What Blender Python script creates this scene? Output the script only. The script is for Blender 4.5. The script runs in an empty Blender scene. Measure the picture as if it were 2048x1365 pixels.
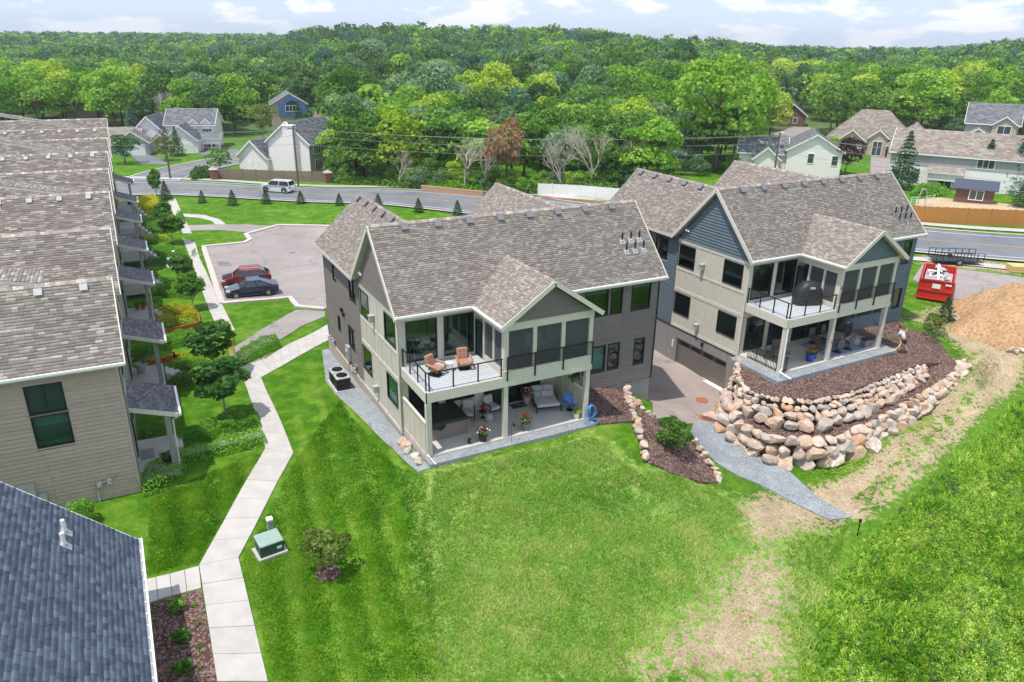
import bpy, bmesh, math, random
import numpy as np
from mathutils import Vector, Matrix
R = math.radians
SC = bpy.context.scene
COL = SC.collection
random.seed(7)
# ------------------------------------------------------------------ camera
cam = bpy.data.cameras.new('camera'); CAM = bpy.data.objects.new('camera', cam); COL.objects.link(CAM)
cam.sensor_width = 36.0; cam.lens = 26.3946; cam.clip_start = 0.5; cam.clip_end = 20000
CAM.matrix_world = Matrix([[0.88667, 0.159746, -0.433933, -11.58617], [-0.462129, 0.338465, -0.819682, -30.570144], [0.01593, 0.92732, 0.37393, 19.345607], [0.0, 0.0, 0.0, 1.0]])
SC.camera = CAM
# ------------------------------------------------------------------ sun, sky, exposure
SUN = Vector((0.35, 0.09, -1.0)).normalized()          # the way the light travels
sl = bpy.data.lights.new('sun', 'SUN'); SO = bpy.data.objects.new('sun', sl); COL.objects.link(SO)
sl.energy = 3.3; sl.angle = R(0.9); sl.color = (1.0, 0.95, 0.87)
SO.rotation_euler = SUN.to_track_quat('-Z', 'Y').to_euler()
world = bpy.data.worlds.new('World'); SC.world = world; world.use_nodes = True
wn, wl = world.node_tree.nodes, world.node_tree.links
wn.clear()
w_out = wn.new('ShaderNodeOutputWorld'); w_bg = wn.new('ShaderNodeBackground'); w_sky = wn.new('ShaderNodeTexSky')
w_sky.sky_type = 'NISHITA'; w_sky.sun_disc = False
w_sky.sun_elevation = math.asin(-SUN.z); w_sky.sun_rotation = math.atan2(-SUN.x, -SUN.y)
w_sky.altitude = 300; w_sky.air_density = 1.0; w_sky.dust_density = 0.6; w_sky.ozone_density = 1.6
# broken summer cloud all the way round, flatter towards the horizon
w_tc = wn.new('ShaderNodeTexCoord'); w_map = wn.new('ShaderNodeMapping'); w_map.inputs['Scale'].default_value = (1.0, 1.0, 3.2)
w_map.inputs['Location'].default_value = (0.37, 0.11, 0.0)
w_n = wn.new('ShaderNodeTexNoise'); w_n.inputs['Scale'].default_value = 13.0; w_n.inputs['Detail'].default_value = 9; w_n.inputs['Roughness'].default_value = 0.55
w_r = wn.new('ShaderNodeValToRGB'); w_r.color_ramp.elements[0].position = 0.5; w_r.color_ramp.elements[1].position = 0.585
w_mx = wn.new('ShaderNodeMix'); w_mx.data_type = 'RGBA'
w_cl = wn.new('ShaderNodeRGB'); w_cl.outputs[0].default_value = (5.4, 5.5, 5.75, 1)
w_n2 = wn.new('ShaderNodeMix'); w_n2.data_type = 'RGBA'; w_n2.inputs[0].default_value = 0.78
w_n2.inputs[7].default_value = (3.2, 3.95, 5.4, 1)
wl.new(w_tc.outputs['Generated'], w_map.inputs['Vector']); wl.new(w_map.outputs[0], w_n.inputs['Vector'])
wl.new(w_n.outputs[0], w_r.inputs[0]); wl.new(w_r.outputs[0], w_mx.inputs[0])
wl.new(w_sky.outputs[0], w_n2.inputs[6]); wl.new(w_n2.outputs[2], w_mx.inputs[6]); wl.new(w_cl.outputs[0], w_mx.inputs[7])
wl.new(w_mx.outputs[2], w_bg.inputs[0]); wl.new(w_bg.outputs[0], w_out.inputs[0])
w_bg.inputs[1].default_value = 0.15
SC.view_settings.view_transform = 'Standard'; SC.view_settings.look = 'None'; SC.view_settings.gamma = 1.0
SC.view_settings.exposure = 0.46; SC.view_settings.use_curve_mapping = False
try:
    SC.cycles.max_bounces = 7; SC.cycles.diffuse_bounces = 5; SC.cycles.transparent_max_bounces = 12; SC.cycles.volume_bounces = 0; SC.cycles.use_denoising = True
    SC.cycles.use_adaptive_sampling = True; SC.cycles.adaptive_threshold = 0.015
except Exception: pass
# ------------------------------------------------------------------ terrain height
CP = np.array([(-0.2, -0.8, -0.25), (3.8, -0.9, -0.15), (9.2, -1.0, -0.15), (-2.5, 5.2, -0.75), (-1.6, 0.5, -0.60), (11.1, -1.0, -0.35), (10.4, -4.4, -1.00), (14.2, -5.3, -2.50), (13.7, -1.6, -1.30), (13.6, 0.3, -0.90), (4.2, -4.8, -0.90), (-0.0, -8.0, -1.40), (-2.4, -12.7, -1.80), (9.2, -8.0, -2.10), (3.8, -13.4, -2.40), (-7.1, -10.5, -1.60), (-6.6, -4.3, -1.20), (-8.2, -2.1, -1.10), (-10.3, -2.7, -1.05), (-10.7, -9.0, -1.30), (-12.0, -0.8, -1.00), (-12.7, -6.1, -1.10), (-6.1, 5.8, -1.10), (-5.1, 15.7, -1.35), (-0.5, 17.0, -1.30), (0.0, 26.8, -1.75), (-12.8, 4.3, -0.90), (-11.3, 5.3, -0.95), (-7.6, 9.7, -1.15), (-6.0, 29.4, -1.70), (2.5, 31.9, -2.00), (-1.0, 40.2, -2.10), (-4.1, 55.8, -2.30), (8.6, 55.9, -2.30), (6.3, 67.4, -2.40), (-3.3, 78.5, -2.80), (12.2, 82.3, -3.00), (29.7, 66.9, -2.60), (25.3, 101.1, -3.00), (-5.5, 124.4, -3.30), (-13.4, 149.5, -3.40), (6.8, 118.8, -3.20), (46.4, 60.4, -2.00), (19.2, -8.3, -3.20), (19.2, -10.0, -3.40), (19.9, -5.0, -3.00), (27.4, -6.5, -2.00), (36.0, -4.5, -0.60), (41.2, -3.5, 0.10), (17.7, -2.3, -2.90), (18.5, 0.9, -2.65), (20.5, 3.8, -2.60), (22.1, 9.0, -2.40), (23.1, 11.5, -2.30), (22.1, 3.0, -2.60), (14.5, -14.0, -3.70), (27.8, -12.5, -3.20), (37.8, -7.6, -1.60), (14.3, -18.9, -3.80), (6.6, -15.9, -3.00), (10.9, -11.4, -2.90), (45.5, 4.6, 0.05), (54.7, 6.9, 0.10), (44.8, 5.5, 0.10), (65.4, 13.7, 0.00), (69.1, 19.0, 0.00), (66.2, 9.3, 0.00), (77.7, 24.8, 0.00), (100.9, 29.2, -0.50), (107.2, 63.8, -1.00), (47.6, 86.7, -2.60), (56.5, 69.1, -2.00), (8.0, 8.0, -0.60), (2.0, 14.0, -0.90), (12.0, 14.0, -0.90), (15.0, 16.0, -1.50), (18.5, 14.0, -2.20), (17.5, 6.0, -2.50), (11.2, 2.8, -0.15), (12.5, 1.0, -0.35), (22.0, 14.0, -2.20), (26.0, 5.0, -2.20), (30.0, 10.0, -1.00), (34.0, 0.0, -0.40), (39.0, 0.0, -0.10), (30.0, 18.0, -1.20), (-14.0, 10.0, -0.90), (-20.0, 6.0, -0.90), (-16.0, 30.0, -1.50), (-20.0, 50.0, -2.50), (-15.0, -6.0, -1.00), (20.0, 28.0, -2.10), (10.0, 28.0, -2.10), (26.0, 28.0, -1.80), (40.0, 14.0, 0.00), (-27.6, 98.4, -4.00), (17.4, 96.1, -3.50), (49.3, 84.3, -3.00), (76.9, 64.7, -2.50), (102.0, 32.6, -1.50), (-38.3, 157.5, -4.00), (21.1, 156.6, -3.00), (77.3, 137.3, -1.00), (124.9, 101.6, -1.50), (159.0, 53.0, 0.00), (-53.8, 266.4, -5.00), (19.3, 267.8, -3.00), (90.5, 251.5, 3.00), (164.3, 212.4, 5.00), (217.9, 162.7, 0.00), (257.8, 101.4, 2.00), (-82.0, 464.4, -2.00), (39.8, 466.8, 0.00), (142.1, 445.2, 14.00), (237.7, 402.9, 14.00), (309.2, 353.0, 9.00), (370.9, 291.5, 2.00), (437.4, 189.4, 10.00), (-169.4, 855.5, 4.00), (112.2, 860.9, 7.00), (409.6, 764.8, 16.00), (656.2, 572.8, 2.00), (810.0, 336.9, 16.00), (-346.9, 1533.9, 6.00), (208.4, 1554.2, 6.00), (737.2, 1383.4, 10.00), (1175.6, 1042.0, 0.00), (1470.9, 571.3, 14.00), (-43.8, -16.9, -2.00), (17.8, -49.6, -4.00), (-20.9, -48.2, -2.50), (-112.1, 80.7, -4.00), (134.6, -64.1, -2.00), (-406.1, 276.6, 0.00), (464.2, -184.3, 4.00), (-1274.1, 952.4, 8.00), (1510.9, -522.4, 8.00), (-105.2, -207.3, -4.00)])
def H(x, y):
    w = ((CP[:, 0]-x)**2+(CP[:, 1]-y)**2+2.5)**-2.
    return float((w*CP[:, 2]).sum()/w.sum())
def at(p, o=0.0): return Vector((p[0], p[1], H(p[0], p[1])+o))
# ------------------------------------------------------------------ helpers
def tag(o, label=None, cat=None, group=None, kind=None):
    if label: o['label'] = label
    if cat: o['category'] = cat
    if group: o['group'] = group
    if kind: o['kind'] = kind
    return o
def thing(name, label, cat, loc=(0, 0, 0), rz=0.0, group=None):
    o = bpy.data.objects.new(name, None); COL.objects.link(o); o.empty_display_size = 0.2
    o.location = loc; o.rotation_euler = (0, 0, rz)
    return tag(o, label, cat, group)
def link(name, me, parent=None, loc=None, rot=None, scale=None):
    o = bpy.data.objects.new(name, me); COL.objects.link(o)
    if parent is not None: o.parent = parent
    if loc is not None: o.location = loc
    if rot is not None: o.rotation_euler = rot
    if scale is not None: o.scale = scale
    return o
def setmat(o, m):
    o.material_slots[0].link = 'OBJECT'; o.material_slots[0].material = m
    return o
def copy_tree(o, parent=None):
    c = o.copy(); COL.objects.link(c)
    if parent is not None: c.parent = parent
    for ch in o.children: copy_tree(ch, c)
    return c
IDF = (Vector((0, 0, 0)), Vector((1, 0, 0)), Vector((0, 1, 0)), Vector((0, 0, 1)))
def frame(p, t, n):                      # wall frame: u along t, w outwards n, z up
    return (Vector(p), Vector(t).normalized(), Vector(n).normalized(), Vector((0, 0, 1)))
class B:
    def __init__(s, F=None): s.v = []; s.f = []; s.F = F; s.tint = []
    def P(s, p):
        if s.F is None: return tuple(p)
        a, t, n, k = s.F
        return tuple(a+t*p[0]+n*p[1]+k*p[2])
    def add(s, vs, fs):
        n = len(s.v); s.v += [s.P(p) for p in vs]; s.f += [tuple(i+n for i in f) for f in fs]; return s
    def hexa(s, a, top=True): return s.add(a, [(0, 3, 2, 1), (4, 5, 6, 7), (0, 1, 5, 4), (1, 2, 6, 5), (2, 3, 7, 6), (3, 0, 4, 7)])
    def box(s, x0, y0, z0, x1, y1, z1):
        return s.hexa([(x0, y0, z0), (x1, y0, z0), (x1, y1, z0), (x0, y1, z0), (x0, y0, z1), (x1, y0, z1), (x1, y1, z1), (x0, y1, z1)])
    def cbox(s, c, d, rz=0.0):
        cs, sn = math.cos(rz), math.sin(rz); out = []
        for dz in (-.5, .5):
            for dx, dy in ((-.5, -.5), (.5, -.5), (.5, .5), (-.5, .5)):
                x, y = dx*d[0], dy*d[1]; out.append((c[0]+cs*x-sn*y, c[1]+sn*x+cs*y, c[2]+dz*d[2]))
        return s.hexa(out)
    def rbox(s, x0, y0, z0, x1, y1, z1, r):     # box with chamfered upright and top edges
        p = [(x0+r, y0), (x1-r, y0), (x1, y0+r), (x1, y1-r), (x1-r, y1), (x0+r, y1), (x0, y1-r), (x0, y0+r)]
        q = [(x0+2*r, y0+r), (x1-2*r, y0+r), (x1-r, y0+2*r), (x1-r, y1-2*r), (x1-2*r, y1-r), (x0+2*r, y1-r), (x0+r, y1-2*r), (x0+r, y0+2*r)]
        vs = [(a, b, z0) for a, b in p]+[(a, b, z1-r) for a, b in p]+[(a, b, z1) for a, b in q]
        fs = [tuple(range(7, -1, -1)), tuple(range(16, 24))]
        for k in (0, 8):
            for i in range(8): j = (i+1) % 8; fs.append((k+i, k+j, k+j+8, k+i+8))
        return s.add(vs, fs)
    def bar(s, p0, p1, w, h=None):
        h = h or w; p0, p1 = Vector(p0), Vector(p1); d = (p1-p0).normalized()
        a = d.cross(Vector((0, 0, 1)))
        a = Vector((1, 0, 0)) if a.length < 1e-4 else a.normalized()
        b = a.cross(d); a *= w/2; b *= h/2
        return s.hexa([tuple(p+q) for p in (p0, p1) for q in (-a-b, a-b, a+b, -a+b)])
    def cyl(s, p0, p1, r0, r1=None, n=8, caps=True):
        r1 = r0 if r1 is None else r1
        p0, p1 = Vector(p0), Vector(p1); d = (p1-p0).normalized()
        a = d.cross(Vector((0, 0, 1)))
        a = Vector((1, 0, 0)) if a.length < 1e-4 else a.normalized()
        b = a.cross(d); vs = []
        for p, r in ((p0, r0), (p1, r1)):
            for i in range(n): t = 2*math.pi*i/n; vs.append(tuple(p+a*(r*math.cos(t))+b*(r*math.sin(t))))
        fs = [(i, (i+1) % n, n+(i+1) % n, n+i) for i in range(n)]
        if caps: fs += [tuple(range(n-1, -1, -1)), tuple(range(n, 2*n))]
        return s.add(vs, fs)
    def tube(s, pts, r, n=6):
        pts = [Vector(p) for p in pts]; vs = []; fs = []
        for k, p in enumerate(pts):
            d = (pts[min(k+1, len(pts)-1)]-pts[max(k-1, 0)]).normalized(); a = d.cross(Vector((0, 0, 1)))
            a = Vector((1, 0, 0)) if a.length < 1e-3 else a.normalized()
            b = a.cross(d); rr = r[k] if isinstance(r, (list, tuple)) else r
            for i in range(n): t = 2*math.pi*i/n; vs.append(tuple(p+a*(rr*math.cos(t))+b*(rr*math.sin(t))))
        for k in range(len(pts)-1):
            for i in range(n): j = (i+1) % n; fs.append((k*n+i, k*n+j, k*n+n+j, k*n+n+i))
        fs += [tuple(range(n-1, -1, -1)), tuple(range((len(pts)-1)*n, len(pts)*n))]
        return s.add(vs, fs)
    def lathe(s, prof, c=(0, 0, 0), n=16, caps=True):
        vs = []; fs = []
        for r, z in prof:
            for i in range(n): t = 2*math.pi*i/n; vs.append((c[0]+r*math.cos(t), c[1]+r*math.sin(t), c[2]+z))
        for k in range(len(prof)-1):
            for i in range(n): j = (i+1) % n; fs.append((k*n+i, k*n+j, k*n+n+j, k*n+n+i))
        if caps: fs += [tuple(range(n-1, -1, -1)), tuple(range((len(prof)-1)*n, len(prof)*n))]
        return s.add(vs, fs)
    def prism(s, poly, z0, z1):
        n = len(poly); vs = [(x, y, z0) for x, y in poly]+[(x, y, z1) for x, y in poly]
        return s.add(vs, [tuple(range(n-1, -1, -1)), tuple(range(n, 2*n))]+[(i, (i+1) % n, n+(i+1) % n, n+i) for i in range(n)])
    def slab(s, poly, t):                     # planar 3d polygon thickened by vector t
        n = len(poly); t = Vector(t); vs = [tuple(p) for p in poly]+[tuple(Vector(p)+t) for p in poly]
        return s.add(vs, [tuple(range(n-1, -1, -1)), tuple(range(n, 2*n))]+[(i, (i+1) % n, n+(i+1) % n, n+i) for i in range(n)])
    def ell(s, c, r, nu=10, nv=7, jit=0.0, rnd=None):
        vs = []; fs = []
        for k in range(1, nv):
            ph = math.pi*k/nv
            for i in range(nu):
                t = 2*math.pi*i/nu; q = 1+(rnd.uniform(-jit, jit) if rnd else 0)
                vs.append((c[0]+r[0]*q*math.sin(ph)*math.cos(t), c[1]+r[1]*q*math.sin(ph)*math.sin(t), c[2]-r[2]*q*math.cos(ph)))
        for k in range(nv-2):
            for i in range(nu): j = (i+1) % nu; fs.append((k*nu+i, k*nu+j, k*nu+nu+j, k*nu+nu+i))
        vs += [(c[0], c[1], c[2]-r[2]), (c[0], c[1], c[2]+r[2])]; m = (nv-1)*nu
        fs += [(m, (i+1) % nu, i) for i in range(nu)]+[(m+1, m-nu+i, m-nu+(i+1) % nu) for i in range(nu)]
        return s.add(vs, fs)
    def mesh(s, name, mat, smooth=False):
        me = bpy.data.meshes.new(name); me.from_pydata(s.v, [], s.f)
        if mat: me.materials.append(mat)
        if smooth: me.polygons.foreach_set('use_smooth', [True]*len(me.polygons))
        me.update(); return me
    def obj(s, name, mat, parent=None, smooth=False, **kw):
        o = link(name, s.mesh(name, mat, smooth), parent); return tag(o, **kw)
def npmesh(name, verts, quads, mat, tint=None, smooth=False):
    """bulk mesh from numpy arrays, all faces with the same corner count; tint = one value per face"""
    me = bpy.data.meshes.new(name); nv = len(verts); nf, k = quads.shape
    me.vertices.add(nv); me.vertices.foreach_set('co', verts.astype(np.float32).ravel())
    me.loops.add(nf*k); me.loops.foreach_set('vertex_index', quads.astype(np.int32).ravel())
    me.polygons.add(nf); me.polygons.foreach_set('loop_start', np.arange(0, nf*k, k, dtype=np.int32))
    me.polygons.foreach_set('loop_total', np.full(nf, k, dtype=np.int32))
    if tint is not None:
        a = me.attributes.new('tint', 'FLOAT', 'FACE'); a.data.foreach_set('value', np.asarray(tint, np.float32))
    me.materials.append(mat); me.update(calc_edges=True)
    if smooth: me.polygons.foreach_set('use_smooth', np.ones(nf, bool))
    return me
# ------------------------------------------------------------------ materials
def lin(c):
    if isinstance(c, str): c = [int(c[i:i+2], 16)/255 for i in (0, 2, 4)]
    return tuple(x/12.92 if x <= 0.04045 else ((x+0.055)/1.055)**2.4 for x in c)
class N:
    def __init__(s, name):
        s.m = bpy.data.materials.new(name); s.m.use_nodes = True; s.t = s.m.node_tree; s.n = s.t.nodes; s.b = s.n['Principled BSDF']; s.out = s.n['Material Output']
    def new(s, t, **kw):
        o = s.n.new('ShaderNode'+t)
        for k, v in kw.items(): setattr(o, k, v)
        return o
    def l(s, a, b): s.t.links.new(a, b)
    def coord(s, kind='Object', scale=(1, 1, 1), rot=(0, 0, 0)):
        if kind == 'World': src = s.new('NewGeometry').outputs['Position']
        else: src = s.new('TexCoord').outputs[kind]
        mp = s.new('Mapping'); mp.inputs['Scale'].default_value = scale; mp.inputs['Rotation'].default_value = rot
        s.l(src, mp.inputs[0]); return mp.outputs[0]
    def noise(s, vec, scale, detail=4, rough=0.55, dist=0.0):
        o = s.new('TexNoise'); o.inputs['Scale'].default_value = scale; o.inputs['Detail'].default_value = detail; o.inputs['Roughness'].default_value = rough; o.inputs['Distortion'].default_value = dist
        s.l(vec, o.inputs['Vector']); return o.outputs[0]
    def ramp(s, fac, stops):
        o = s.new('ValToRGB'); e = o.color_ramp.elements
        while len(e) < len(stops): e.new(0.5)
        for i, (p, c) in enumerate(stops): e[i].position = p; e[i].color = (*c, 1) if len(c) == 3 else c
        s.l(fac, o.inputs[0]); return o.outputs[0]
    def mix(s, fac, a, b, blend='MIX'):
        o = s.new('Mix'); o.data_type = 'RGBA'; o.blend_type = blend
        for v, i in ((fac, 0), (a, 6), (b, 7)):
            if isinstance(v, (int, float)): o.inputs[i].default_value = v
            elif isinstance(v, tuple): o.inputs[i].default_value = (*v, 1)
            else: s.l(v, o.inputs[i])
        return o.outputs[2]
    def math(s, op, a, b=0.0):
        o = s.new('Math'); o.operation = op
        for v, i in ((a, 0), (b, 1)):
            if isinstance(v, (int, float)): o.inputs[i].default_value = v
            else: s.l(v, o.inputs[i])
        return o.outputs[0]
    def bump(s, h, strength=0.3, dist=0.02):
        o = s.new('Bump'); o.inputs['Strength'].default_value = strength; o.inputs['Distance'].default_value = dist
        s.l(h, o.inputs['Height']); s.l(o.outputs[0], s.b.inputs['Normal'])
    def base(s, c):
        if isinstance(c, tuple): s.b.inputs['Base Color'].default_value = (*c, 1)
        else: s.l(c, s.b.inputs['Base Color'])
    def rough(s, r): s.b.inputs['Roughness'].default_value = r
def gm(name, col, rough=0.7, var=0.12, scale=6.0, bump=0.0, bscale=60.0, metal=0.0, coords='Object', rnd=0.0, spec=None, streak=None):
    """general surface: base colour with grain, optional fine relief and per-object variation"""
    q = N(name); c = lin(col); v = q.coord(coords, streak or (1, 1, 1)); f = q.noise(v, scale, 6, 0.6)
    lo = tuple(x*(1-var*1.6) for x in c); hi = tuple(min(1, x*(1+var*1.6)) for x in c)
    cc = q.ramp(f, [(0.25, lo), (0.75, hi)])
    if rnd:
        oi = q.new('ObjectInfo'); k = q.math('MULTIPLY_ADD', oi.outputs['Random'], 2*rnd); q.n[-1].inputs[2].default_value = 1-rnd
        cc = q.mix(1.0, cc, (1, 1, 1), 'MULTIPLY'); mx = q.n[-1]; cb = q.new('CombineColor')
        for i in range(3): q.l(k, cb.inputs[i])
        q.l(cb.outputs[0], mx.inputs[7])
    q.base(cc); q.rough(rough); q.b.inputs['Metallic'].default_value = metal
    if spec is not None: q.b.inputs['Specular IOR Level'].default_value = spec
    if bump: q.bump(q.noise(v, bscale, 3), bump)
    return q.m
def tintmat(name, stops, rough=0.9, grain=0.15, gscale=40.0, bump=0.3, trans=0.0):
    """colour picked per face from the 'tint' attribute, with grain over it"""
    q = N(name); a = q.new('Attribute'); a.attribute_name = 'tint'
    c = q.ramp(a.outputs['Fac'], [(p, lin(x)) for p, x in stops]); v = q.coord('World')
    g = q.ramp(q.noise(v, gscale, 3), [(0.3, (1-grain,)*3), (0.7, (1+grain,)*3)])
    q.base(q.mix(1.0, c, g, 'MULTIPLY')); q.rough(rough); q.b.inputs['Specular IOR Level'].default_value = 0.25
    if bump: q.bump(q.noise(v, gscale*2, 2), bump, 0.01)
    return q.m
def leafmat(name, dark, mid, light, trans=0.48):
    """leaf: colour by face tint and a little per tree, some light passes through"""
    q = N(name); a = q.new('Attribute'); a.attribute_name = 'tint'; oi = q.new('ObjectInfo')
    f = q.math('ADD', a.outputs['Fac'], q.math('MULTIPLY', q.math('SUBTRACT', oi.outputs['Random'], 0.5), 0.35))
    c = q.ramp(f, [(0.05, lin(dark)), (0.5, lin(mid)), (0.95, lin(light))])
    q.base(c); q.rough(0.7); q.b.inputs['Specular IOR Level'].default_value = 0.12
    tr = q.new('BsdfTranslucent'); q.l(q.mix(1.0, c, (1.0, 1.05, 0.55), 'MULTIPLY'), tr.inputs[0])
    mx = q.new('MixShader'); mx.inputs[0].default_value = trans; q.l(q.b.outputs[0], mx.inputs[1]); q.l(tr.outputs[0], mx.inputs[2]); q.l(mx.outputs[0], q.out.inputs[0])
    return q.m
def glassmat(name, tint, refl=0.06, ior=1.55):
    q = N(name); tr = q.new('BsdfTransparent'); tr.inputs[0].default_value = (*tint, 1)
    gl = q.new('BsdfGlossy'); gl.inputs['Roughness'].default_value = 0.015; gl.inputs[0].default_value = (0.9, 1.0, 0.97, 1)
    lw = q.new('LayerWeight'); f = q.math('ADD', q.math('MULTIPLY', q.math('POWER', lw.outputs['Facing'], 4.0), 0.5), refl)
    mx = q.new('MixShader'); q.l(f, mx.inputs[0]); q.l(tr.outputs[0], mx.inputs[1]); q.l(gl.outputs[0], mx.inputs[2]); q.l(mx.outputs[0], q.out.inputs[0])
    return q.m
M = {}
M['cream'] = gm('cream_board', 'c9c2b4', 0.7, 0.05, 3, 0.1, 30)
M['trim'] = gm('pale_trim', 'cfc9bd', 0.6, 0.05, 3)
M['white'] = gm('white_paint', 'ecebe8', 0.5, 0.03, 3)
M['taupe'] = gm('taupe_siding', '77706b', 0.75, 0.07, 4, 0.12, 40, rnd=0.07)
M['slate'] = gm('slate_blue_siding', '5f6d76', 0.75, 0.07, 4, 0.12, 40, rnd=0.07)
M['tan'] = gm('tan_siding', 'b4a294', 0.75, 0.05, 4, 0.12, 40, rnd=0.06)
M['lapshade'] = gm('siding_lap_shade', '3b3733', .9, .05, 4)  # dark wall backing; bared between boards, its colour imitates the lap shadow lines
M['greyboard'] = gm('grey_vertical_board', '8d8a8a', 0.75, 0.06, 4, 0.12, 40)
M['garage'] = gm('garage_door_paint', '6e6762', 0.6, 0.05, 3)
M['black'] = gm('black_metal', '1d1d1e', 0.45, 0.1, 8)
M['frame'] = gm('black_window_frame', '232427', 0.4, 0.05, 8)
M['concrete'] = gm('concrete', 'b4afaa', 0.9, 0.09, 1.3, 0.15, 60, rnd=0.035, coords='World')
M['foundation'] = gm('foundation', 'b3a59a', 0.9, 0.08, 2, 0.15, 40)
M['patio'] = gm('patio_slab', 'bdb9b3', 0.85, 0.09, 0.8, 0.12, 50)
M['deck'] = gm('deck_board', 'b9bcc0', 0.7, 0.06, 5, 0.1, 40, rnd=0.05)
M['interior'] = gm('interior_wall', 'a7a096', 0.9, 0.05, 2)
M['intfloor'] = gm('interior_floor', '8d7f6d', 0.6, 0.1, 2)
M['blind'] = gm('roller_blind', 'cfd3d0', 0.9, 0.04, 3)
M['blindbrown'] = gm('brown_blind', '80706a', 0.9, 0.04, 3)
M['glass'] = glassmat('window_glass', (0.5, 0.66, 0.64))
M['glassteal'] = glassmat('teal_window_glass', (0.42, 0.66, 0.62), 0.06)
M['carglass'] = glassmat('car_glass', (0.16, 0.2, 0.22), 0.1)
q = N('insect_screen'); tr = q.new('BsdfTransparent'); tr.inputs[0].default_value = (1, 1, 1, 1)
mx = q.new('MixShader'); mx.inputs[0].default_value = 0.5; q.base(lin('5a5c62')); q.rough(0.8); q.l(tr.outputs[0], mx.inputs[1]); q.l(q.b.outputs[0], mx.inputs[2]); q.l(mx.outputs[0], q.out.inputs[0]); M['screen'] = q.m
M['shingle'] = tintmat('weathered_shingle', [(0.0, '877c75'), (0.35, '938881'), (0.7, '9f958d'), (1.0, 'b3a9a0')])
M['shingle2'] = tintmat('grey_brown_shingle', [(0.0, '857b74'), (0.4, '958b83'), (0.75, 'a39990'), (1.0, 'c4bab0')])
M['navy'] = tintmat('slate_blue_shingle', [(0.0, '61687a'), (0.5, '727a8c'), (1.0, '888fa0')])
M['porchshingle'] = tintmat('charcoal_shingle', [(0.0, '5a595c'), (0.5, '6c6b6f'), (1.0, '828184')])
M['greyroof'] = tintmat('grey_shingle', [(0.0, '6d6f74'), (0.5, '7d7f84'), (1.0, '8f9195')])
M['tanroof'] = tintmat('tan_shingle', [(0.0, '8a7f76'), (0.5, '9c9188'), (1.0, 'b0a59b')])
M['vent'] = gm('roof_vent', '77757a', 0.5, 0.1, 8)
M['galv'] = gm('galvanised', 'c3c6c8', 0.35, 0.1, 10, metal=0.6)
M['grey'] = gm('grey_plastic', 'a9aaab', 0.6, 0.06, 6)
M['stone'] = None
def stonemat():
    q = N('field_stone'); oi = q.new('ObjectInfo'); v = q.coord('World')
    c = q.ramp(oi.outputs['Random'], [(0.0, lin('d2bca9')), (0.2, lin('c6a892')), (0.36, lin('b5aca4')), (0.5, lin('dac8b6')), (0.6, lin('be9270')), (0.68, lin('ceb8a6')), (0.86, lin('aaa097')), (1.0, lin('decfbe'))])
    n1 = q.noise(v, 3.5, 6, 0.65, 0.6); n2 = q.noise(v, 22, 4)
    c = q.mix(q.ramp(n1, [(0.42, (0, 0, 0)), (0.6, (1, 1, 1))]), c, q.mix(0.5, c, lin('8d7a6c')))
    c = q.mix(q.ramp(n2, [(0.6, (0, 0, 0)), (0.75, (0.6, 0.6, 0.6))]), c, lin('e4dccf'))
    q.base(c); q.rough(0.9); q.bump(q.math('ADD', n1, q.math('MULTIPLY', n2, 0.4)), 0.7, 0.05); return q.m
M['stone'] = stonemat()
def carpaint(name, c, metal=0.4):
    q = N(name); q.base(lin(c)); q.rough(0.35); q.b.inputs['Metallic'].default_value = metal; q.b.inputs['Coat Weight'].default_value = 0.8; q.b.inputs['Coat Roughness'].default_value = 0.05
    v = q.coord('Object'); f = q.noise(v, 7, 4); q.l(q.ramp(f, [(0.3, (0.25,)*3), (0.8, (0.45,)*3)]), q.b.inputs['Roughness']); return q.m
M['rubber'] = gm('rubber', '242424', 0.85, 0.1, 20)
# ground covers, all in world coordinates
def lawnmat(name, cols, stripes=None, patch=None, fine=14.0):
    q = N(name); v = q.coord('World'); a = q.noise(v, 0.16, 5, 0.6, 0.4); b = q.noise(v, 1.1, 6, 0.7); c = q.noise(v, fine, 5, 0.75)
    base = q.ramp(b, [(0.28, lin(cols[0])), (0.5, lin(cols[1])), (0.72, lin(cols[2]))])
    base = q.mix(q.ramp(a, [(0.35, (0, 0, 0)), (0.65, (0.7, 0.7, 0.7))]), base, lin(cols[3]))
    if stripes:                                    # mower stripes: blades lean one way, then the other
        sx = q.new('SeparateXYZ'); q.l(q.coord('World', rot=(0, 0, stripes[0])), sx.inputs[0]); sn = q.math('SINE', q.math('ADD', q.math('MULTIPLY', sx.outputs[0], stripes[1]), q.math('MULTIPLY', a, 2.0)))
        base = q.mix(q.ramp(sn, [(0.2, (0, 0, 0)), (0.8, (stripes[2],)*3)]), base, lin(cols[2]))
    if patch:                                      # worn soil and thin straw-coloured grass
        p = q.math('ADD', q.math('MULTIPLY', a, 0.7), q.math('MULTIPLY', b, 0.35))
        base = q.mix(q.ramp(p, [(patch[0], (0, 0, 0)), (patch[0]+0.08, (patch[1],)*3)]), base, lin(patch[2]))
    g = q.ramp(c, [(0.25, (0.55,)*3), (0.5, (1.0,)*3), (0.75, (1.45,)*3)])
    q.base(q.mix(0.8, base, g, 'MULTIPLY')); q.rough(0.95); q.b.inputs['Specular IOR Level'].default_value = 0.1
    q.bump(q.math('ADD', c, q.math('MULTIPLY', b, 0.6)), 0.9, 0.06); return q.m
M['lawn'] = lawnmat('lawn', ['3d5f16', '4f7a1b', '648d26', '578023'])
M['lawncut'] = lawnmat('mown_lawn', ['35641a', '43771d', '5a8f28', '4c7f20'], (R(-12), 4.2, 0.75))
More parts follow.
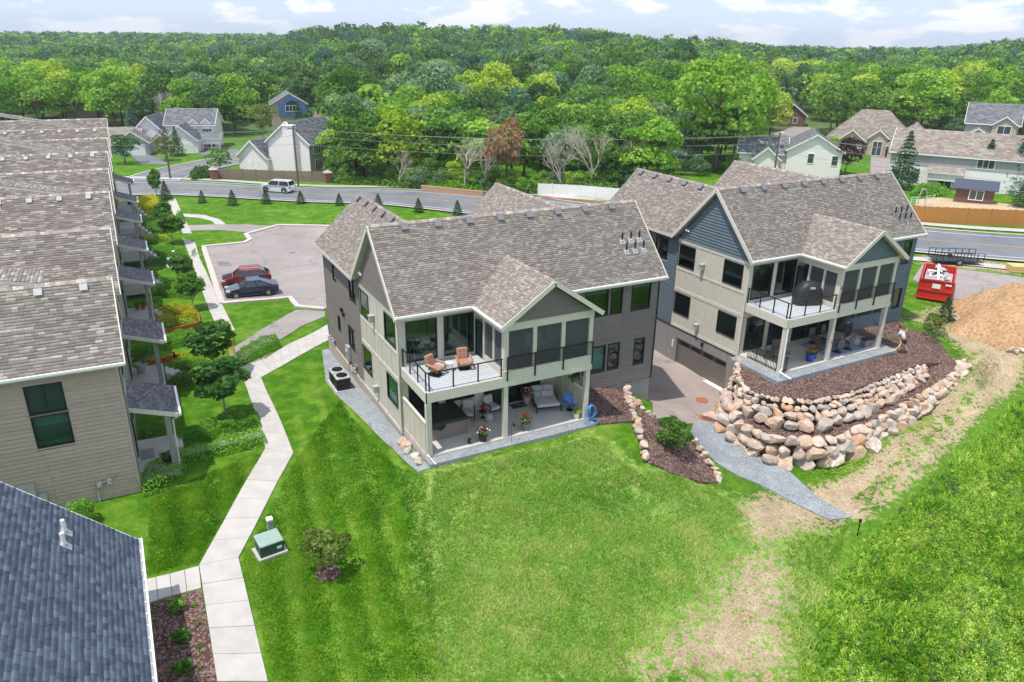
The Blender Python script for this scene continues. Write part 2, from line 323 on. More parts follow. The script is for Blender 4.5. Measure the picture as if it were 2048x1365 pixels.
M['lawnwild'] = lawnmat('weedy_lawn', ['4a6b22', '5f832b', '7d9a45', '6f8c3a'], None, (0.56, 0.75, 'a3935f'), 9.0)
M['rough'] = lawnmat('rough_ground', ['4a5a25', '69743a', '8b8450', '7a7846'], None, (0.48, 0.95, 'b59c7a'), 7.0)
M['field'] = lawnmat('field', ['31501a', '3f6420', '527a2c', '47702a'])
def groundmat(name, cols, scale, fine, bump=0.6, rough=0.95, dist=0.04, extra=None):
    q = N(name); v = q.coord('World'); a = q.noise(v, scale, 6, 0.65); b = q.noise(v, fine, 4, 0.7)
    c = q.ramp(a, [(0.3, lin(cols[0])), (0.55, lin(cols[1])), (0.75, lin(cols[2]))])
    if len(cols) > 3:
        vo = q.new('TexVoronoi'); vo.inputs['Scale'].default_value = fine*1.6; q.l(v, vo.inputs['Vector'])
        sp = q.new('SeparateColor'); q.l(vo.outputs['Color'], sp.inputs[0]); c = q.mix(q.ramp(sp.outputs[0], [(0.55, (0, 0, 0)), (0.8, (0.8,)*3)]), c, lin(cols[3]))
    c = q.mix(0.75 if not extra else 0.35, c, q.ramp(b, [(0.25, (0.6,)*3), (0.75, (1.4,)*3)]), 'MULTIPLY')
    if extra:                                      # sealed cracks and faint wheel wear
        cd = q.new('VectorMath'); cd.operation = 'MULTIPLY_ADD'; nv_ = q.new('TexNoise'); nv_.inputs['Scale'].default_value = 0.5; q.l(v, nv_.inputs['Vector']); q.l(nv_.outputs['Color'], cd.inputs[0]); cd.inputs[1].default_value = (3, 3, 3); q.l(v, cd.inputs[2])
        ve = q.new('TexVoronoi'); ve.feature = 'DISTANCE_TO_EDGE'; ve.inputs['Scale'].default_value = extra; q.l(cd.outputs[0], ve.inputs['Vector'])
        c = q.mix(q.ramp(ve.outputs['Distance'], [(0.0, (0.5,)*3), (0.012, (0, 0, 0))]), c, tuple(x*.45 for x in lin(cols[0])))
        c = q.mix(q.ramp(q.noise(v, 0.12, 5, 0.6, 1.5), [(0.45, (0, 0, 0)), (0.7, (0.35,)*3)]), c, tuple(x*.72 for x in lin(cols[0])))
    q.base(c); q.rough(rough); q.b.inputs['Specular IOR Level'].default_value = 0.2; q.bump(b, bump, dist); return q.m
M['mulch'] = groundmat('brown_mulch', ['43312d', '54403a', '69534c', '8f7a70'], 1.2, 9, 1.0)
M['gravel'] = groundmat('blue_grey_gravel', ['767c82', '858b90', '989da0', 'a8abac'], 1.0, 14, 0.8)
M['dirt'] = groundmat('bare_dirt', ['b79f80', 'c6af90', 'd4c0a2', 'a58f70'], 0.9, 8, 0.7)
M['mound'] = groundmat('dirt_mound', ['ae8a66', 'bd9b76', 'cbad8a', '9c7a58'], 0.5, 5, 0.9, dist=0.15)
M['lot'] = groundmat('worn_asphalt', ['8d8582', '99908d', 'a39a97'], 0.25, 30, 0.25, extra=.11)
M['drive'] = groundmat('driveway_asphalt', ['8e827d', '9b8f89', 'a69b94'], 0.35, 30, 0.25, extra=.16)
M['asphalt'] = groundmat('road_asphalt', ['6c6f76', '787b80', '828489'], 0.15, 25, 0.25, extra=.09)
M['curb'] = gm('concrete_curb', 'bfb6b0', 0.9, 0.07, 1.5, 0.15, 40, coords='World')
M['yellow'] = gm('yellow_road_paint', 'd0a860', 0.8, 0.15, 3, coords='World')
M['whiteline'] = gm('white_road_paint', 'dcdcdc', 0.8, 0.12, 3, coords='World')
# foliage
LF = {k: leafmat('leaf_'+k, *v) for k, v in {
    'bright': ('4c8420', '84b43c', 'bedc6c'), 'lime': ('749a22', 'b0ca42', 'dae47a'), 'mid': ('446c28', '6a983e', '9cbe68'), 'dark': ('345630', '557c44', '82a266'),
    'grey': ('507252', '7a9c76', 'a8be9c'), 'teal': ('386456', '588676', '82a896'), 'yellow': ('9a9a24', 'c9c238', 'e6dc5c'), 'rust': ('8a6650', 'a8846a', 'c2a48c'),
    'purple': ('38242c', '543c46', '70565c'), 'spruce': ('2c4a32', '466a4a', '6e8e6c'), 'bluespruce': ('4a645e', '6a8882', '92aca4'), 'meadow': ('4e8820', '9cc840', 'dcec80'),
    'hedge': ('3f7a20', '6ca638', 'a6d268'), 'maple': ('305a28', '4e7e3c', '7ca65c'), 'olive': ('5c6e34', '7e9048', 'a6b26a'), 'grassmown': ('3e7810', '6ea020', 'a6c44a'), 'grassweed': ('568e24', '94be48', 'd2da90'), 'straw': ('8c8c4c', 'aca868', 'ccc694'), 'clover': ('b4b49c', 'd0d0bc', 'e4e2d4')}.items()}
LF['dead'] = gm('dead_wood', 'b8aca1', 0.9, 0.15, 5)
M['bark'] = gm('bark', '6b5a4d', 0.95, 0.2, 6, 0.5, 25)
M['barkpale'] = gm('pale_bark', '9a8f84', 0.95, 0.2, 6, 0.5, 25)
# ------------------------------------------------------------------ ground
def sdist(poly, X, Y):
    """signed distance to a polygon, negative inside"""
    p = np.array(poly, float); d2 = np.full(X.shape, 1e18); ins = np.zeros(X.shape, bool)
    for i in range(len(p)):
        a, b = p[i], p[(i+1) % len(p)]; ab = b-a
        t = np.clip(((X-a[0])*ab[0]+(Y-a[1])*ab[1])/max(1e-9, ab@ab), 0, 1)
        d2 = np.minimum(d2, (X-a[0]-t*ab[0])**2+(Y-a[1]-t*ab[1])**2)
        c = (a[1] > Y) != (b[1] > Y)
        with np.errstate(divide='ignore', invalid='ignore'): xi = (b[0]-a[0])*(Y-a[1])/(b[1]-a[1])+a[0]
        ins ^= c & (X < xi)
    d = np.sqrt(d2); return np.where(ins, -d, d)
def soft(poly, X, Y, w): return np.clip(0.5-sdist(poly, X, Y)/(2*w), 0, 1)
WEEDY = [(-0.41, -0.57), (3.39, -1.20), (9.03, -1.32), (9.95, -4.40), (13.82, -5.71), (14.17, -7.18), (18.23, -10.80), (14.20, -13.13), (8.25, -16.75), (-4.28, -11.80), (-2.71, -5.22)]
BARE = [[(1.60, -14.13), (3.93, -13.15), (7.50, -11.92), (11.62, -9.95), (13.28, -10.87), (13.38, -12.06), (10.22, -14.40), (8.08, -16.67)], [(13.81, -7.56), (17.66, -6.63), (18.99, -8.21), (18.89, -9.95), (13.93, -10.24), (11.86, -10.04)],
        [(18.50, -7.29), (21.48, -7.37), (25.11, -7.23), (30.53, -5.81), (34.87, -4.94), (38.66, -3.43), (42.40, -4.46), (40.02, -6.05), (35.01, -7.28), (29.40, -8.47), (23.21, -9.83), (19.60, -10.28), (18.48, -9.34)],
        [(39.87, 3.31), (40.57, 1.72), (38.74, -1.71), (38.08, -3.49), (41.95, -4.72), (48.54, -0.94), (44.85, 0.61), (45.48, 3.93)], [(45.90, 6.46), (47.44, 4.40), (42.89, -4.17), (48.54, -0.94), (49.81, 3.36)], [(57.97, 14.64), (64.31, 8.20), (61.10, 6.35), (58.87, 7.69), (55.11, 12.60)]]
MEADOW = [(8.42, -16.84), (13.72, -12.97), (18.05, -10.95), (23.36, -9.70), (29.46, -8.26), (39.33, -6.59), (51.69, -7.99), (44.71, -18.58), (16.53, -25.94), (5.88, -20.96)]
TRACKG = [(20.80, -8.80), (25.01, -8.15), (30.90, -6.73), (36.88, -5.36), (37.08, -5.80), (30.58, -7.30), (24.75, -8.71), (20.62, -9.50)]
def axis(segs):
    o = []
    for a, b, s in segs: o += list(np.arange(a, b, s))
    return np.array(o+[segs[-1][1]])
gx = axis([(-3000, -300, 180), (-300, -60, 20), (-60, -26, 4), (-26, 58, 0.6), (58, 130, 3), (130, 400, 15), (400, 3200, 160)])
gy = axis([(-400, -60, 40), (-60, -28, 4), (-28, 40, 0.6), (40, 130, 2), (130, 400, 12), (400, 4200, 150)])
GX, GY = np.meshgrid(gx, gy); GZ_ = np.zeros(GX.shape); ww = np.zeros(GX.shape)
for c in CP:
    w_ = ((GX-c[0])**2+(GY-c[1])**2+2.5)**-2.; GZ_ += w_*c[2]; ww += w_
GZ_ /= ww
nx, ny = len(gx), len(gy); ii = np.arange(nx*ny).reshape(ny, nx)
gq = np.stack([ii[:-1, :-1].ravel(), ii[:-1, 1:].ravel(), ii[1:, 1:].ravel(), ii[1:, :-1].ravel()], 1)
def groundshader():
    q = N('ground_cover'); v = q.coord('World'); at_ = {}
    for k in ('weedy', 'bare', 'meadow', 'far', 'mowline'):
        a = q.new('Attribute'); a.attribute_name = k; at_[k] = a.outputs['Fac']
    n0 = q.noise(v, 0.16, 5, 0.6, 0.4); n1 = q.noise(v, 1.0, 6, 0.7); n2 = q.noise(v, 12.0, 5, 0.75); n3 = q.noise(v, 3.2, 5, 0.7)
    mown = q.ramp(n1, [(0.28, lin('2f5a0e')), (0.5, lin('4a7616')), (0.72, lin('74942a'))])
    sx = q.new('SeparateXYZ'); q.l(q.coord('World', rot=(0, 0, R(8))), sx.inputs[0])
    sn = q.math('SINE', q.math('ADD', q.math('MULTIPLY', sx.outputs[0], 4.4), q.math('MULTIPLY', n0, 3.0)))
    sm = q.math('MULTIPLY', q.math('MULTIPLY', q.ramp(sn, [(0.3, (0, 0, 0)), (0.9, (0.6, 0.6, 0.6))]), at_['mowline']), q.ramp(n1, [(0.35, (0.3,)*3), (0.6, (1, 1, 1))]))
    mown = q.mix(sm, mown, lin('7f9c3c'))
    mown = q.mix(q.ramp(n0, [(0.52, (0, 0, 0)), (0.72, (0.55,)*3)]), mown, lin('7c9a3e'))
    weed = q.ramp(n1, [(0.25, lin('4a7826')), (0.5, lin('6a9238')), (0.72, lin('94aa5a'))])
    weed = q.mix(q.ramp(n0, [(0.42, (0, 0, 0)), (0.62, (0.65,)*3)]), weed, lin('8fa050'))
    weed = q.mix(q.ramp(n3, [(0.53, (0, 0, 0)), (0.7, (0.85,)*3)]), weed, lin('b3ac7a'))
    weed = q.mix(q.ramp(q.noise(v, 2.1, 4, 0.7, 0.8), [(0.6, (0, 0, 0)), (0.68, (0.75,)*3)]), weed, lin('4c8030'))
    def thr(a, lo, hi, amt): return q.ramp(q.math('ADD', a, q.math('MULTIPLY', q.math('SUBTRACT', n3, 0.5), amt)), [(lo, (0, 0, 0)), (hi, (1, 1, 1))])
    c = q.mix(thr(at_['weedy'], 0.35, 0.65, 1.2), mown, weed)
    c = q.mix(thr(at_['meadow'], 0.35, 0.65, 1.2), c, q.ramp(n3, [(0.3, lin('446a1c')), (0.7, lin('6f9632'))]))
    soil = q.ramp(n1, [(0.3, lin('a08c72')), (0.55, lin('b5a286')), (0.75, lin('c8b89c'))])
    dm = q.ramp(q.math('ADD', at_['bare'], q.math('ADD', q.math('MULTIPLY', q.math('SUBTRACT', n3, 0.5), 2.4), q.math('MULTIPLY', q.math('SUBTRACT', n2, 0.5), 0.8))), [(0.42, (0, 0, 0)), (0.62, (1, 1, 1))])
    vp = q.new('TexVoronoi'); vp.inputs['Scale'].default_value = 7.0; q.l(v, vp.inputs['Vector'])          # small stones and clods in the bare soil
    soil = q.mix(q.ramp(vp.outputs['Distance'], [(0.12, (0.7,)*3), (0.3, (0, 0, 0))]), soil, lin('d8ccb8')); soil = q.mix(q.ramp(n3, [(0.5, (0, 0, 0)), (0.66, (0.6,)*3)]), soil, lin('8c7658'))
    c = q.mix(dm, c, soil)
    c = q.mix(at_['far'], c, q.ramp(n0, [(0.3, lin('48602e')), (0.7, lin('62784a'))]))
    g = q.ramp(n2, [(0.25, (0.5,)*3), (0.5, (1.0,)*3), (0.75, (1.5,)*3)])
    q.base(q.mix(0.8, c, g, 'MULTIPLY')); q.rough(0.95); q.b.inputs['Specular IOR Level'].default_value = 0.1
    q.bump(q.math('ADD', n2, q.math('MULTIPLY', n3, 0.8)), 0.9, 0.07); return q.m
gme = npmesh('ground', np.stack([GX.ravel(), GY.ravel(), GZ_.ravel()], 1), gq, groundshader(), smooth=True)
X_, Y_ = GX.ravel(), GY.ravel()
bare = np.zeros(X_.shape)
for k, p in enumerate(BARE): bare = np.maximum(bare, soft(p, X_, Y_, (1.8, 1.2, .8, 1.0, 1.0, 1.0)[k])*(0.78, 0.85, 1.1, 0.8, 1.0, 0.9)[k])
bare -= 1.0*soft(TRACKG, X_, Y_, 0.7)
for nm, val in (('weedy', soft(WEEDY, X_, Y_, 1.6)), ('bare', bare), ('meadow', soft(MEADOW, X_, Y_, 1.5)), ('mowline', .12+.88*soft([(-9.80, -3.24), (-5.60, 4.44), (-1.02, 17.68), (0.29, 5.04), (-0.16, -1.25), (-4.41, -12.56), (-10.08, -10.13)], X_, Y_, 1.0)), ('far', np.clip((np.hypot(X_, Y_)-120)/60, 0, 1))):
    a = gme.attributes.new(nm, 'FLOAT', 'POINT'); a.data.foreach_set('value', val.astype(np.float32))
tag(link('ground', gme), kind='structure')
def drape(name, poly, mat, off=0.05, res=1.2, parent=None, kind='structure', skirt=0.25, zf=None, **kw):
    """sheet laid over the terrain with a small turned-down edge"""
    bm = bmesh.new(); vs = [bm.verts.new((x, y, 0)) for x, y in poly]; bm.faces.new(vs)
    bmesh.ops.triangulate(bm, faces=bm.faces[:])
    for _ in range(9):
        es = [e for e in bm.edges if e.calc_length() > res*1.6]
        if not es: break
        bmesh.ops.subdivide_edges(bm, edges=es, cuts=1); bmesh.ops.triangulate(bm, faces=bm.faces[:])
    bmesh.ops.recalc_face_normals(bm, faces=bm.faces[:])
    if bm.faces and sum(f.normal.z for f in bm.faces) < 0: bmesh.ops.reverse_faces(bm, faces=bm.faces[:])
    for v in bm.verts: v.co.z = (zf(v.co.x, v.co.y) if zf else H(v.co.x, v.co.y))+off
    be = [e for e in bm.edges if e.is_boundary]
    r = bmesh.ops.extrude_edge_only(bm, edges=be)
    for v in r['geom']:
        if isinstance(v, bmesh.types.BMVert): v.co.z -= skirt
    me = bpy.data.meshes.new(name); bm.to_mesh(me); bm.free(); me.materials.append(mat)
    return tag(link(name, me, parent), kind=kind, **kw)
def lerp(a, b, t): return tuple(x+(y-x)*t for x, y in zip(a, b))
def dens(p, step):
    o = []
    for a, b in zip(p[:-1], p[1:]):
        n = max(1, int(round(math.dist(a, b)/step)))
        o += [lerp(a, b, k/n) for k in range(n)]
    return o+[p[-1]]
def walk(name, left, right, nseg, off=0.055, gap=0.02):
    """concrete walk: separate slabs between two edge lines; nseg slabs per stretch"""
    root = tag(bpy.data.objects.new(name, None), kind='structure'); COL.objects.link(root)
    for k in range(len(left)-1):
        n = nseg[k] if isinstance(nseg, (list, tuple)) else nseg
        for i in range(n):
            g = gap/max(0.5, math.dist(left[k], left[k+1])/n)
            a, b, c, d = lerp(left[k], left[k+1], i/n+g/n*0.5), lerp(right[k], right[k+1], i/n+g/n*0.5), lerp(right[k], right[k+1], (i+1)/n-g/n*0.5), lerp(left[k], left[k+1], (i+1)/n-g/n*0.5)
            drape('slab', [a, b, c, d], M['concrete'], off+random.uniform(-.004, .004), 0.9, root, None, 0.2)
    return root
walk('sidewalk', [(-11.24, -8.77), (-11.06, -2.35), (-6.80, 6.25), (-6.54, 10.55), (-6.36, 14.77), (-6.31, 18.15)], [(-9.70, -9.50), (-9.55, -2.53), (-5.59, 5.10), (-5.43, 9.27), (-5.36, 13.24), (-5.27, 16.09)], [5, 6, 2, 2, 2])
walk('porch_walk', [(-11.14, 7.54), (-8.85, 8.09), (-6.47, 8.33)], [(-11.12, 6.96), (-8.80, 7.47), (-6.46, 7.66)], 2)
walk('entry_walk', [(-13.22, -3.83), (-12.21, -3.79), (-11.15, -3.84)], [(-13.21, -2.37), (-12.19, -2.44), (-11.08, -2.41)], [2, 2])
walk('side_walk', [(-6.31, 18.15), (-3.19, 20.31), (1.35, 24.87)], [(-5.27, 16.09), (-3.60, 17.37), (0.47, 20.69)], [4, 6])
walk('lot_walk', [(-6.45, 26.26), (-6.49, 32.56), (-6.00, 50.92), (-5.93, 60.28)], [(-5.34, 26.44), (-5.35, 33.20), (-5.18, 50.53), (-4.84, 58.07)], [3, 8, 3])
walk('upper_walk', [(-5.64, 62.79), (-5.57, 72.77), (-5.46, 86.01)], [(-4.71, 62.35), (-4.54, 73.67), (-4.38, 87.14)], [3, 6])
walk('curved_walk', [(-4.60, 74.37), (-2.75, 72.35), (-1.70, 68.95), (-1.66, 66.46)], [(-4.65, 76.38), (-1.94, 74.13), (-0.70, 69.34), (-0.46, 65.86)], 2)
drape('parking_lot', [(-5.28, 33.48), (-4.26, 55.45), (0.02, 55.41), (0.75, 56.55), (0.83, 59.35), (5.14, 62.41), (10.71, 59.06), (18.03, 54.86)]+[(22, 45), (26, 30), (22.6, 22), (17, 20.5), (6, 20.5)]+[(2.19, 28.89), (0.31, 30.67), (0.28, 33.42)], M['lot'], 0.05, 1.5)
drape('driveway', [(17, 20.5), (22.6, 22), (22.55, 2.2)]+[(21.87, 2.25), (20.04, 0.43), (18.36, 0.74), (15.18, -0.32), (13.74, -0.26)]+[(16.5, 3.3)], M['drive'], 0.06, 1.0)
drape('asphalt_path', [(-6.41, 21.89), (-3.63, 25.68), (-0.03, 29.49), (1.98, 28.06), (1.65, 26.78), (-0.70, 25.24), (-2.48, 23.03), (-4.66, 21.14), (-5.73, 19.35), (-6.55, 19.95)], M['lot'], 0.05)
drape('asphalt_path', [(-5.18, 67.84), (-1.12, 66.18), (2.17, 64.66), (5.08, 62.12), (1.26, 60.27), (-1.55, 62.94), (-5.30, 64.09)], M['lot'], 0.045)
drape('gravel_path', [(18.00, 0.87), (20.23, 0.55), (19.10, -1.94), (19.37, -5.35), (18.99, -8.21), (19.39, -9.99), (18.07, -9.70), (17.00, -7.26), (15.76, -5.51), (15.33, -3.98), (15.28, -2.64), (15.69, -1.37)], M['gravel'], 0.065, 0.8)
GXV = -0.14
drape('gravel_strip', [(-.8, -0.62), (GXV, -0.62), (GXV, 18.8), (-0.6, 18.8), (-0.65, 13.3), (-1.75, 13.3), (-1.75, 10.8), (-0.7, 10.8)], M['gravel'], 0.05, 0.8)
drape('gravel_strip', [(GXV, -0.64), (9.55, -0.64), (9.55, 0.02), (GXV, 0.02)], M['gravel'], 0.0, 0.8, zf=lambda x, y: -0.10)
def curb(path, name='curb', w=0.32, h=0.17):
    pts = dens(path, 1.2); b = B(); L = []
    for k, p in enumerate(pts):
        a, c = Vector(pts[max(k-1, 0)]), Vector(pts[min(k+1, len(pts)-1)]); d = (c-a).normalized(); n = Vector((-d.y, d.x))*w/2
        z = H(*p); L.append([(p[0]+n.x, p[1]+n.y, z-.2), (p[0]+n.x, p[1]+n.y, z+h), (p[0]-n.x, p[1]-n.y, z+h), (p[0]-n.x, p[1]-n.y, z-.2)])
    for a, c in zip(L[:-1], L[1:]): b.hexa([a[0], c[0], c[3], a[3], a[1], c[1], c[2], a[2]])
    return b.obj(name, M['curb'], kind='structure')
curb([(-5.30, 33.33), (-4.26, 55.45), (0.02, 55.41), (0.80, 56.53), (0.83, 59.35), (5.20, 62.70), (10.78, 59.32), (17.03, 55.64)], w=0.5)
curb([(-5.30, 33.33), (0.25, 33.28), (0.28, 30.51), (2.14, 28.71)], w=0.45)
# roads
def ribbon(name, line, w0, w1, mat, off, step=2.5):
    P_ = [Vector(p) for p in dens(line, step)]; m = max(1, int(abs(w0-w1)/1.5)); vs = []; n = len(P_)
    for k, p in enumerate(P_):
        d = (P_[min(k+1, n-1)]-P_[max(k-1, 0)]).normalized(); nn = Vector((-d.y, d.x))
        for i in range(m+1): q_ = p+nn*(w0+(w1-w0)*i/m); vs.append((q_.x, q_.y, H(q_.x, q_.y)+off))
    b = B(); b.add(vs, [(k*(m+1)+i, k*(m+1)+i+1, (k+1)*(m+1)+i+1, (k+1)*(m+1)+i) for k in range(n-1) for i in range(m)])
    return b.obj(name, mat, kind='structure')
def smooth(p, it=2):
    for _ in range(it):
        o = [p[0]]
        for a, b in zip(p[:-1], p[1:]): o += [lerp(a, b, .25), lerp(a, b, .75)]
        p = o+[p[-1]]
    return p
RC = smooth([(-60, 128), (-24, 110), (-5, 97.5), (19.3, 80.8), (34, 65), (50, 39), (64, 17), (78, 6), (110, -14), (160, -40)], 3)
SIDE = smooth([(-6.60, 106.56), (-2.58, 113.91), (2.47, 118.73), (9.43, 124.41), (14.85, 128.59)]+[(40, 150), (60, 190), (70, 260)], 3)
ribbon('road', RC, 6.0, -6.0, M['asphalt'], 0.10); ribbon('side_road', SIDE, 4.6, -4.6, M['asphalt'], 0.07)
for w in (0.13, -0.22): ribbon('centre_line', RC, w+.1, w, M['yellow'], 0.125)
ribbon('centre_line', SIDE[4:], 0.12, -0.12, M['yellow'], 0.09)
for w in (4.55, -4.7): ribbon('edge_line', RC, w+.15, w, M['whiteline'], 0.125)
ribbon('curb', RC, 6.3, 5.95, M['curb'], 0.2); ribbon('curb', RC, -5.95, -6.3, M['curb'], 0.2)
ribbon('far_walk', RC, 9.6, 8.0, M['concrete'], 0.1); ribbon('curb', SIDE, 4.9, 4.55, M['curb'], 0.16); ribbon('curb', SIDE, -4.55, -4.9, M['curb'], 0.16)
ribbon('near_walk', RC[len(RC)*3//5:], -8.0, -9.6, M['concrete'], 0.1)
# beds of mulch
drape('mulch_bed', [(9.62, 0.75), (9.62, 3.35), (12.4, 3.35)]+[(16.29, 6.08), (12.98, 0.83), (12.32, -0.71), (9.54, -0.54)], M['mulch'], 0.1, 0.6)
drape('mulch_bed', [(13.76, 1.90), (13.67, 0.38), (14.18, -0.88), (14.64, -2.22), (14.77, -3.86), (14.43, -5.49), (13.15, -5.28), (11.24, -5.23), (10.57, -4.07), (11.17, -2.68), (12.33, -0.55)], M['mulch'], 0.09, 0.6)
drape('mulch_bed', [(-13.25, -3.96), (-11.16, -3.90), (-11.22, -8.77), (-13.48, -7.84)], M['mulch'], 0.04, 0.8)
# raised mulch terraces round the second house, held by the boulder walls
H2L = Vector((22.754, -0.965, 0.474)); H2R = 0.019
UP_TOP = [(21.18, 0.89, 0.10), (20.21, -0.41, 0.05), (19.96, -1.45, -0.05), (20.31, -2.32, -0.10), (21.35, -3.26, -0.10), (22.96, -4.03, -0.10), (25.36, -4.15, -0.10), (28.27, -3.95, -0.05), (31.01, -3.64, 0.00), (33.24, -3.45, 0.02)]
UP_BASE = [(20.50, -0.13, -1.05), (19.93, -1.18, -1.10), (19.57, -2.55, -1.15), (19.96, -3.59, -1.20), (20.77, -4.41, -1.25), (22.41, -5.11, -1.20), (24.62, -5.16, -1.10), (27.46, -4.95, -0.90), (30.11, -4.64, -0.65), (32.80, -4.04, -0.40)]
LO_TOP = [(20.86, 1.41, -1.10), (19.63, -0.22, -1.20), (18.69, -1.94, -1.30), (18.78, -3.71, -1.35), (19.71, -4.89, -1.40), (21.34, -5.75, -1.40), (23.50, -5.96, -1.30), (26.71, -5.75, -1.10), (30.32, -5.37, -0.75), (33.40, -5.00, -0.40), (36.49, -4.00, -0.05)]
LO_BASE = [(p[0], p[1], H(*p)-.05) for p in [(19.05, 0.42), (18.62, -0.61), (18.61, -2.47), (18.85, -4.25), (19.75, -5.17), (21.63, -6.11), (23.76, -6.45), (26.54, -6.27), (30.87, -5.54), (33.72, -5.32), (37.61, -3.75)]]
def terrace(name, outer, inner):
    """mulch top sheet between an outer 3d line and inner 3d points"""
    pts = list(outer)+list(inner); bm = bmesh.new(); vs = [bm.verts.new(p) for p in pts]; bm.faces.new(vs)
    bmesh.ops.triangulate(bm, faces=bm.faces[:])
    for _ in range(3):
        es = [e for e in bm.edges if e.calc_length() > 1.2]
        if es: bmesh.ops.subdivide_edges(bm, edges=es, cuts=1); bmesh.ops.triangulate(bm, faces=bm.faces[:])
    bmesh.ops.recalc_face_normals(bm, faces=bm.faces[:])
    if sum(f.normal.z*f.calc_area() for f in bm.faces) < 0: bmesh.ops.reverse_faces(bm, faces=bm.faces[:])
    for v in bm.verts:
        if not v.is_boundary: v.co.z += random.uniform(-.03, .05)
    r = bmesh.ops.extrude_edge_only(bm, edges=[e for e in bm.edges if e.is_boundary])
    for v in r['geom']:
        if isinstance(v, bmesh.types.BMVert): v.co.z -= 2.2
    me = bpy.data.meshes.new(name); bm.to_mesh(me); bm.free(); me.materials.append(M['mulch'])
    return tag(link(name, me), kind='structure')
def shrink(L, d, dz=0.0):
    o = []
    for k, p in enumerate(L):
        a, c = Vector(L[max(k-1, 0)][:2]), Vector(L[min(k+1, len(L)-1)][:2]); t = (c-a).normalized(); n = Vector((-t.y, t.x)); o.append((p[0]+n.x*d, p[1]+n.y*d, p[2]+dz))
    return o
terrace('mulch_terrace', shrink(LO_TOP, .15, -.05), [(36.5, 5.5, .1), (30, 6, -.6), (23.5, 2.0, -1.15)])
terrace('mulch_terrace', shrink(UP_TOP, .15, .12)+[(p[0], p[1], H(*p)+.07) for p in [(36.62, -3.39), (37.90, -1.63), (38.95, 0.45), (38.54, 1.77)]], [(38.5, 2.4, .32), (30, 2.6, .33), (23.1, 2.3, .3)])
# ------------------------------------------------------------------ field stones
def stone_meshes(n, seed):
    out = []; rn = random.Random(seed)
    for k in range(n):
        bm = bmesh.new(); bmesh.ops.create_icosphere(bm, subdivisions=2, radius=0.5)
        sx, sy, sz = rn.uniform(.85, 1.2), rn.uniform(.8, 1.05), rn.uniform(.7, .95)
        cuts = [(Vector((rn.gauss(0, 1), rn.gauss(0, 1), rn.gauss(0, 1))).normalized(), rn.uniform(.24, .4)) for _ in range(10)]
        for v in bm.verts:
            for nn, d in cuts:
                e = v.co.dot(nn)-d
                if e > 0: v.co -= nn*e
            v.co = Vector((v.co.x*sx, v.co.y*sy, v.co.z*sz))*(1+rn.uniform(-.03, .03))
        me = bpy.data.meshes.new('stone'); bm.to_mesh(me); bm.free(); me.materials.append(M['stone']); out.append(me)
    return out
STN = stone_meshes(14, 3)
def stone(parent, p, s, rn, flat=0.95):
    o = link('stone', rn.choice(STN), parent, p, (rn.uniform(-.5, .5), rn.uniform(-.5, .5), rn.uniform(0, 6.28)))
    o.scale = (s*rn.uniform(.95, 1.3), s*rn.uniform(.9, 1.15), s*flat*rn.uniform(.9, 1.15)); return o
def polyat(L, t):
    d = [0]
    for a, b in zip(L[:-1], L[1:]): d.append(d[-1]+math.dist(a, b))
    s = t*d[-1]
    for k in range(len(L)-1):
        if s <= d[k+1]+1e-9: return lerp(L[k], L[k+1], (s-d[k])/max(1e-9, d[k+1]-d[k]))
    return L[-1]
def plen(L): return sum(math.dist(a, b) for a, b in zip(L[:-1], L[1:]))
def boulder_wall(label, base, top, rows, seed):
    rn = random.Random(seed); root = thing('boulder_wall', label, 'wall', base[len(base)//2]); inv = Vector(base[len(base)//2])
    ln = plen(base)
    for r, (t, s) in enumerate(rows):
        x = 0.2
        while x < ln-.1:
            u = x/ln; a = Vector(polyat(base, u)); b = Vector(polyat(top, u)); hh = max(0.25, b.z-a.z); k = min(1.0, 0.45+0.55*hh/1.2)
            sz = s*k*rn.uniform(.8, 1.25); p = a.lerp(b, t)+Vector((rn.uniform(-.06, .06), rn.uniform(-.06, .06), rn.uniform(-.06, .06)))
            stone(root, p-inv, sz, rn); x += sz*0.78
    return root
boulder_wall('lower boulder retaining wall of big pale stones curving from driveway along the dirt track', LO_BASE, LO_TOP, [(.1, 1.35), (.5, 1.12), (.9, .9)], 5)
boulder_wall('upper boulder retaining wall of smaller rounded stones below the blue house patio', UP_BASE, UP_TOP, [(.1, 1.1), (.45, .8), (.74, .56), (1.0, .44)], 9)
boulder_wall('steep end of the boulder wall climbing beside the garage', [(22.3, 2.35, -2.5), LO_BASE[0]], [(22.75, 2.4, .3), (UP_TOP[0][0], UP_TOP[0][1], .1)], [(.05, .7), (.25, .62), (.45, .55), (.65, .5), (.85, .45), (1.0, .4)], 15)
def stone_row(label, pts, s, seed, rows=1):
    rn = random.Random(seed); root = thing('stone_edging', label, 'stone edging', at(pts[0])); inv = root.location.copy(); ln = plen(pts)
    for r in range(rows):
        x = 0.0
        while x < ln:
            p = polyat(pts, x/ln); sz = s*rn.uniform(.75, 1.25); stone(root, at(p, .12+r*s*.4)-inv+Vector((rn.uniform(-.08, .08), rn.uniform(-.08, .08), 0)), sz, rn); x += sz*1.0
    return root
stone_row('narrow line of pale stones between two mulch beds beside the taupe house', [(16.33, 6.25), (13.26, 1.52), (12.39, -0.28), (11.52, -1.92), (10.98, -3.08), (10.42, -4.11)], .5, 21, 2)
stone_row('short row of stones at the foot of the vertical grey boards by driveway', [(13.85, 1.77), (13.75, 0.93), (13.86, 0.24), (13.90, -0.38)], .45, 22)
stone_row('low line of stones between the shrub bed and the gravel path', [(14.57, -2.03), (14.81, -2.69), (14.69, -3.43), (14.85, -4.11), (14.68, -4.81), (14.44, -5.44)], .45, 23, 2)
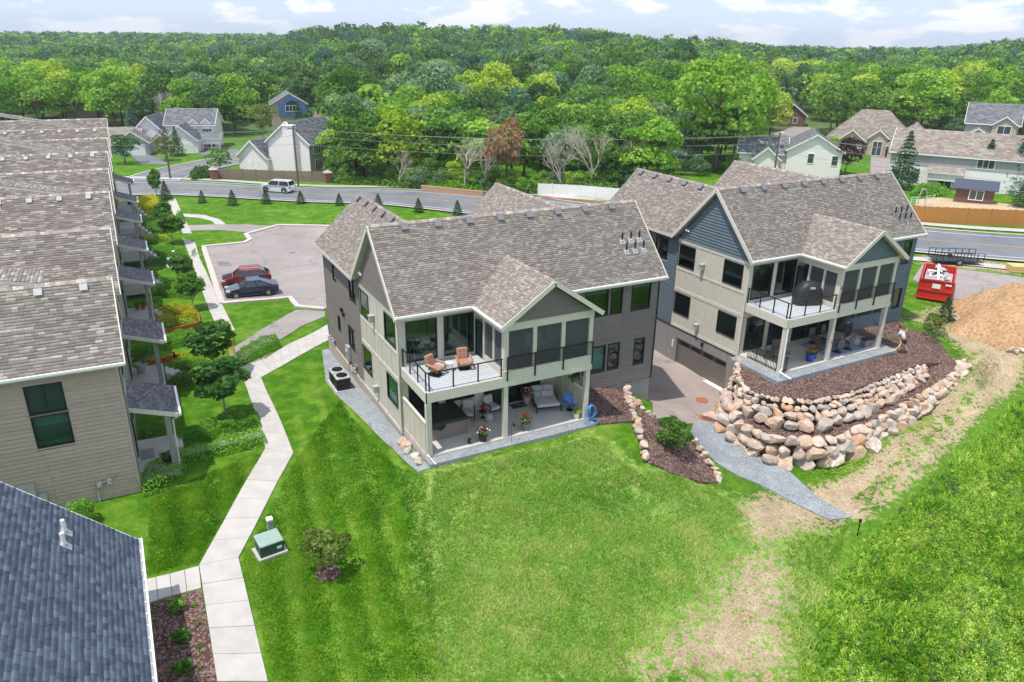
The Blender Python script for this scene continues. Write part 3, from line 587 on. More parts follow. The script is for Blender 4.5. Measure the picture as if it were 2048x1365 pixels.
stone_row('row of boulders outside the privacy panel at the patio corner', [(-.42, 2.9), (-.42, 2.2), (-.45, 1.3), (-.4, .4), (-.35, -.1)], .62, 24)
stone_row('loose heap of grey stones beside the dirt mound', [(40.60, -4.51), (41.33, -4.47), (41.34, -4.94), (42.11, -4.35), (40.55, -4.96)], .5, 25)
# ------------------------------------------------------------------ roofs and walls
def shingle_tabs(poly, e=0.15, wmin=0.2, wmax=0.55, th=0.022, seed=0, lift=0.0):
    """laps of shingle tabs over a planar roof polygon whose first edge is the eave; returns verts, quads, tint"""
    rn = random.Random(seed); p = [Vector(q) for q in poly]; o = p[0]; U = (p[1]-p[0]).normalized(); n = None
    for k in range(2, len(p)):
        n = U.cross(p[k]-o)
        if n.length > 1e-4: break
    n.normalize(); V = n.cross(U)
    if V.z < 0: V = -V; n = -n
    if n.z < 0: n = -n
    q2 = [((a-o).dot(U), (a-o).dot(V)) for a in p]; vmax = max(b for a, b in q2); vs = []; fs = []; ti = []
    def span(v):
        xs = []
        for (a, b), (c, d) in zip(q2, q2[1:]+q2[:1]):
            if (b-v)*(d-v) <= 0 and abs(b-d) > 1e-9: xs.append(a+(c-a)*(v-b)/(d-b))
        return (min(xs), max(xs)) if len(xs) > 1 else None
    k = 0
    while k*e < vmax-0.02:
        v0 = k*e; v1 = min(v0+e*1.25, vmax); s = span(min(v0+e*0.5, vmax-0.01)); k += 1
        if not s: continue
        x = s[0]-rn.uniform(0, wmax)
        while x < s[1]:
            w = rn.uniform(wmin, wmax); a, b = max(x, s[0]), min(x+w, s[1]); x += w
            if b-a < 0.02: continue
            t = th*rn.choice((0.7, 1.0, 1.5)); m = len(vs); b -= 0.006
            for (uu, vv, hh) in ((a, v0, lift), (b, v0, lift), (b, v0, lift+t), (a, v0, lift+t), (a, v1, lift+0.004), (b, v1, lift+0.004)):
                vs.append(tuple(o+U*uu+V*vv+n*hh))
            fs += [(m, m+1, m+2, m+3), (m+3, m+2, m+5, m+4), (m, m+3, m+4, m+4), (m+1, m+5, m+2, m+2)][:2]
            c = rn.random()**1.2; ti += [c*0.4, c]
    return vs, fs, ti
def shingles(parent, polys, mat, seed=0, name='shingles', **kw):
    V, Fc, T_ = [], [], []
    for k, p in enumerate(polys):
        v, f, t = shingle_tabs(p, seed=seed+k*17, **kw); m = len(V); V += v; Fc += [tuple(i+m for i in q) for q in f]; T_ += t
    o = link(name, npmesh(name, np.array(V), np.array(Fc), mat, T_), parent); return tag(o, kind='stuff')
def ridge_caps(parent, lines, mat, w=0.15, drop=0.14, step=0.2, seed=1):
    rn = random.Random(seed); V, Fc, T_ = [], [], []
    for a, b in lines:
        a, b = Vector(a), Vector(b); d = (b-a); L = d.length; d.normalize(); s = d.cross(Vector((0, 0, 1))).normalized(); n = int(L/step)
        for k in range(n):
            p, q = a+d*(k*L/n), a+d*((k+1.25)*L/n if k < n-1 else L); m = len(V)
            for c, h in ((p, .05), (q, .03)):
                V += [tuple(c+Vector((0, 0, h))), tuple(c+s*w+Vector((0, 0, h-drop))), tuple(c-s*w+Vector((0, 0, h-drop)))]
            Fc += [(m, m+1, m+4, m+3), (m, m+3, m+5, m+2), (m+1, m, m+2, m+2)][:2]; c = rn.random(); T_ += [c, c]
    return tag(link('ridge_caps', npmesh('ridge_caps', np.array(V), np.array(Fc), mat, T_), parent), kind='stuff')
def roofvent(parent, p, n, along, mat=None, s=1.0):
    """low box vent standing on a slope"""
    n = Vector(n).normalized(); a = Vector(along).normalized(); d = n.cross(a); b = B((Vector(p), a, d, n))
    b.hexa([(x*s, y*s, z*s) for x, y, z in ((-.16, -.16, 0), (.16, -.16, 0), (.16, .16, 0), (-.16, .16, 0), (-.14, -.14, .13), (.14, -.14, .13), (.14, .14, .13), (-.14, .14, .13))])
    b.box(-.2*s, -.21*s, .12*s, .2*s, .21*s, .17*s)
    return b.obj('vent', mat or M['vent'], parent)
def holes(b, u0, u1, z0, z1, ops, w0, w1):
    """sheathing between u0..u1, z0..z1 with rectangular openings left out"""
    us = sorted({u0, u1, *[min(max(v, u0), u1) for o in ops for v in o[:2]]}); zs = sorted({z0, z1, *[min(max(v, z0), z1) for o in ops for v in o[2:4]]})
    for a, c in zip(us[:-1], us[1:]):
        run = None
        for d, e in zip(zs[:-1], zs[1:]):
            m, k = (a+c)/2, (d+e)/2; solid = not any(o[0] < m < o[1] and o[2] < k < o[3] for o in ops)
            if solid: run = (run[0], e) if run else (d, e)
            if (not solid or e == zs[-1]) and run: b.box(a, w0, run[0], c, w1, run[1]); run = None
def siding(wall, F, u0, u1, z0, z1, ops, mat, e=0.2, clip=None, seams=()):
    z = z0
    while z < z1-0.02:
        zt = min(z+e-.016, z1); a, c = (clip(z) if clip else (u0, u1)); at_, ct = (clip(zt) if clip else (u0, u1)); segs = [(a, c, at_, ct)]
        if c-a < 0.05: break
        cut = sorted([(o[0]-.03, o[1]+.03) for o in ops if o[2] < zt-.02 and o[3] > z+.02]+[(s-.004, s+.004) for s in seams if a < s < c])
        for o in cut:
            nw = []
            for s in segs:
                if o[1] <= s[0] or o[0] >= s[1]: nw.append(s); continue
                if o[0]-s[0] > .03: nw.append((s[0], o[0], s[2], o[0]))
                if s[1]-o[1] > .03: nw.append((o[1], s[1], o[1], s[3]))
            segs = nw
        for s in segs:
            if s[3]-s[2] < 0: s = (s[0], s[1], (s[2]+s[3])/2-.01, (s[2]+s[3])/2+.01)
            b = B(F); b.hexa([(s[0], .004, z), (s[1], .004, z), (s[1], .06, z), (s[0], .06, z), (s[2], .004, zt), (s[3], .004, zt), (s[3], .012, zt), (s[2], .012, zt)])
            b.obj('siding_board', mat, wall)
        z += e
def window(parent, F, u0, u1, z0, z1, n=1, blind=0.0, glass='glass', bm='blind', name='window', trim=None, horiz=False):
    b = B(F); t = 0.055; d0, d1 = -.05, .05
    b.box(u0, d0, z0, u1, d1, z0+t); b.box(u0, d0, z1-t, u1, d1, z1); b.box(u0, d0, z0+t, u0+t, d1, z1-t); b.box(u1-t, d0, z0+t, u1, d1, z1-t)
    for k in range(1, n):
        if horiz: z = z0+(z1-z0)*k/n; b.box(u0+t, d0, z-.03, u1-t, d1, z+.03)
        else: x = u0+(u1-u0)*k/n; b.box(x-.03, d0, z0+t, x+.03, d1, z1-t)
    w = b.obj(name, M['frame'], parent)
    for k in range(n):
        if horiz: x0, x1, a, c = u0+t, u1-t, z0+(z1-z0)*k/n+.04, z0+(z1-z0)*(k+1)/n-.04
        else: x0, x1, a, c = u0+(u1-u0)*k/n+.04, u0+(u1-u0)*(k+1)/n-.04, z0+t, z1-t
        b = B(F); b.box(x0, -.02, a, x1, -.012, c); b.obj('pane', M[glass], w)
    if blind > 0:
        b = B(F); zz = z1-t-(z1-z0-2*t)*blind; b.box(u0+t+.02, -.14, zz, u1-t-.02, -.125, z1-t); b.obj('blind', M[bm], w)
    elif blind < 0:                                    # slatted blind
        b = B(F); k = z0+t+.02
        while k < z1-t-.03: b.hexa([(u0+t+.02, -.17, k), (u1-t-.02, -.17, k), (u1-t-.02, -.10, k+.03), (u0+t+.02, -.10, k+.03), (u0+t+.02, -.17, k+.008), (u1-t-.02, -.17, k+.008), (u1-t-.02, -.10, k+.038), (u0+t+.02, -.10, k+.038)]); k += .075
        b.obj('blind', M[bm], w)
    if trim:
        b = B(F); g = .09
        b.box(u0-g, .0, z0-g, u1+g, .042, z0); b.box(u0-g, 0, z1, u1+g, .042, z1+g); b.box(u0-g, 0, z0, u0, .042, z1); b.box(u1, 0, z0, u1+g, .042, z1); b.obj('casing', M[trim], w)
    return w
def lantern(parent, F, u, z):
    b = B(F); b.box(u-.09, .0, z-.13, u+.09, .05, z+.13); b.box(u-.13, .05, z-.2, u+.13, .3, z+.16); b.box(u-.16, .02, z+.16, u+.16, .33, z+.2)
    return b.obj('wall_light', M['grey'], parent)
def numeral(parent, F, txt, u, z, size=0.3, mat='black'):
    cu = bpy.data.curves.new('house_number', 'FONT'); cu.body = txt; cu.size = size; cu.extrude = 0.012
    tmp = bpy.data.objects.new('tmp', cu); COL.objects.link(tmp); dg = bpy.context.evaluated_depsgraph_get(); me = bpy.data.meshes.new_from_object(tmp.evaluated_get(dg)); bpy.data.objects.remove(tmp)
    a, t, n, k = F; me.transform(Matrix(((t.x, k.x, n.x, 0), (t.y, k.y, n.y, 0), (t.z, k.z, n.z, 0), (0, 0, 0, 1)))); me.materials.clear(); me.materials.append(M[mat])
    return link('house_number', me, parent, a+t*u+n*.05+k*z)
def vboards(wall, F, u0, u1, z0, z1, ops, mat, w=0.3):
    n = max(1, int(round((u1-u0)/w))); s = (u1-u0)/n
    for i in range(n):
        a, c = u0+i*s+.006, u0+(i+1)*s-.006; segs = [(z0, z1)]
        for o in ops:
            if o[0] < (a+c)/2 < o[1]:
                nw = []
                for p, r in segs:
                    if o[3] <= p or o[2] >= r: nw.append((p, r)); continue
                    if o[2]-p > .03: nw.append((p, o[2]))
                    if r-o[3] > .03: nw.append((o[3], r))
                segs = nw
        for p, r in segs:
            b = B(F); b.box(a, .003, p, c, .025+.006*(i % 2), r); b.obj('board', mat, wall)
# ------------------------------------------------------------------ the two-storey house type with deck, screened porch and patio
DD, AA, BB, LL = 3.45, 4.22, 9.41, 16.2
def duplex(name, label, loc, rz, sid, second):
    root = thing(name, label, 'house', loc, rz); S = M[sid]
    gz = -3.0 if second else -0.95
    # --- left wall, cream panelled part
    FL = frame((-.12, 10.1, 0), (0, -1, 0), (-1, 0, 0))
    ops = [(.05, 1.75, 4.35, 5.88), (4.5, 6.2, 4.35, 5.88), (.05, 1.75, .88, 2.4), (4.5, 6.2, .88, 2.4)]
    base = -0.18 if second else -0.42
    b = B(FL); holes(b, 0, 6.65, base, 6.2, ops, -.14, 0); w = b.obj('wall', M['cream'], root)
    for z0, z1 in ((5.98, 6.22), (4.05, 4.19), (2.52, 2.74), (base, base+.2)):
        b = B(FL); b.box(0, .002, z0, 6.65, .03, z1); b.obj('trim_band', M['trim'], w)
    for u in (0.02, 1.87, 3.15, 4.38, 6.53):
        for z0, z1 in ((4.19, 5.98), (2.74, 4.05), (base+.2, 2.52)):
            b = B(FL); b.box(u, .002, z0, u+.1, .028, z1); b.obj('batten', M['trim'], w)
    for u in (1.0, 2.5, 3.75, 5.4):
        b = B(FL); b.box(u, .002, 2.74, u+.06, .024, 4.05); b.obj('batten', M['cream'], w)
    for k, o in enumerate(ops): window(root, FL, *o, n=1, glass='glassteal' if (k > 1 and not second) else 'glass', blind=(.0 if second else (0, 0, .0, .97)[k]))
    lantern(root, FL, 2.62, 4.85); lantern(root, FL, 2.75, .6)
    b = B(FL); b.add([(0, -.14, 6.2), (6.65, -.14, 6.2), (3.33, -.14, 9.95), (0, 0, 6.2), (6.65, 0, 6.2), (3.33, 0, 9.95)], [(0, 1, 2), (5, 4, 3), (0, 3, 4, 1)]); g = b.obj('gable', M['lapshade'], root)
    siding(g, FL, 0, 6.65, 6.22, 9.9, [], S, clip=lambda z: (max(0, (z-6.2)/1.13+.02), min(6.65, 6.65-(z-6.2)/1.13-.02)), seams=(4.1,))
    b = B(FL); b.ell((.75, .12, 6.95), (.1, .1, .1)); b.box(.7, .0, 6.9, .8, .1, 7.0); b.ell((.95, .12, 6.9), (.07, .07, .07)); b.obj('flood_light', M['white'], root)
    # --- left wall, rear sided part
    FR = frame((.03, 18.7, 0), (0, -1, 0), (-1, 0, 0)); oR = [(2.2, 3.0, 4.5, 5.8), (6.0, 7.35, 4.42, 5.8), (2.7, 3.35, 1.2, 2.3), (5.2, 6.55, 1.0, 2.35)]
    b = B(FR); holes(b, 0, 8.6, -.5, 6.4, oR, -.14, 0); w = b.obj('wall', M['lapshade'], root); siding(w, FR, 0, 8.6, -.5, 6.35, oR, S, seams=(1.6, 4.5))
    for k, o in enumerate(oR): window(root, FR, *o, n=2 if k % 2 else 1, blind=(.97 if second else .45), bm='blindbrown' if second else 'blind')
    b = B(FR); b.box(-.05, .0, -.5, .09, .06, 6.35); b.obj('corner_board', S, root)
    # --- foundation or garage storey below
    if second:
        FG = frame((-.09, 18.7, 0), (0, -1, 0), (-1, 0, 0)); og = [(18.7-9.3, 18.7-4.25, -3.2, -.93), (18.7-17.2, 18.7-12.1, -3.2, -.93)]
        b = B(FG); holes(b, 0, 15.25, -3.3, -.2, og, -.2, 0); w = b.obj('garage_wall', M['greyboard'], root); vboards(w, FG, 0, 15.25, -3.3, -.22, og, M['greyboard'])
        b = B(FG); b.box(0, .0, -.22, 15.25, .07, -.16); b.obj('ledge', M['frame'], root)
        for o in og:
            b = B(FG); n = 4; d = b
            for k in range(n): d.box(o[0]+.06, -.16, -2.95+k*.5+.006, o[1]-.06, -.11, -2.95+(k+1)*.5-.006)
            dr = b.obj('garage_door', M['garage'], root)
            for k in range(4):
                u = o[0]+.25+k*1.2; b = B(FG); b.box(u, -.11, -1.36, u+.95, -.1, -1.06); b.obj('pane', M['frame'], dr)
            b = B(FG); b.box(o[0], -.2, -3.1, o[0]+.06, .04, -.93); b.box(o[1]-.06, -.2, -3.1, o[1], .04, -.93); b.box(o[0], -.2, -.95, o[1], .04, -.88); b.obj('door_frame', M['garage'], dr)
            b = B(FG); b.box(o[0], -.1, -3.1, o[1], .25, -2.93); b.obj('threshold', M['white'], dr)
        b = B(FG); b.box(18.7-6.75, .03, -.62, 18.7-6.6, .18, -.36); b.obj('wall_light', M['black'], root)
        b = B(FG); b.box(18.7-9.75, .03, -1.75, 18.7-9.65, .08, -1.2); b.obj('keypad', M['white'], root)
    else:
        b = B(); b.box(-.1, 3.45, -1.6, .06, 18.68, -.42); b.obj('foundation', M['foundation'], root)
        b = B(FR); b.box(4.0, .03, 2.95, 4.25, .2, 3.15); b.box(4.35, .03, 2.75, 4.6, .2, 2.95); b.obj('wall_vents', M['black'], root)
    # --- front wall behind the deck
    FF = frame((0, DD, 0), (1, 0, 0), (0, -1, 0))
    lo1 = (.3, 1.97, .12, 2.45) if second else (.3, 1.97, .9, 2.5)
    oF = [(.27, 1.98, 3.66, 5.91), (2.37, 4.08, 3.66, 5.91), lo1, (2.4, 4.1, lo1[2], lo1[3])]
    b = B(FF); holes(b, -.12, AA, -.05, 6.4, oF, -.14, 0); w = b.obj('wall', M['cream'], root)
    for z0, z1 in ((5.98, 6.3), (3.52, 3.64), (2.6, 2.8)):
        b = B(FF); b.box(-.12, .002, z0, AA-.02, .03, z1); b.obj('trim_band', M['trim'], w)
    for u in (-.12, 2.05, 4.1):
        b = B(FF); b.box(u, .002, 3.64, u+.12, .028, 5.98); b.obj('batten', M['trim'], w)
    window(root, FF, *oF[0], n=1); window(root, FF, *oF[1], n=1, name='glass_door')
    window(root, FF, *oF[2], n=1, blind=0 if second else -1, bm='blindbrown' if second else 'blind'); window(root, FF, *oF[3], n=1, blind=0 if second else -1)
    # behind the patio and porch
    oM = [(4.7, 8.3, .05, 2.4), (4.9, 8.6, 3.6, 5.9)]
    b = B(FF); holes(b, AA, BB, -.05, 6.4, oM, -.14, 0); b.obj('wall', M['cream'], root)
    window(root, FF, *oM[0], n=3, name='sliding_door'); window(root, FF, *oM[1], n=3, name='sliding_door')
    # right hand sided part
    oW = [(10.1, 10.95, .88, 2.46), (11.15, 12.74, .88, 2.46), (12.92, 13.76, .88, 2.46), (14.85, 15.62, .88, 2.46), (11.1, 12.7, 4.43, 5.99), (12.88, 13.71, 4.43, 5.99), (14.36, 15.75, 4.43, 6.02)]
    if second: oW[6] = (14.95, 15.8, 4.28, 5.86); oW[3] = (14.95, 15.8, .78, 2.33)
    b = B(FF); holes(b, BB, LL, -.25, 6.4, oW, -.14, 0); w = b.obj('wall', M['lapshade'], root); siding(w, FF, BB, LL, -.25, 6.32, oW, S, seams=(11.0, 13.9))
    for k, o in enumerate(oW): window(root, FF, *o, n=1, blind=(.97, .97, -1, -1, .14, .14, .14)[k] if not second else (.3, .97, .3, .97, .14, .14, .3)[k], bm='blind' if not second or k != 3 else 'trim', glass='glassteal' if k in (1, 4, 5, 6) else 'glass')
    b = B(); b.box(LL-.02, DD-.04, -.25, LL+.08, 8.5, 6.35); b.obj('end_wall', S, root)
    b = B(FF); b.box(BB, .0, -.3, LL+.06, .05, -.22); b.obj('ledge', M['frame'], root)
    b = B(FF); b.box(BB, -.12, -1.2, 12.6, -.01, -.3); b.obj('foundation', M['foundation'], root)
    if not second:
        b = B(FF); b.box(12.4, -.14, -3.4, LL, 0, -.3); w = b.obj('garage_wall', M['greyboard'], root); vboards(w, FF, 12.4, LL+.05, -3.4, -.31, [], M['greyboard'], .36)
        b = B(); b.box(LL-.05, DD, -3.4, LL+.04, 18, -.3); b.obj('end_foundation', M['greyboard'], root)
        b = B(); b.cyl((LL+.12, DD-.06, -.3), (LL+.12, DD-.06, 6.2), .045); b.obj('downspout', M['black'], root)
    # rear and inside
    b = B(); b.box(.1, 18.55, -3.0 if second else -1.6, LL, 18.7, 6.4); b.obj('rear_wall', S, root)
    b = B(); b.box(.05, DD+.15, 3.2, LL-.1, 18.5, 3.45); b.box(.05, DD+.15, -.1, LL-.1, 18.5, .03); b.obj('floors', M['intfloor'], root)
    b = B(); b.box(.05, DD+.15, 6.3, LL-.1, 18.5, 6.36); b.box(.05, DD+.15, 2.85, LL-.1, 18.5, 3.1); b.obj('ceilings', M['white'], root)
    b = B(); b.box(3.6, DD+3.4, .03, LL-.2, DD+3.5, 6.3); b.box(3.3, 7.4, .03, 3.42, 18.4, 6.3); b.box(.1, 7.0, .03, 3.3, 7.1, 6.3); b.box(9.4, DD+.2, .03, 9.5, DD+3.4, 6.3); b.box(14.0, DD+.2, .03, 14.1, DD+3.4, 6.3); b.obj('partitions', M['interior'], root)
    # --- roofs
    RY, RZ, EZ, E0, E1, RX0, RX1 = 6.77, 10.24, 6.4, 3.02, 10.52, -.43, 16.5
    front = [(RX0, E0, EZ), (RX1, E0, EZ), (RX1, RY, RZ), (RX0, RY, RZ)]; back = [(RX1, E1, EZ), (RX0, E1, EZ), (RX0, RY, RZ), (RX1, RY, RZ)]
    wl_ = [(RX0, 19.1, EZ), (RX0, E1, EZ), (2.82, 7.5, 9.5), (2.82, 19.1, 9.5)]; wr_ = [(6.07, E1, EZ), (6.07, 19.1, EZ), (2.82, 19.1, 9.5), (2.82, 7.5, 9.5)]
    xl = [(9.9, 19.1, EZ), (9.9, E1, EZ), (13.15, 7.5, 9.5), (13.15, 19.1, 9.5)]; xr = [(16.4, E1, EZ), (16.4, 19.1, EZ), (13.15, 19.1, 9.5), (13.15, 7.5, 9.5)]
    pl_ = [(3.87, 3.02, EZ), (3.87, -.43, EZ), (6.73, -.43, 8.35), (6.73, 4.95, 8.35)]; pr_ = [(9.59, -.43, EZ), (9.59, 3.02, EZ), (6.73, 4.95, 8.35), (6.73, -.43, 8.35)]
    b = B()
    for p in (front, back, wl_, wr_, xl, xr, pl_, pr_): b.slab(p, (0, 0, -.16))
    rf = b.obj('roof', M['trim'], root)
    shingles(rf, [front, wl_, xl, pl_, pr_], M['shingle'], seed=11 if second else 3, e=.125, wmin=.14, wmax=.32, lift=.006)
    shingles(rf, [back, wr_, xr], M['shingle'], seed=51, e=.3, wmin=.4, wmax=.9, lift=.006, name='rear_shingles')
    ridge_caps(rf, [((RX0, RY, RZ), (RX1, RY, RZ)), ((2.82, 7.6, 9.5), (2.82, 19.1, 9.5)), ((13.15, 7.6, 9.5), (13.15, 19.1, 9.5)), ((6.73, -.43, 8.35), (6.73, 4.9, 8.35))], M['shingle'])
    def trimbar(p0, p1, w=.06, h=.2, nm='fascia'):
        b = B(); b.bar(p0, p1, w, h); b.obj(nm, M['trim'], rf)
    dz = -.11
    for p0, p1 in (((RX0, E0-.02, EZ+dz), (3.8, E0-.02, EZ+dz)), ((9.66, E0-.02, EZ+dz), (RX1, E0-.02, EZ+dz)), ((RX0-.02, E1+.1, EZ+dz), (RX0-.02, 19.1, EZ+dz)), ((3.85, 3.0, EZ+dz), (3.85, -.43, EZ+dz)), ((9.61, -.43, EZ+dz), (9.61, 3.0, EZ+dz))): trimbar(p0, p1)
    for p0, p1 in (((RX0-.02, E0-.1, EZ+dz-.06), (RX0-.02, RY, RZ+dz+.02)), ((RX0-.02, E1+.1, EZ+dz-.06), (RX0-.02, RY, RZ+dz+.02)), ((RX1+.02, E0-.1, EZ+dz-.06), (RX1+.02, RY, RZ+dz+.02)), ((3.77, -.46, EZ+dz-.05), (6.73, -.46, 8.35+dz+.02)), ((9.69, -.46, EZ+dz-.05), (6.73, -.46, 8.35+dz+.02))): trimbar(p0, p1, .05, .24, 'rake_board')
    for p0, p1 in (((RX0, E0-.09, EZ-.03), (3.75, E0-.09, EZ-.03)), ((9.7, E0-.09, EZ-.03), (RX1, E0-.09, EZ-.03)), ((3.79, 2.9, EZ-.03), (3.79, -.4, EZ-.03))):
        b = B(); b.bar(p0, p1, .12, .1); b.obj('gutter', M['white'], rf)
    b = B(); b.tube([(-.3, 2.95, 6.3), (-.2, 3.3, 6.1), (-.2, 3.38, 5.9), (-.2, 3.38, -.2 if not second else -2.6)], .045); b.obj('downspout', M['trim'], rf)
    sl = Vector((0, -1.03, 1))
    for k in range(8): x = 1.49+k*1.874; roofvent(rf, (x, 6.5, 6.4+1.03*(6.5-3.02)+.02), sl, (1, 0, 0))
    for k in range(5): roofvent(rf, (2.56, 18.21-k*1.7, 9.27), (-.954, 0, 1), (0, 1, 0))
    ys = (4.84, 4.35) if not second else (4.27, 3.88)
    for y in ys:
        for x in (14.42, 15.04, 15.65):
            z = 6.4+1.03*(y-3.02); b = B(); b.cyl((x, y, z), (x, y, z+.55), .055); pp = b.obj('pipe', M['black'], rf)
            b = B((Vector((x, y, z+.02)), Vector((1, 0, 0)), Vector((0, 1, 1.03)).normalized(), Vector((0, -1.03, 1)).normalized())); b.box(-.17, -.19, 0, .17, .19, .03); b.cyl((0, 0, .03), (0, 0, .12), .1, .07); b.obj('flashing', M['galv'] if not second else M['vent'], pp)
    # --- deck
    b = B(); b.box(.0, .02, 3.12, AA-.13, DD-.05, 3.4); dk = b.obj('deck', M['cream'], root)
    n = 24; s = (DD-.05)/n
    for k in range(n):
        b = B(); b.box(-.03, .0+k*s+.006, 3.4, AA-.06, (k+1)*s-.006, 3.52); b.obj('plank', M['deck'], dk)
    for x0, y0, x1, y1 in ((-.06, -.06, AA-.13, .02), (-.07, -.06, .0, DD), (AA-.13, -.06, BB+.02, .02), (BB-.06, .02, BB+.02, DD)):
        b = B(); b.box(x0, y0, 2.96, x1, y1, 3.5 if x0 < 4 and x1 < 5 else 3.83); b.obj('beam', M['trim'], dk)
    # railing: left side and front of deck, then the porch front
    rl = None
    b = B(); b.bar((.05, DD, 4.49), (.05, .05, 4.49), .06, .05); b.bar((.05, .05, 4.49), (AA-.1, .05, 4.49), .06, .05); rl = b.obj('railing', M['black'], root)
    for x, y in [(.05, DD-.08), (.05, 2.35), (.05, 1.25), (.05, .18), (.17, .05), (1.43, .05), (2.76, .05), (4.04, .05)]:
        b = B(); b.box(x-.03, y-.03, 3.45, x+.03, y+.03, 4.47); b.obj('baluster_post', M['black'], rl)
    for k in range(7):
        z = 3.6+k*.12; b = B(); b.bar((.05, DD-.1, z), (.05, .1, z), .006); b.bar((.1, .05, z), (AA-.15, .05, z), .006); b.obj('cable', M['black'], rl)
    b = B(); b.bar((AA+.08, -.1, 4.57), (BB, -.1, 4.57), .05, .05); pr = b.obj('railing', M['black'], root)
    for x in (4.32, 5.92, 7.6, 9.4):
        b = B(); b.box(x-.03, -.13, 3.3, x+.03, -.07, 4.57); b.obj('baluster_post', M['black'], pr)
    for k in range(7):
        z = 3.86+k*.1; b = B(); b.bar((4.34, -.1, z), (9.38, -.1, z), .016); b.obj('rail_bar', M['black'], pr)
    # porch shell
    for x0, x1 in ((AA-.03, 4.42), (5.82, 6.03), (7.49, 7.71), (9.17, BB)):
        b = B(); b.box(x0, 0.0, 3.83, x1, .2, 5.95); b.obj('porch_post', M['trim'], root)
    b = B(); b.box(AA-.05, -.02, 5.95, BB+.02, .2, 6.36); b.box(AA-.03, .2, 5.75, AA+.12, DD, 6.36); b.box(BB-.12, .2, 5.95, BB, DD, 6.36); b.obj('porch_header', M['trim'], root)
    for x0, x1 in ((4.42, 5.82), (6.03, 7.49), (7.71, 9.17)):
        b = B(); b.box(x0, .09, 3.83, x1, .094, 5.95); b.obj('screen', M['screen'], root)
    for y in (.2, 1.22, 2.38):
        b = B(); b.box(AA-.03, y, 3.5, AA+.1, y+.14, 5.75); b.obj('porch_post', M['trim'], root)
    for y0, y1 in ((.34, 1.22), (1.36, 2.38)):
        b = B(); b.box(AA+.03, y0, 3.5, AA+.034, y1, 5.75); b.obj('screen', M['screen'], root)
    b = B(); b.box(AA+.02, .34, 3.5, AA+.08, 2.4, 3.85); b.obj('kick_panel', M['trim'], root)
    window(root, frame((AA-.02, DD, 0), (0, -1, 0), (-1, 0, 0)), .06, .9, 3.54, 5.5, name='porch_door')
    b = B(); b.box(AA, .2, 3.4, BB, DD, 3.5); b.box(BB-.1, .2, 3.5, BB, DD, 5.95); b.obj('porch_floor', M['cream'], root)
    b = B(); b.box(AA+.1, .2, 6.3, BB-.1, DD, 6.36); b.box(AA-.1, .05, 2.97, BB-.1, DD, 3.1); b.obj('porch_ceiling', M['cream'], root)
    FP = frame((0, -.02, 0), (1, 0, 0), (0, -1, 0)); b = B(FP); b.add([(4.3, -.1, 6.36), (9.2, -.1, 6.36), (6.73, -.1, 8.1), (4.3, 0, 6.36), (9.2, 0, 6.36), (6.73, 0, 8.1)], [(0, 1, 2), (5, 4, 3), (0, 3, 4, 1)]); g = b.obj('gable', M['lapshade'], root)
    siding(g, FP, 0, 0, 6.37, 8.05, [], S, clip=lambda z: (4.28+(z-6.36)/.7, 9.18-(z-6.36)/.7), seams=(5.5, 7.8), e=.18)
    for x in (.1, AA-.03, BB-.27):
        b = B(); b.box(x-.12+(.12 if x > 1 else 0), .0, -.02, x+.14+(.1 if x > 1 else 0), .26, 2.98); b.obj('post', M['trim'], root)
    # patio
    b = B(); b.box(-.05, -.02, -.6, 9.5, DD, -.03); pt = b.obj('patio', M['patio'], root)
    xs, ys2 = (-.05, 2.35, 4.75, 7.1, 9.5), (-.02, 1.75, DD)
    for a, c in zip(xs[:-1], xs[1:]):
        for d, e in zip(ys2[:-1], ys2[1:]): b = B(); b.box(a+.004, d+.004, -.03, c-.004, e-.004, 0); b.obj('slab', M['patio'], pt)
    return root
W1 = duplex('taupe_house', 'taupe sided house with brown shingle roof, furnished deck and hot tub patio', (0, 0, 0), 0, 'taupe', False)
W2 = duplex('blue_house', 'slate blue sided house above boulder walls with garage door at driveway level', H2L, H2R, 'slate', True)
numeral(W1, frame((-.02, 18.7, 0), (0, -1, 0), (-1, 0, 0)), '44', 3.9, 2.9, .32)
# patio surrounds that differ between the two
FX = frame((-.02, 3.4, 0), (0, -1, 0), (-1, 0, 0)); b = B(FX); b.box(0, -.06, -.35, 3.2, 0, 1.72); pv = b.obj('privacy_panel', M['cream'], W1)
for u in (0, .8, 1.6, 2.4, 3.1): b = B(FX); b.box(u, .0, -.35, u+.08, .025, 1.72); b.obj('batten', M['trim'], pv)
b = B(FX); b.box(-.02, -.09, 1.72, 3.24, .05, 1.8); b.obj('cap', M['trim'], pv)
b = B(); b.box(9.3, .26, 0, 9.4, DD, 1.45); b.box(9.3, 1.75, 1.45, 9.4, DD, 2.97); b.box(9.28, .26, 1.45, 9.45, 1.75, 1.52); sp = b.obj('side_panel', M['cream'], W1)
for y in (.5, 1.2, 1.75, 2.6): b = B(); b.box(9.275, y, 0, 9.3, y+.07, 1.45 if y < 1.7 else 2.95); b.obj('batten', M['trim'], sp)
b = B(); b.bar((0, 2.75, .95), (0, .3, .95), .05, .04); b.bar((0, 2.75, .1), (0, .3, .1), .04, .03); lr = b.obj('patio_railing', M['black'], W2)
for k in range(21): b = B(); y = .32+k*.12; t = .025 if k % 7 else .045; b.box(-t/2, y-t/2, 0, t/2, y+t/2, .95); b.obj('baluster', M['black'], lr)
b = B(); b.bar((.3, .03, .95), (.62, .03, .95), .05, .04); b.bar((.3, .03, .1), (.62, .03, .1), .04, .03); lr = b.obj('patio_railing', M['black'], W2)
for k in range(4): b = B(); x = .3+k*.105; b.box(x-.014, .015, 0, x+.014, .045, .95); b.obj('baluster', M['black'], lr)
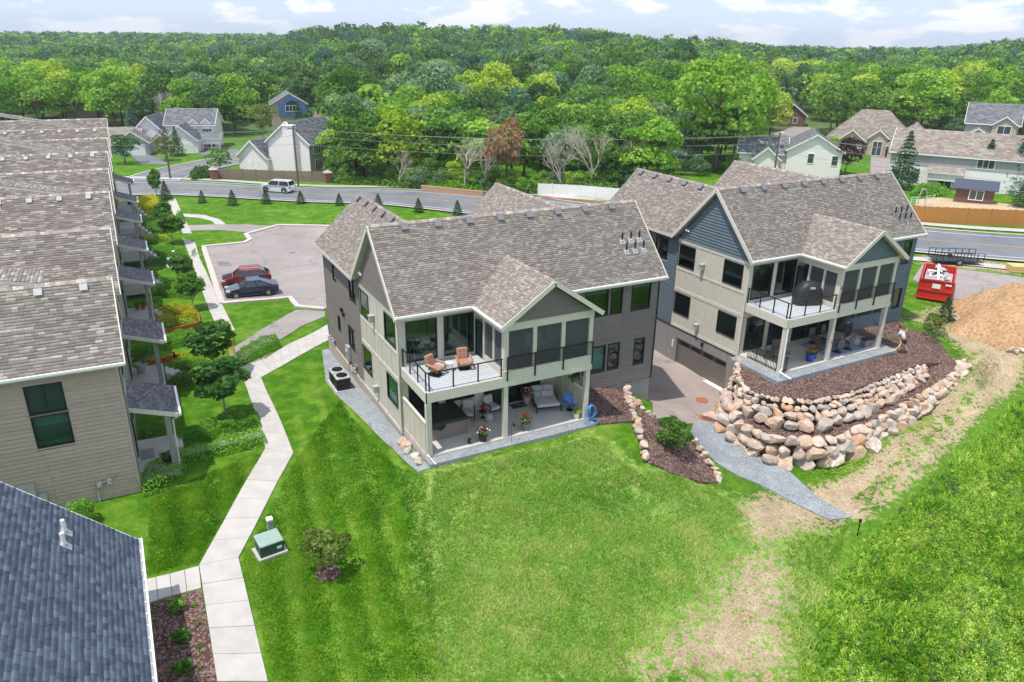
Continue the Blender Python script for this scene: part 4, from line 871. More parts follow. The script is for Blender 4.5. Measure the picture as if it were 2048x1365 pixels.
def h2p(x, y, z=0.0): c, s = math.cos(H2R), math.sin(H2R); return Vector((H2L.x+c*x-s*y, H2L.y+s*x+c*y, H2L.z+z))
for poly in ([(-.85, -.72), (0, -.72), (0, 3.4), (-.85, 3.4)], [(0, -.72), (10.3, -.72), (10.3, -.02), (0, -.02)], [(9.5, -.02), (10.3, -.02), (10.3, 3.3), (9.5, 3.3)]):
    drape('gravel_strip', [tuple(h2p(*p))[:2] for p in poly], M['gravel'], -.1, .8, zf=lambda x, y: H2L.z)
b = B(); b.tube([(0.02, -.08, 2.9), (.0, -.12, .35), (-.25, -.2, .22), (-.05, -.95, .02)], .05); b.obj('downspout', M['white'], W2)
b = B(); b.tube([(-.06, -.05, 2.9), (-.06, -.07, .2), (.0, -.3, .05), (.1, -.75, -.08)], .045); b.obj('downspout', M['trim'], W1)
# ------------------------------------------------------------------ townhouse row on the left
TW = thing('townhouse_row', 'long tan townhouse row with sawtooth brown shingle gables and small front porches', 'house', (-12.85, 4.42, 0), -0.0148)
def townp(x, y, z=0.0): c, s = math.cos(-0.0148), math.sin(-0.0148); return Vector((-12.85+c*x-s*y, 4.42+s*x+c*y, z))
RID = [2.4, 12.9, 24.6, 35.1, 45.6, 56.4, 66.6, 77.6]
FE = frame((0, 0, 0), (1, 0, 0), (0, -1, 0)); oE = [(-3.65, -2.2, 2.3, 5.3)]
b = B(FE); holes(b, -9, 0, -1.2, 6.0, oE, -.14, 0); w = b.obj('end_wall', M['lapshade'], TW); siding(w, FE, -9, -.1, -.62, 5.95, oE, M['tan'], e=.2, seams=(-3.42,))
b = B(FE); b.box(-9, -.1, -1.6, .02, .03, -.62); b.obj('foundation', M['foundation'], TW)
b = B(FE); b.box(-.1, .0, -.62, .03, .05, 5.95); b.box(-.1, .0, 5.86, -.1, .04, 5.95); b.obj('corner_board', M['tan'], TW)
wn_ = window(TW, FE, -3.65, -2.2, 3.92, 5.3, n=2, trim='tan', glass='glass'); window(TW, FE, -3.65, -2.2, 2.3, 3.84, n=1, trim='tan', glass='glass', blind=.35)
b = B(FE); b.cyl((-1.62, .14, -.1), (-1.62, .14, .12), .13, n=10); b.cyl((-1.2, .14, -.05), (-1.2, .14, .2), .13, n=10); b.tube([(-1.9, .12, .05), (-1.4, .2, .1), (-.95, .14, .35), (-.8, .1, .3)], .03); b.tube([(-1.75, .14, -.1), (-1.75, .16, -.95)], .035); b.obj('gas_meters', M['grey'], TW)
b = B(FE); b.box(-4.75, 0, -.2, -4.1, .22, .75); b.box(-4.05, 0, -.35, -3.72, .16, .1); b.obj('electric_box', M['grey'], TW)
b = B(FE); b.box(-.42, .02, -.35, -.12, .07, -.1); b.obj('dryer_vent', M['tan'], TW)
b = B(); b.box(-9, .14, -1.6, -.14, 82, 5.9); b.obj('core_wall', M['interior'], TW)
FFN = frame((0, 0, 0), (0, 1, 0), (1, 0, 0)); oN = []
for y in RID: oN += [(y-2.2, y-1.1, 3.9, 5.5), (y+.6, y+1.9, 3.9, 5.5), (y+2.6, y+3.4, .6, 2.2)]
b = B(FFN); holes(b, 0, 82, -1.6, 6.0, oN, -.14, 0); b.obj('front_wall', M['greyboard'], TW)
for o in oN: window(TW, FFN, *o, n=1, blind=.5)
b = B()
polys = []; caps = []; back = []; ov = .35
for k, y in enumerate(RID):
    x0 = -11.5; e0, e1 = y-3.05, y+3.15
    f = [(x0, e0, 6.0), (ov, e0, 6.0), (ov, y, 9.0), (x0, y, 9.0)]; g = [(ov, e1, 6.0), (x0, e1, 6.0), (x0, y, 9.0), (ov, y, 9.0)]
    polys.append(f); back.append(g); caps.append(((x0, y, 9.0), (ov, y, 9.0)))
    b.slab(f, (0, 0, -.14)); b.slab(g, (0, 0, -.14)); b.box(-9, y-2.9, 5.9, 0.0, y+2.95, 5.98)
    b.add([(0, y-2.9, 5.9), (0, y+2.95, 5.9), (0, y, 8.8)], [(0, 1, 2)])
    if k % 2 == 0: p = [(-11.5, y-.02, 11.0), (-2.4, y-.02, 9.03), (-2.4, y+2.2, 9.03), (-11.5, y+2.2, 11.0)]; b.slab(p, (0, 0, -.14))
rf = b.obj('roof', M['trim'], TW)
shingles(rf, polys[:1], M['shingle2'], 31, e=.15, wmin=.22, wmax=.42, lift=.006); shingles(rf, polys[1:]+back, M['shingle2'], 33, e=.15, wmin=.25, wmax=.5, lift=.006)
shingles(rf, [[(-2.4, RID[k]+2.2, 9.03), (-2.4, RID[k]-.02, 9.03), (-11.5, RID[k]-.02, 11.0), (-11.5, RID[k]+2.2, 11.0)] for k in range(0, 8, 2)], M['shingle2'], 35, e=.15, lift=.01)
ridge_caps(rf, caps, M['shingle2'])
for k, y in enumerate(RID):
    for s in (-1, 1):
        b = B(); b.bar((ov+.01, y+s*3.1, 5.86), (ov+.01, y, 8.92), .05, .2); b.obj('rake_board', M['trim'], rf)
    if k == 0:
        b = B(); b.bar((-10, y-3.06, 5.9), (ov, y-3.06, 5.9), .05, .18); b.obj('fascia', M['trim'], rf); b = B(); b.bar((-10, y-3.13, 5.95), (ov, y-3.13, 5.95), .11, .1); b.obj('gutter', M['white'], rf)
    if k % 2 == 0:
        for i in range(8 if k else 4): x = (-.95 if k else -.8)-i*1.75; roofvent(rf, (x, y-.32, 8.7), (0, -1, 1), (1, 0, 0), M['grey'], .8)
b = B(); b.tube([(.28, -.5, 5.9), (.1, -.1, 5.6), (.08, .06, 5.4), (.08, .06, -.6)], .04); b.obj('downspout', M['greyboard'], rf)
PY = [2.5, 12.7, 25.0, 35.1, 46.4, 56.6, 68.4]
SH, PP = [], []
for k, y in enumerate(PY):
    # each porch: shed roof on posts, slab, door
    e0, e1 = y-1.65, y+1.65; p = [(2.15, e0, 2.42), (2.15, e1, 2.42), (-.02, e1, 3.15), (-.02, e0, 3.15)]
    b = B(); b.slab(p, (0, 0, -.16)); pr = b.obj('porch_roof', M['trim'], TW); shingles(pr, [p], M['porchshingle'], 60+k, e=.14, wmin=.2, wmax=.4, lift=.006)
    b = B(); b.box(2.15, e0, 2.25, 2.27, e1, 2.4); b.obj('gutter', M['white'], pr)
    b = B(); b.bar((2.1, e0-.02, 2.3), (0, e0-.02, 3.02), .05, .2); b.bar((-.02, e0, 3.15), (-.02, e1, 3.15), .1, .1); b.obj('rake_board', M['trim'], pr)
    b = B(); b.box(1.5, e0+.15, -.5, 1.75, e0+.4, 2.35); b.obj('porch_post', M['greyboard'], TW); b = B(); b.box(1.5, e1-.4, -.5, 1.75, e1-.15, 2.35); b.obj('porch_post', M['greyboard'], TW)
    if k in (0, 2): b = B(); b.tube([(2.2, e0+.05, 2.25), (1.85, e0+.2, 2.0), (1.83, e0+.25, -.5)], .045); b.obj('downspout', M['trim'], pr)
    b = B(); b.box(.02, e0+.05, -1.4, 1.85, e1+.1, -.38); b.obj('porch_slab', M['concrete'], TW)
    FD = FFN; b = B(FD); b.box(y-.1, .01, -.36, y+.85, .06, 1.8); b.obj('front_door', M['black'], TW)
    zz = H(*townp(3.6, y)[:2])
    b = B()
    for i in range(5 if k else 1):
        z1 = -.38-(i+1)*(-.38-zz)/6; b.box(1.85+i*.3, y+.35, zz-.3, 2.15+i*.3, y+1.5, z1)
    st = b.obj('steps', M['concrete'], TW)
    if k:
        for yy in (y+.3,):
            b = B(); b.tube([(1.8, yy, .55), (3.3, yy, zz+.95), (4.0, yy, zz+.85)], .03); rr = b.obj('handrail', M['black'], TW)
            for x, z in ((1.9, .5), (3.3, zz+.93), (3.95, zz+.85)): b = B(); b.cyl((x, yy, zz-.1), (x, yy, z), .025); b.obj('rail_post', M['black'], rr)
        b = B(); b.bar((.1, e1, .5), (1.6, e1, .5), .04); rr = b.obj('porch_railing', M['black'], TW)
        for i in range(11): b = B(); b.bar((.15+i*.14, e1, -.38), (.15+i*.14, e1, .5), .025); b.obj('baluster', M['black'], rr)
# ------------------------------------------------------------------ low navy roofed building in the corner
NV = thing('navy_roof_house', 'low building with slate blue shingle roof and white gutter in the bottom corner', 'house', (-13.2, -9, -1.2))
NVo = Vector((-13.2, -9, -1.2))
def nv(*p): return tuple(Vector(p)-NVo)
np_ = [(-13.0, -14.5, 1.7), (-13.0, -3.56, 1.7), (-18.2, -3.56, 6.73), (-18.2, -14.5, 6.73)]; npl = [nv(*p) for p in np_]
b = B(); b.slab(npl, (0, 0, -.16)); bk = [nv(-18.2, -14.5, 6.73), nv(-18.2, -3.56, 6.73), nv(-23.4, -3.56, 1.7), nv(-23.4, -14.5, 1.7)]; b.slab(bk, (0, 0, -.16)); rf = b.obj('roof', M['trim'], NV)
v, f, t = shingle_tabs([npl[1], npl[0], npl[3], npl[2]], e=.19, wmin=.26, wmax=.34, seed=5, lift=.006)
v = np.array(v); nt = len(v)//6; cen = v.reshape(nt, 6, 3).mean(1)+np.array(NVo); order = np.argsort(np.hypot(cen[:, 0]+11.6, cen[:, 1]+30.6)+np.where((cen[:, 1] > -10.5) & (cen[:, 0] > -16.2), 0, 100))
pick = set(order[:300].tolist()); rest = [i for i in range(nt) if i not in pick]
for i in pick:
    link('shingle', npmesh('shingle', v[i*6:i*6+6], np.array(f[:2]), M['navy'], t[i*2:i*2+2]), rf)
rv = np.concatenate([v[i*6:i*6+6] for i in rest]); rq = np.concatenate([np.array(f[:2])+6*j for j in range(len(rest))]); rt = [t[i*2+j] for i in rest for j in (0, 1)]
tag(link('shingles', npmesh('shingles', rv, rq, M['navy'], rt), rf), kind='stuff')
b = B()
for x, z in ((-12.98, 1.58), (-12.86, 1.62)): b.box(x-.012-NVo.x, -14.5-NVo.y, z-.06-NVo.z, x+.012-NVo.x, -3.5-NVo.y, z+.06-NVo.z)
b.box(-12.99-NVo.x, -14.5-NVo.y, 1.5-NVo.z, -12.85-NVo.x, -3.5-NVo.y, 1.53-NVo.z); b.box(-12.99-NVo.x, -3.5-NVo.y, 1.5-NVo.z, -12.85-NVo.x, -3.48-NVo.y, 1.7-NVo.z); gt = b.obj('gutter', M['white'], NV)
for k in range(18): y = -3.7-k*.6-NVo.y; b = B(); b.bar((-13.0-NVo.x, y, 1.68-NVo.z), (-12.85-NVo.x, y, 1.68-NVo.z), .03); b.obj('gutter_hanger', M['white'], gt)
b = B(); b.bar(nv(-13.0, -3.54, 1.6), nv(-18.2, -3.54, 6.63), .04, .18); b.obj('rake_board', M['white'], rf)
for y in (-5.0, -5.8):
    x = -15.0; z = 1.7+.967*2.0; b = B(); b.cyl(nv(x, y, z), nv(x, y, z+.5), .07); pp = b.obj('pipe', M['white'], rf)
    b = B((Vector(nv(x, y, z+.03)), Vector((1, 0, -.967)).normalized(), Vector((0, 1, 0)), Vector((.967, 0, 1)).normalized())); b.box(-.16, -.16, 0, .26, .16, .02); b.cyl((0, 0, .02), (0, 0, .1), .1, .09); b.obj('flashing', M['galv'], pp)
b = B(); b.box(-23-NVo.x, -14.4-NVo.y, -.4, -13.5-NVo.x, -3.95-NVo.y, 2.85); b.obj('wall', M['tan'], NV)
b = B(); b.add([nv(-23, -3.95, 1.6), nv(-13.5, -3.95, 1.6), nv(-18.2, -3.95, 6.5)], [(0, 1, 2)]); b.obj('gable', M['tan'], NV)
# ------------------------------------------------------------------ plants
def leaf_quads(P_, Nn, S, rs, aspect=1.0):
    """one quad per point, facing roughly along Nn"""
    n = len(P_); Nn = Nn/np.maximum(1e-6, np.linalg.norm(Nn, axis=1, keepdims=True))
    r = rs.normal(size=(n, 3)); U = np.cross(Nn, r); U /= np.maximum(1e-6, np.linalg.norm(U, axis=1, keepdims=True)); V = np.cross(Nn, U)
    U *= (S*.5)[:, None]; V *= (S*.5*aspect)[:, None]; b = Nn*(S*.12)[:, None]
    vs = np.stack([P_-U-b, P_-V*.8+b, P_+U-b, P_+V*.9+b], 1).reshape(-1, 3); return vs, np.arange(4*n).reshape(n, 4)
def crown_mesh(name, seed, n, size, rx, ry, rz, cz, lobes=22, lr=(.3, .5), mat=None, gap=0.0, flat=0.0):
    rs = np.random.RandomState(seed); C_ = []; R_ = []
    while len(C_) < lobes:
        p = rs.uniform(-1, 1, 3)
        if np.linalg.norm(p) > 1 or np.linalg.norm(p) < .35: continue
        C_.append(p*np.array([rx, ry, rz])*.72); R_.append(rs.uniform(*lr)*min(rx, rz))
    C_ = np.array(C_); R_ = np.array(R_); lt = rs.uniform(-.22, .22, lobes); wts = R_**2/np.sum(R_**2); P_ = []; N_ = []; T_ = []
    for k in range(lobes):
        m = int(n*1.5*wts[k]); d = rs.normal(size=(m, 3)); d[:, 2] = np.abs(d[:, 2])*.9+d[:, 2]*.35; d /= np.linalg.norm(d, axis=1, keepdims=True)
        rad = R_[k]*(1-np.abs(rs.normal(0, .16, m))); q = C_[k]+d*rad[:, None]
        dist = np.linalg.norm(q[:, None]-C_[None], axis=2)/R_[None]; dist[:, k] = 9; ok = dist.min(1) > .72
        P_.append(q[ok]); N_.append((d+rs.normal(0, .55, d.shape))[ok]); T_.append(np.clip(.5+lt[k]+rs.normal(0, .2, m), 0, 1)[ok])
    P_ = np.concatenate(P_); N_ = np.concatenate(N_); T_ = np.concatenate(T_); sel = rs.permutation(len(P_))[:n]; P_, N_, T_ = P_[sel], N_[sel], T_[sel]
    S = size*rs.uniform(.6, 1.35, len(P_)); P_[:, 2] += cz; v, q = leaf_quads(P_, N_, S, rs); return npmesh(name, v, q, mat or LF['mid'], T_)
def trunk_mesh(seed, h, r, mat, limbs=6, spread=.35, top=.62):
    rn = random.Random(seed); b = B(); x = y = 0.0; pts = []
    for k in range(5): pts.append((x, y, h*top*k/4)); x += rn.uniform(-.03, .03)*h*.5; y += rn.uniform(-.03, .03)*h*.5
    b.tube(pts, [r, r*.85, r*.72, r*.6, r*.4], 7)
    for k in range(limbs):
        a = rn.uniform(0, 6.28); z0 = h*rn.uniform(.28, top*.95); L = h*rn.uniform(.2, spread); p0 = Vector((0, 0, z0)); p2 = p0+Vector((math.cos(a)*L, math.sin(a)*L, L*rn.uniform(.5, 1.1))); p1 = p0.lerp(p2, .5)+Vector((0, 0, -.05*L))
        b.tube([p0, p1, p2], [r*.45, r*.3, r*.1], 5)
    return b.mesh('trunk', mat, True)
def bare_mesh(seed, h, mat):
    """leafless tree: forking limbs down to twigs"""
    rn = random.Random(seed); b = B()
    def grow(p, d, L, r, dep):
        q = p+d*L; b.tube([p, p.lerp(q, .5)+Vector((rn.uniform(-.04, .04), rn.uniform(-.04, .04), 0))*L, q], [r, r*.8, r*.62], 5 if dep < 2 else 3)
        if dep >= 5: return
        for k in range(3 if dep else 4):
            e = (d+Vector((rn.gauss(0, .5), rn.gauss(0, .5), rn.gauss(.12, .28)))).normalized(); grow(p.lerp(q, rn.uniform(.55, 1)), e, L*rn.uniform(.6, .82), r*.58, dep+1)
    grow(Vector((0, 0, 0)), Vector((rn.uniform(-.05, .05), rn.uniform(-.05, .05), 1)).normalized(), h*.3, h*.017, 0)
    return b.mesh('bare_branches', mat)
def spruce_mesh(seed, n=1500, size=.045, mat=None):
    """conical crown of unit height made of drooping tiers"""
    rs = np.random.RandomState(seed); t = rs.uniform(0, 1, n)**.75; tiers = 15; z = 1-t; zt = (np.floor(z*tiers)+.5)/tiers; rmax = .27*(1-zt)**.85+.012
    a = rs.uniform(0, 6.283, n); f = rs.uniform(.15, 1, n)**.5; wob = 1+.22*np.sin(a*5+zt*37)+rs.normal(0, .08, n); rr = rmax*f*wob
    P_ = np.stack([rr*np.cos(a), rr*np.sin(a), zt+.03-(rr/rmax)*.045+rs.normal(0, .008, n)+.03], 1); N_ = np.stack([np.cos(a)*.6, np.sin(a)*.6, np.full(n, .8)], 1)+rs.normal(0, .4, (n, 3))
    v, q = leaf_quads(P_, N_, size*rs.uniform(.6, 1.4, n), rs, .8); return npmesh('crown', v, q, mat or LF['spruce'], np.clip(rs.normal(.5, .22, n), 0, 1))
# unit-height library (scaled per tree): crown centre, radii in units of tree height
def lib(seed, n, size, **k): return crown_mesh('crown', seed, n, size, k.get('rx', .36), k.get('ry', .36), k.get('rz', .37), k.get('cz', .62), k.get('lobes', 24), k.get('lr', (.32, .55)))
ROUND = [lib(s, 3600, .042, rx=r, ry=r*.95, rz=z, cz=c, lobes=lb, lr=(.26, .46)) for s, r, z, c, lb in ((1, .42, .45, .53, 34), (2, .46, .43, .53, 38), (3, .4, .46, .53, 30), (4, .5, .44, .52, 42), (5, .44, .47, .52, 36), (6, .43, .42, .55, 32))]
LOOSE = [lib(s, 1500, .043, rx=.36, rz=.4, cz=.58, lobes=30, lr=(.2, .38)) for s in (7, 8)]
BIG = lib(9, 7000, .032, rx=.43, ry=.4, rz=.47, cz=.54, lobes=60, lr=(.2, .34))
TRK = [trunk_mesh(s, 1.0, .022, M['bark']) for s in (1, 2, 3)]; TRKP = trunk_mesh(4, 1.0, .016, M['barkpale'], 8)
BARE_ = [bare_mesh(s, 1.0, LF['dead']) for s in (1, 2, 3)]
SPR = [spruce_mesh(s) for s in (1, 2)]
SPRB = spruce_mesh(5, 2600, .036)
def tree(name, label, p, h, kind, rn, group=None, mesh=None, trunk=None, wide=1.0, cat='tree'):
    t = thing(name, label, cat, at(p, -.05), rn.uniform(0, 6.28), group); s = (h*wide*rn.uniform(.92, 1.1), h*wide*rn.uniform(.92, 1.1), h)
    if kind == 'bare': link('branches', mesh or rn.choice(BARE_), t, scale=s); return t
    if kind in ('spruce', 'bluespruce') and mesh is None: mesh = rn.choice(SPR)
    o = link('trunk', trunk or rn.choice(TRK), t, scale=(h, h, h) if kind not in ('spruce', 'bluespruce') else (h*.8, h*.8, h*.5))
    c = link('crown', mesh or rn.choice(ROUND), t, scale=s); setmat(c, LF[kind]); return t
# ------------------------------------------------------------------ houses across the road
M['vinyl'] = gm('white_vinyl_siding', 'ece4e4', 0.6, 0.04, 3); M['greywall'] = gm('grey_siding', 'a2a3a5', 0.7, 0.05, 3); M['beige'] = gm('beige_stucco', 'b9aa98', 0.8, 0.05, 3); M['brownwall'] = gm('brown_brick', '6d5347', 0.85, 0.12, 8); M['bluewall'] = gm('blue_siding', '4f76a8', 0.7, 0.05, 3); M['doorcream'] = gm('cream_door', 'd8cfbb', 0.6, 0.03, 3)
M['brick'] = gm('brick_pier', '8c5f4e', 0.9, 0.15, 12); M['plum'] = gm('dark_shingle', '6d6a6c', 0.9, .1, 5); M['deckgrey'] = gm('grey_deck', '8c8e92', .7, .08, 5)
def volume(root, x0, y0, x1, y1, z0, h, ax, rh, wall, roof, ov=.4, hip=0.0, laps=True):
    b = B(); b.box(x0, y0, z0-1.0, x1, y1, z0+h); w = b.obj('wall', M[wall], root); e = z0+h
    if ax in 'xy':
        cx, cy = (x0+x1)/2, (y0+y1)/2
        if ax == 'x':
            s = rh/((y1-y0)/2); d = ov*s; A, C_ = (x0-ov, y0-ov, e-d), (x1+ov, y0-ov, e-d); D, E = (x0-ov+hip, cy, e+rh), (x1+ov-hip, cy, e+rh); F_, G_ = (x0-ov, y1+ov, e-d), (x1+ov, y1+ov, e-d)
            planes = [[A, C_, E, D], [G_, F_, D, E]]; ends = [[F_, A, D], [C_, G_, E]] if hip else []
            if not hip: [B().slab([(x, y0, e), (x, y1, e), (x, cy, e+rh-.1)], (.05 if x == x0 else -.05, 0, 0)).obj('gable', M[wall], root) for x in (x0, x1)]
            rk = [(A, D), (F_, D), (C_, E), (G_, E)]; ev = [(A, C_), (F_, G_)]
        else:
            s = rh/((x1-x0)/2); d = ov*s; A, C_ = (x0-ov, y0-ov, e-d), (x0-ov, y1+ov, e-d); D, E = (cx, y0-ov+hip, e+rh), (cx, y1+ov-hip, e+rh); F_, G_ = (x1+ov, y0-ov, e-d), (x1+ov, y1+ov, e-d)
            planes = [[C_, A, D, E], [F_, G_, E, D]]; ends = [[A, F_, D], [G_, C_, E]] if hip else []
            if not hip: [B().slab([(x0, y, e), (x1, y, e), (cx, y, e+rh-.1)], (0, .05 if y == y0 else -.05, 0)).obj('gable', M[wall], root) for y in (y0, y1)]
            rk = [(A, D), (F_, D), (C_, E), (G_, E)]; ev = [(A, C_), (F_, G_)]
        b = B()
        for p in planes+ends: b.slab(p, (0, 0, -.15))
        r = b.obj('roof', M['white'], root)
        shingles(r, planes+ends, M[roof], 7, e=.3, wmin=.35, wmax=.9, th=.03, lift=.006)
        for p, q_ in (rk if not hip else [])+ev: b = B(); b.bar(Vector(p)+Vector((0, 0, -.1)), Vector(q_)+Vector((0, 0, -.1)), .07, .22); b.obj('fascia', M['white'], r)
    elif ax == 's':                       # shed falling to -y
        p = [(x0-ov, y0-ov, e), (x1+ov, y0-ov, e), (x1+ov, y1, e+rh), (x0-ov, y1, e+rh)]; b = B(); b.slab(p, (0, 0, -.12)); r = b.obj('roof', M['white'], root); shingles(r, [p], M[roof], 8, e=.3, wmin=.35, wmax=.9, lift=.006)
    return w
def fwin(root, x, y, z, w, h, side='f', n=1, fr='white'):
    F = {'f': frame((x, y, 0), (1, 0, 0), (0, -1, 0)), 'r': frame((x, y, 0), (0, 1, 0), (1, 0, 0)), 'l': frame((x, y, 0), (0, -1, 0), (-1, 0, 0))}[side]
    b = B(F); b.box(0, -.02, z-.1, w, .07, z); b.box(0, -.02, z+h, w, .07, z+h+.1); b.box(-.1, -.02, z-.1, 0, .07, z+h+.1); b.box(w, -.02, z-.1, w+.1, .07, z+h+.1)
    for k in range(1, n): b.box(w*k/n-.04, -.02, z, w*k/n+.04, .07, z+h)
    o = b.obj('window', M[fr], root); b = B(F); b.box(0, -.01, z, w, .03, z+h); b.obj('pane', M['darkglass'], o)
q = N('dark_pane'); q.base(lin('39444c')); q.rough(.08); q.b.inputs['IOR'].default_value = 1.8; M['darkglass'] = q.m
def fdoor(root, x, y, w, h, mat='white', side='f', z0=0.0):
    F = frame((x, y, 0), (1, 0, 0), (0, -1, 0)) if side == 'f' else frame((x, y, 0), (0, 1, 0), (1, 0, 0))
    b = B(F)
    for k in range(4): b.box(0, 0, z0+h*k/4+.015, w, .06, z0+h*(k+1)/4-.015)
    return b.obj('garage_door' if w > 2 else 'door', M[mat], root)
def hs(name, label, p, rz): return thing(name, label, 'house', at(p), rz)
h = hs('white_house', 'white two-storey house with grey roofs and a double garage across the side street', (-0.71, 144.17), -.35)
volume(h, 0, 0, 9.5, 7.5, 0, 5.3, 'x', 2.7, 'vinyl', 'greyroof'); volume(h, -6.5, -1, 0, 8, 0, 3.6, 'y', 3.2, 'vinyl', 'greyroof'); volume(h, 1, -5.5, 7.2, 0, 0, 2.9, 'y', 2.6, 'vinyl', 'greyroof'); volume(h, -2.5, -3.5, 1, 0, 0, 2.4, 'y', 1.6, 'vinyl', 'greyroof'); volume(h, 7.2, -2.3, 11, 0, 2.4, .2, 's', .9, 'vinyl', 'greyroof')
for x in (7.5, 9.2, 10.8): b = B(); b.cyl((x, -2.3, -.3), (x, -2.3, 2.4), .1); b.obj('porch_post', M['white'], h)
fdoor(h, 1.5, -5.5, 5.0, 2.2); fwin(h, 5.2, 0, 3.7, .9, 1.2); fwin(h, 7.2, 0, 3.7, 1.8, 1.2, n=3); fwin(h, 8, 0, .6, 1.3, 1.4)
volume(h, 4.8, -.3, 6.4, .6, 5.2, .3, 'y', .8, 'vinyl', 'greyroof', .15); volume(h, 7.2, -.3, 9.0, .6, 5.2, .3, 'y', .8, 'vinyl', 'greyroof', .15)
h = hs('chimney_house', 'white and grey house with tall white chimney behind the wooden fence', (13.96, 106.77), -.85)
volume(h, -1.5, 0, 7.0, 11, 0, 5.6, 'y', 3.3, 'greywall', 'greyroof'); b = B(); b.box(-1.48, -.05, -.5, 6.95, 0, 5.4); b.add([(-1.4, -.05, 5.4), (6.9, -.05, 5.4), (2.75, -.05, 8.6)], [(0, 1, 2)]); b.obj('front_wall', M['vinyl'], h)
volume(h, -7.5, -.8, -1.5, 4.5, 0, 2.8, 'y', 2.6, 'vinyl', 'greyroof'); b = B(); b.box(2.6, -1.1, -.5, 4.6, -.05, 8.2); b.box(2.5, -1.2, 8.2, 4.7, .05, 8.4); b.cyl((3.3, -.6, 8.4), (3.3, -.6, 8.8), .15); b.obj('chimney', M['vinyl'], h)
fwin(h, 7.0, 1.2, 3.6, 1.8, 1.3, 'r', 3); fwin(h, 7.0, 1.4, .8, 1.8, 1.7, 'r', 3); fwin(h, 7.0, 5.5, 3.6, 1.4, 1.3, 'r', 2); fwin(h, 7, 6.2, .4, 1.2, 1.9, 'r'); b = B(); b.box(7.0, 4.5, 1.6, 10, 10.5, 1.8); [b.bar((10, 4.5+k*.5, 1.8), (10, 4.5+k*.5, 2.7), .08) for k in range(13)]; b.bar((10, 4.5, 2.7), (10, 10.5, 2.7), .1); [b.box(9.8, y, -.5, 10, y+.15, 1.6) for y in (4.6, 7.4, 10.2)]; b.obj('rear_deck', M['deckgrey'], h)
for k in range(6): roofvent(h, (3.35, 1.5+k*1.7, 8.5), (1, 0, .8), (0, 1, 0), M['plum'])
b = B(); b.box(-5.6, -.86, -.3, -4.7, -.8, 1.9); b.obj('door', M['white'], h)
h = hs('blue_gable_house', 'far house with bright blue gable and arched window', (29.41, 166.69), -.15)
volume(h, -4.2, 0, 4.2, 9, 0, 6.6, 'y', 2.5, 'beige', 'greyroof'); b = B(); b.box(-2.6, -.35, 3.6, 4.0, 0, 6.6); b.add([(-2.6, -.35, 6.6), (4.0, -.35, 6.6), (.7, -.35, 8.6)], [(0, 1, 2)]); b.obj('blue_wall', M['bluewall'], h); fwin(h, -.9, -.36, 4.7, 3.2, 1.3, n=4)
b = B(); b.F = frame((.7, -.42, 0), (1, 0, 0), (0, -1, 0)); b.add([(1.5*math.cos(t*math.pi/10), .02, 6.15+1.1*math.sin(t*math.pi/10)) for t in range(11)], [tuple(range(11))]); b.obj('arched_window', M['darkglass'], h); volume(h, 4.2, 1, 11, 8, 0, 3.0, 'x', 1.8, 'beige', 'tanroof')
h = hs('tan_garage_house', 'low tan roofed house with white garage door beside the townhouse row', (-6.04, 141.82), -.2)
volume(h, -9, -1, 0, 7, 0, 2.8, 'x', 2.0, 'greywall', 'tanroof'); volume(h, -3.5, -4.5, 2.2, 0, 0, 2.8, 'y', 2.0, 'greywall', 'tanroof'); fdoor(h, -1.6, -4.5, 3.2, 2.3)
h = hs('hip_house', 'beige house with broad brown hip roof and cream garage door', (121.80, 70.50), -.93)
volume(h, -9, 2, 7, 14, 0, 2.9, 'x', 5.2, 'beige', 'tanroof', .5, 6.0); volume(h, 2.5, -3, 11, 8, 0, 2.9, 'y', 3.6, 'beige', 'tanroof', .5, 4.5); volume(h, -1.2, .3, 2.2, 4, 0, 3.6, 'y', 1.4, 'beige', 'tanroof', .3); volume(h, -6.5, .8, -2.2, 4, 0, 3.0, 'y', 1.7, 'beige', 'tanroof', .3); fdoor(h, 3.6, -3, 5.2, 2.3, 'doorcream'); fwin(h, -.3, .3, .1, 1.6, 2.6, n=2); fwin(h, -5.2, .8, .8, 1.6, 1.5)
h = hs('long_pale_house', 'long pale two-storey house with tan roof behind the spruces', (103.65, 41.52), -1.03)
volume(h, -9.5, 0, 9.5, 9, 0, 5.2, 'x', 3.0, 'vinyl', 'tanroof'); volume(h, 9.5, 1.5, 16, 9, 0, 4.0, 'x', 2.4, 'vinyl', 'tanroof'); b = B(); b.box(-9.5, -.03, 3.0, 9.5, 0, 5.1); b.obj('upper_wall', M['greywall'], h); fwin(h, 2.5, 0, 3.4, 2.2, 1.3, n=3); fwin(h, -8.5, 0, 3.4, 1.5, 1.3); fwin(h, -9, 0, .5, 4, 2.0, n=3); fwin(h, -2.2, 0, 0, 1.8, 2.1, n=2); volume(h, -3.6, -1.8, .8, 0, 2.3, .2, 's', .7, 'vinyl', 'tanroof', .3)
h = hs('grey_roof_house', 'two-storey house with slate grey roof at upper right', (144.06, 61.76), -1.0)
volume(h, -4.5, 0, 4.5, 8, 0, 5.6, 'x', 3.4, 'beige', 'greyroof'); volume(h, 0, -.8, 4.2, 1, 3.2, 2.2, 'y', 1.5, 'beige', 'greyroof', .3); fwin(h, 1.0, -.8, 3.6, 2.2, 1.4, n=2); volume(h, -6, -5, 1.5, 0, 0, 2.7, 'y', 2.0, 'beige', 'greyroof')
h = hs('white_gable_house', 'white gabled house with dark grey roof behind the blue house ridge', (92.21, 59.01), -.75)
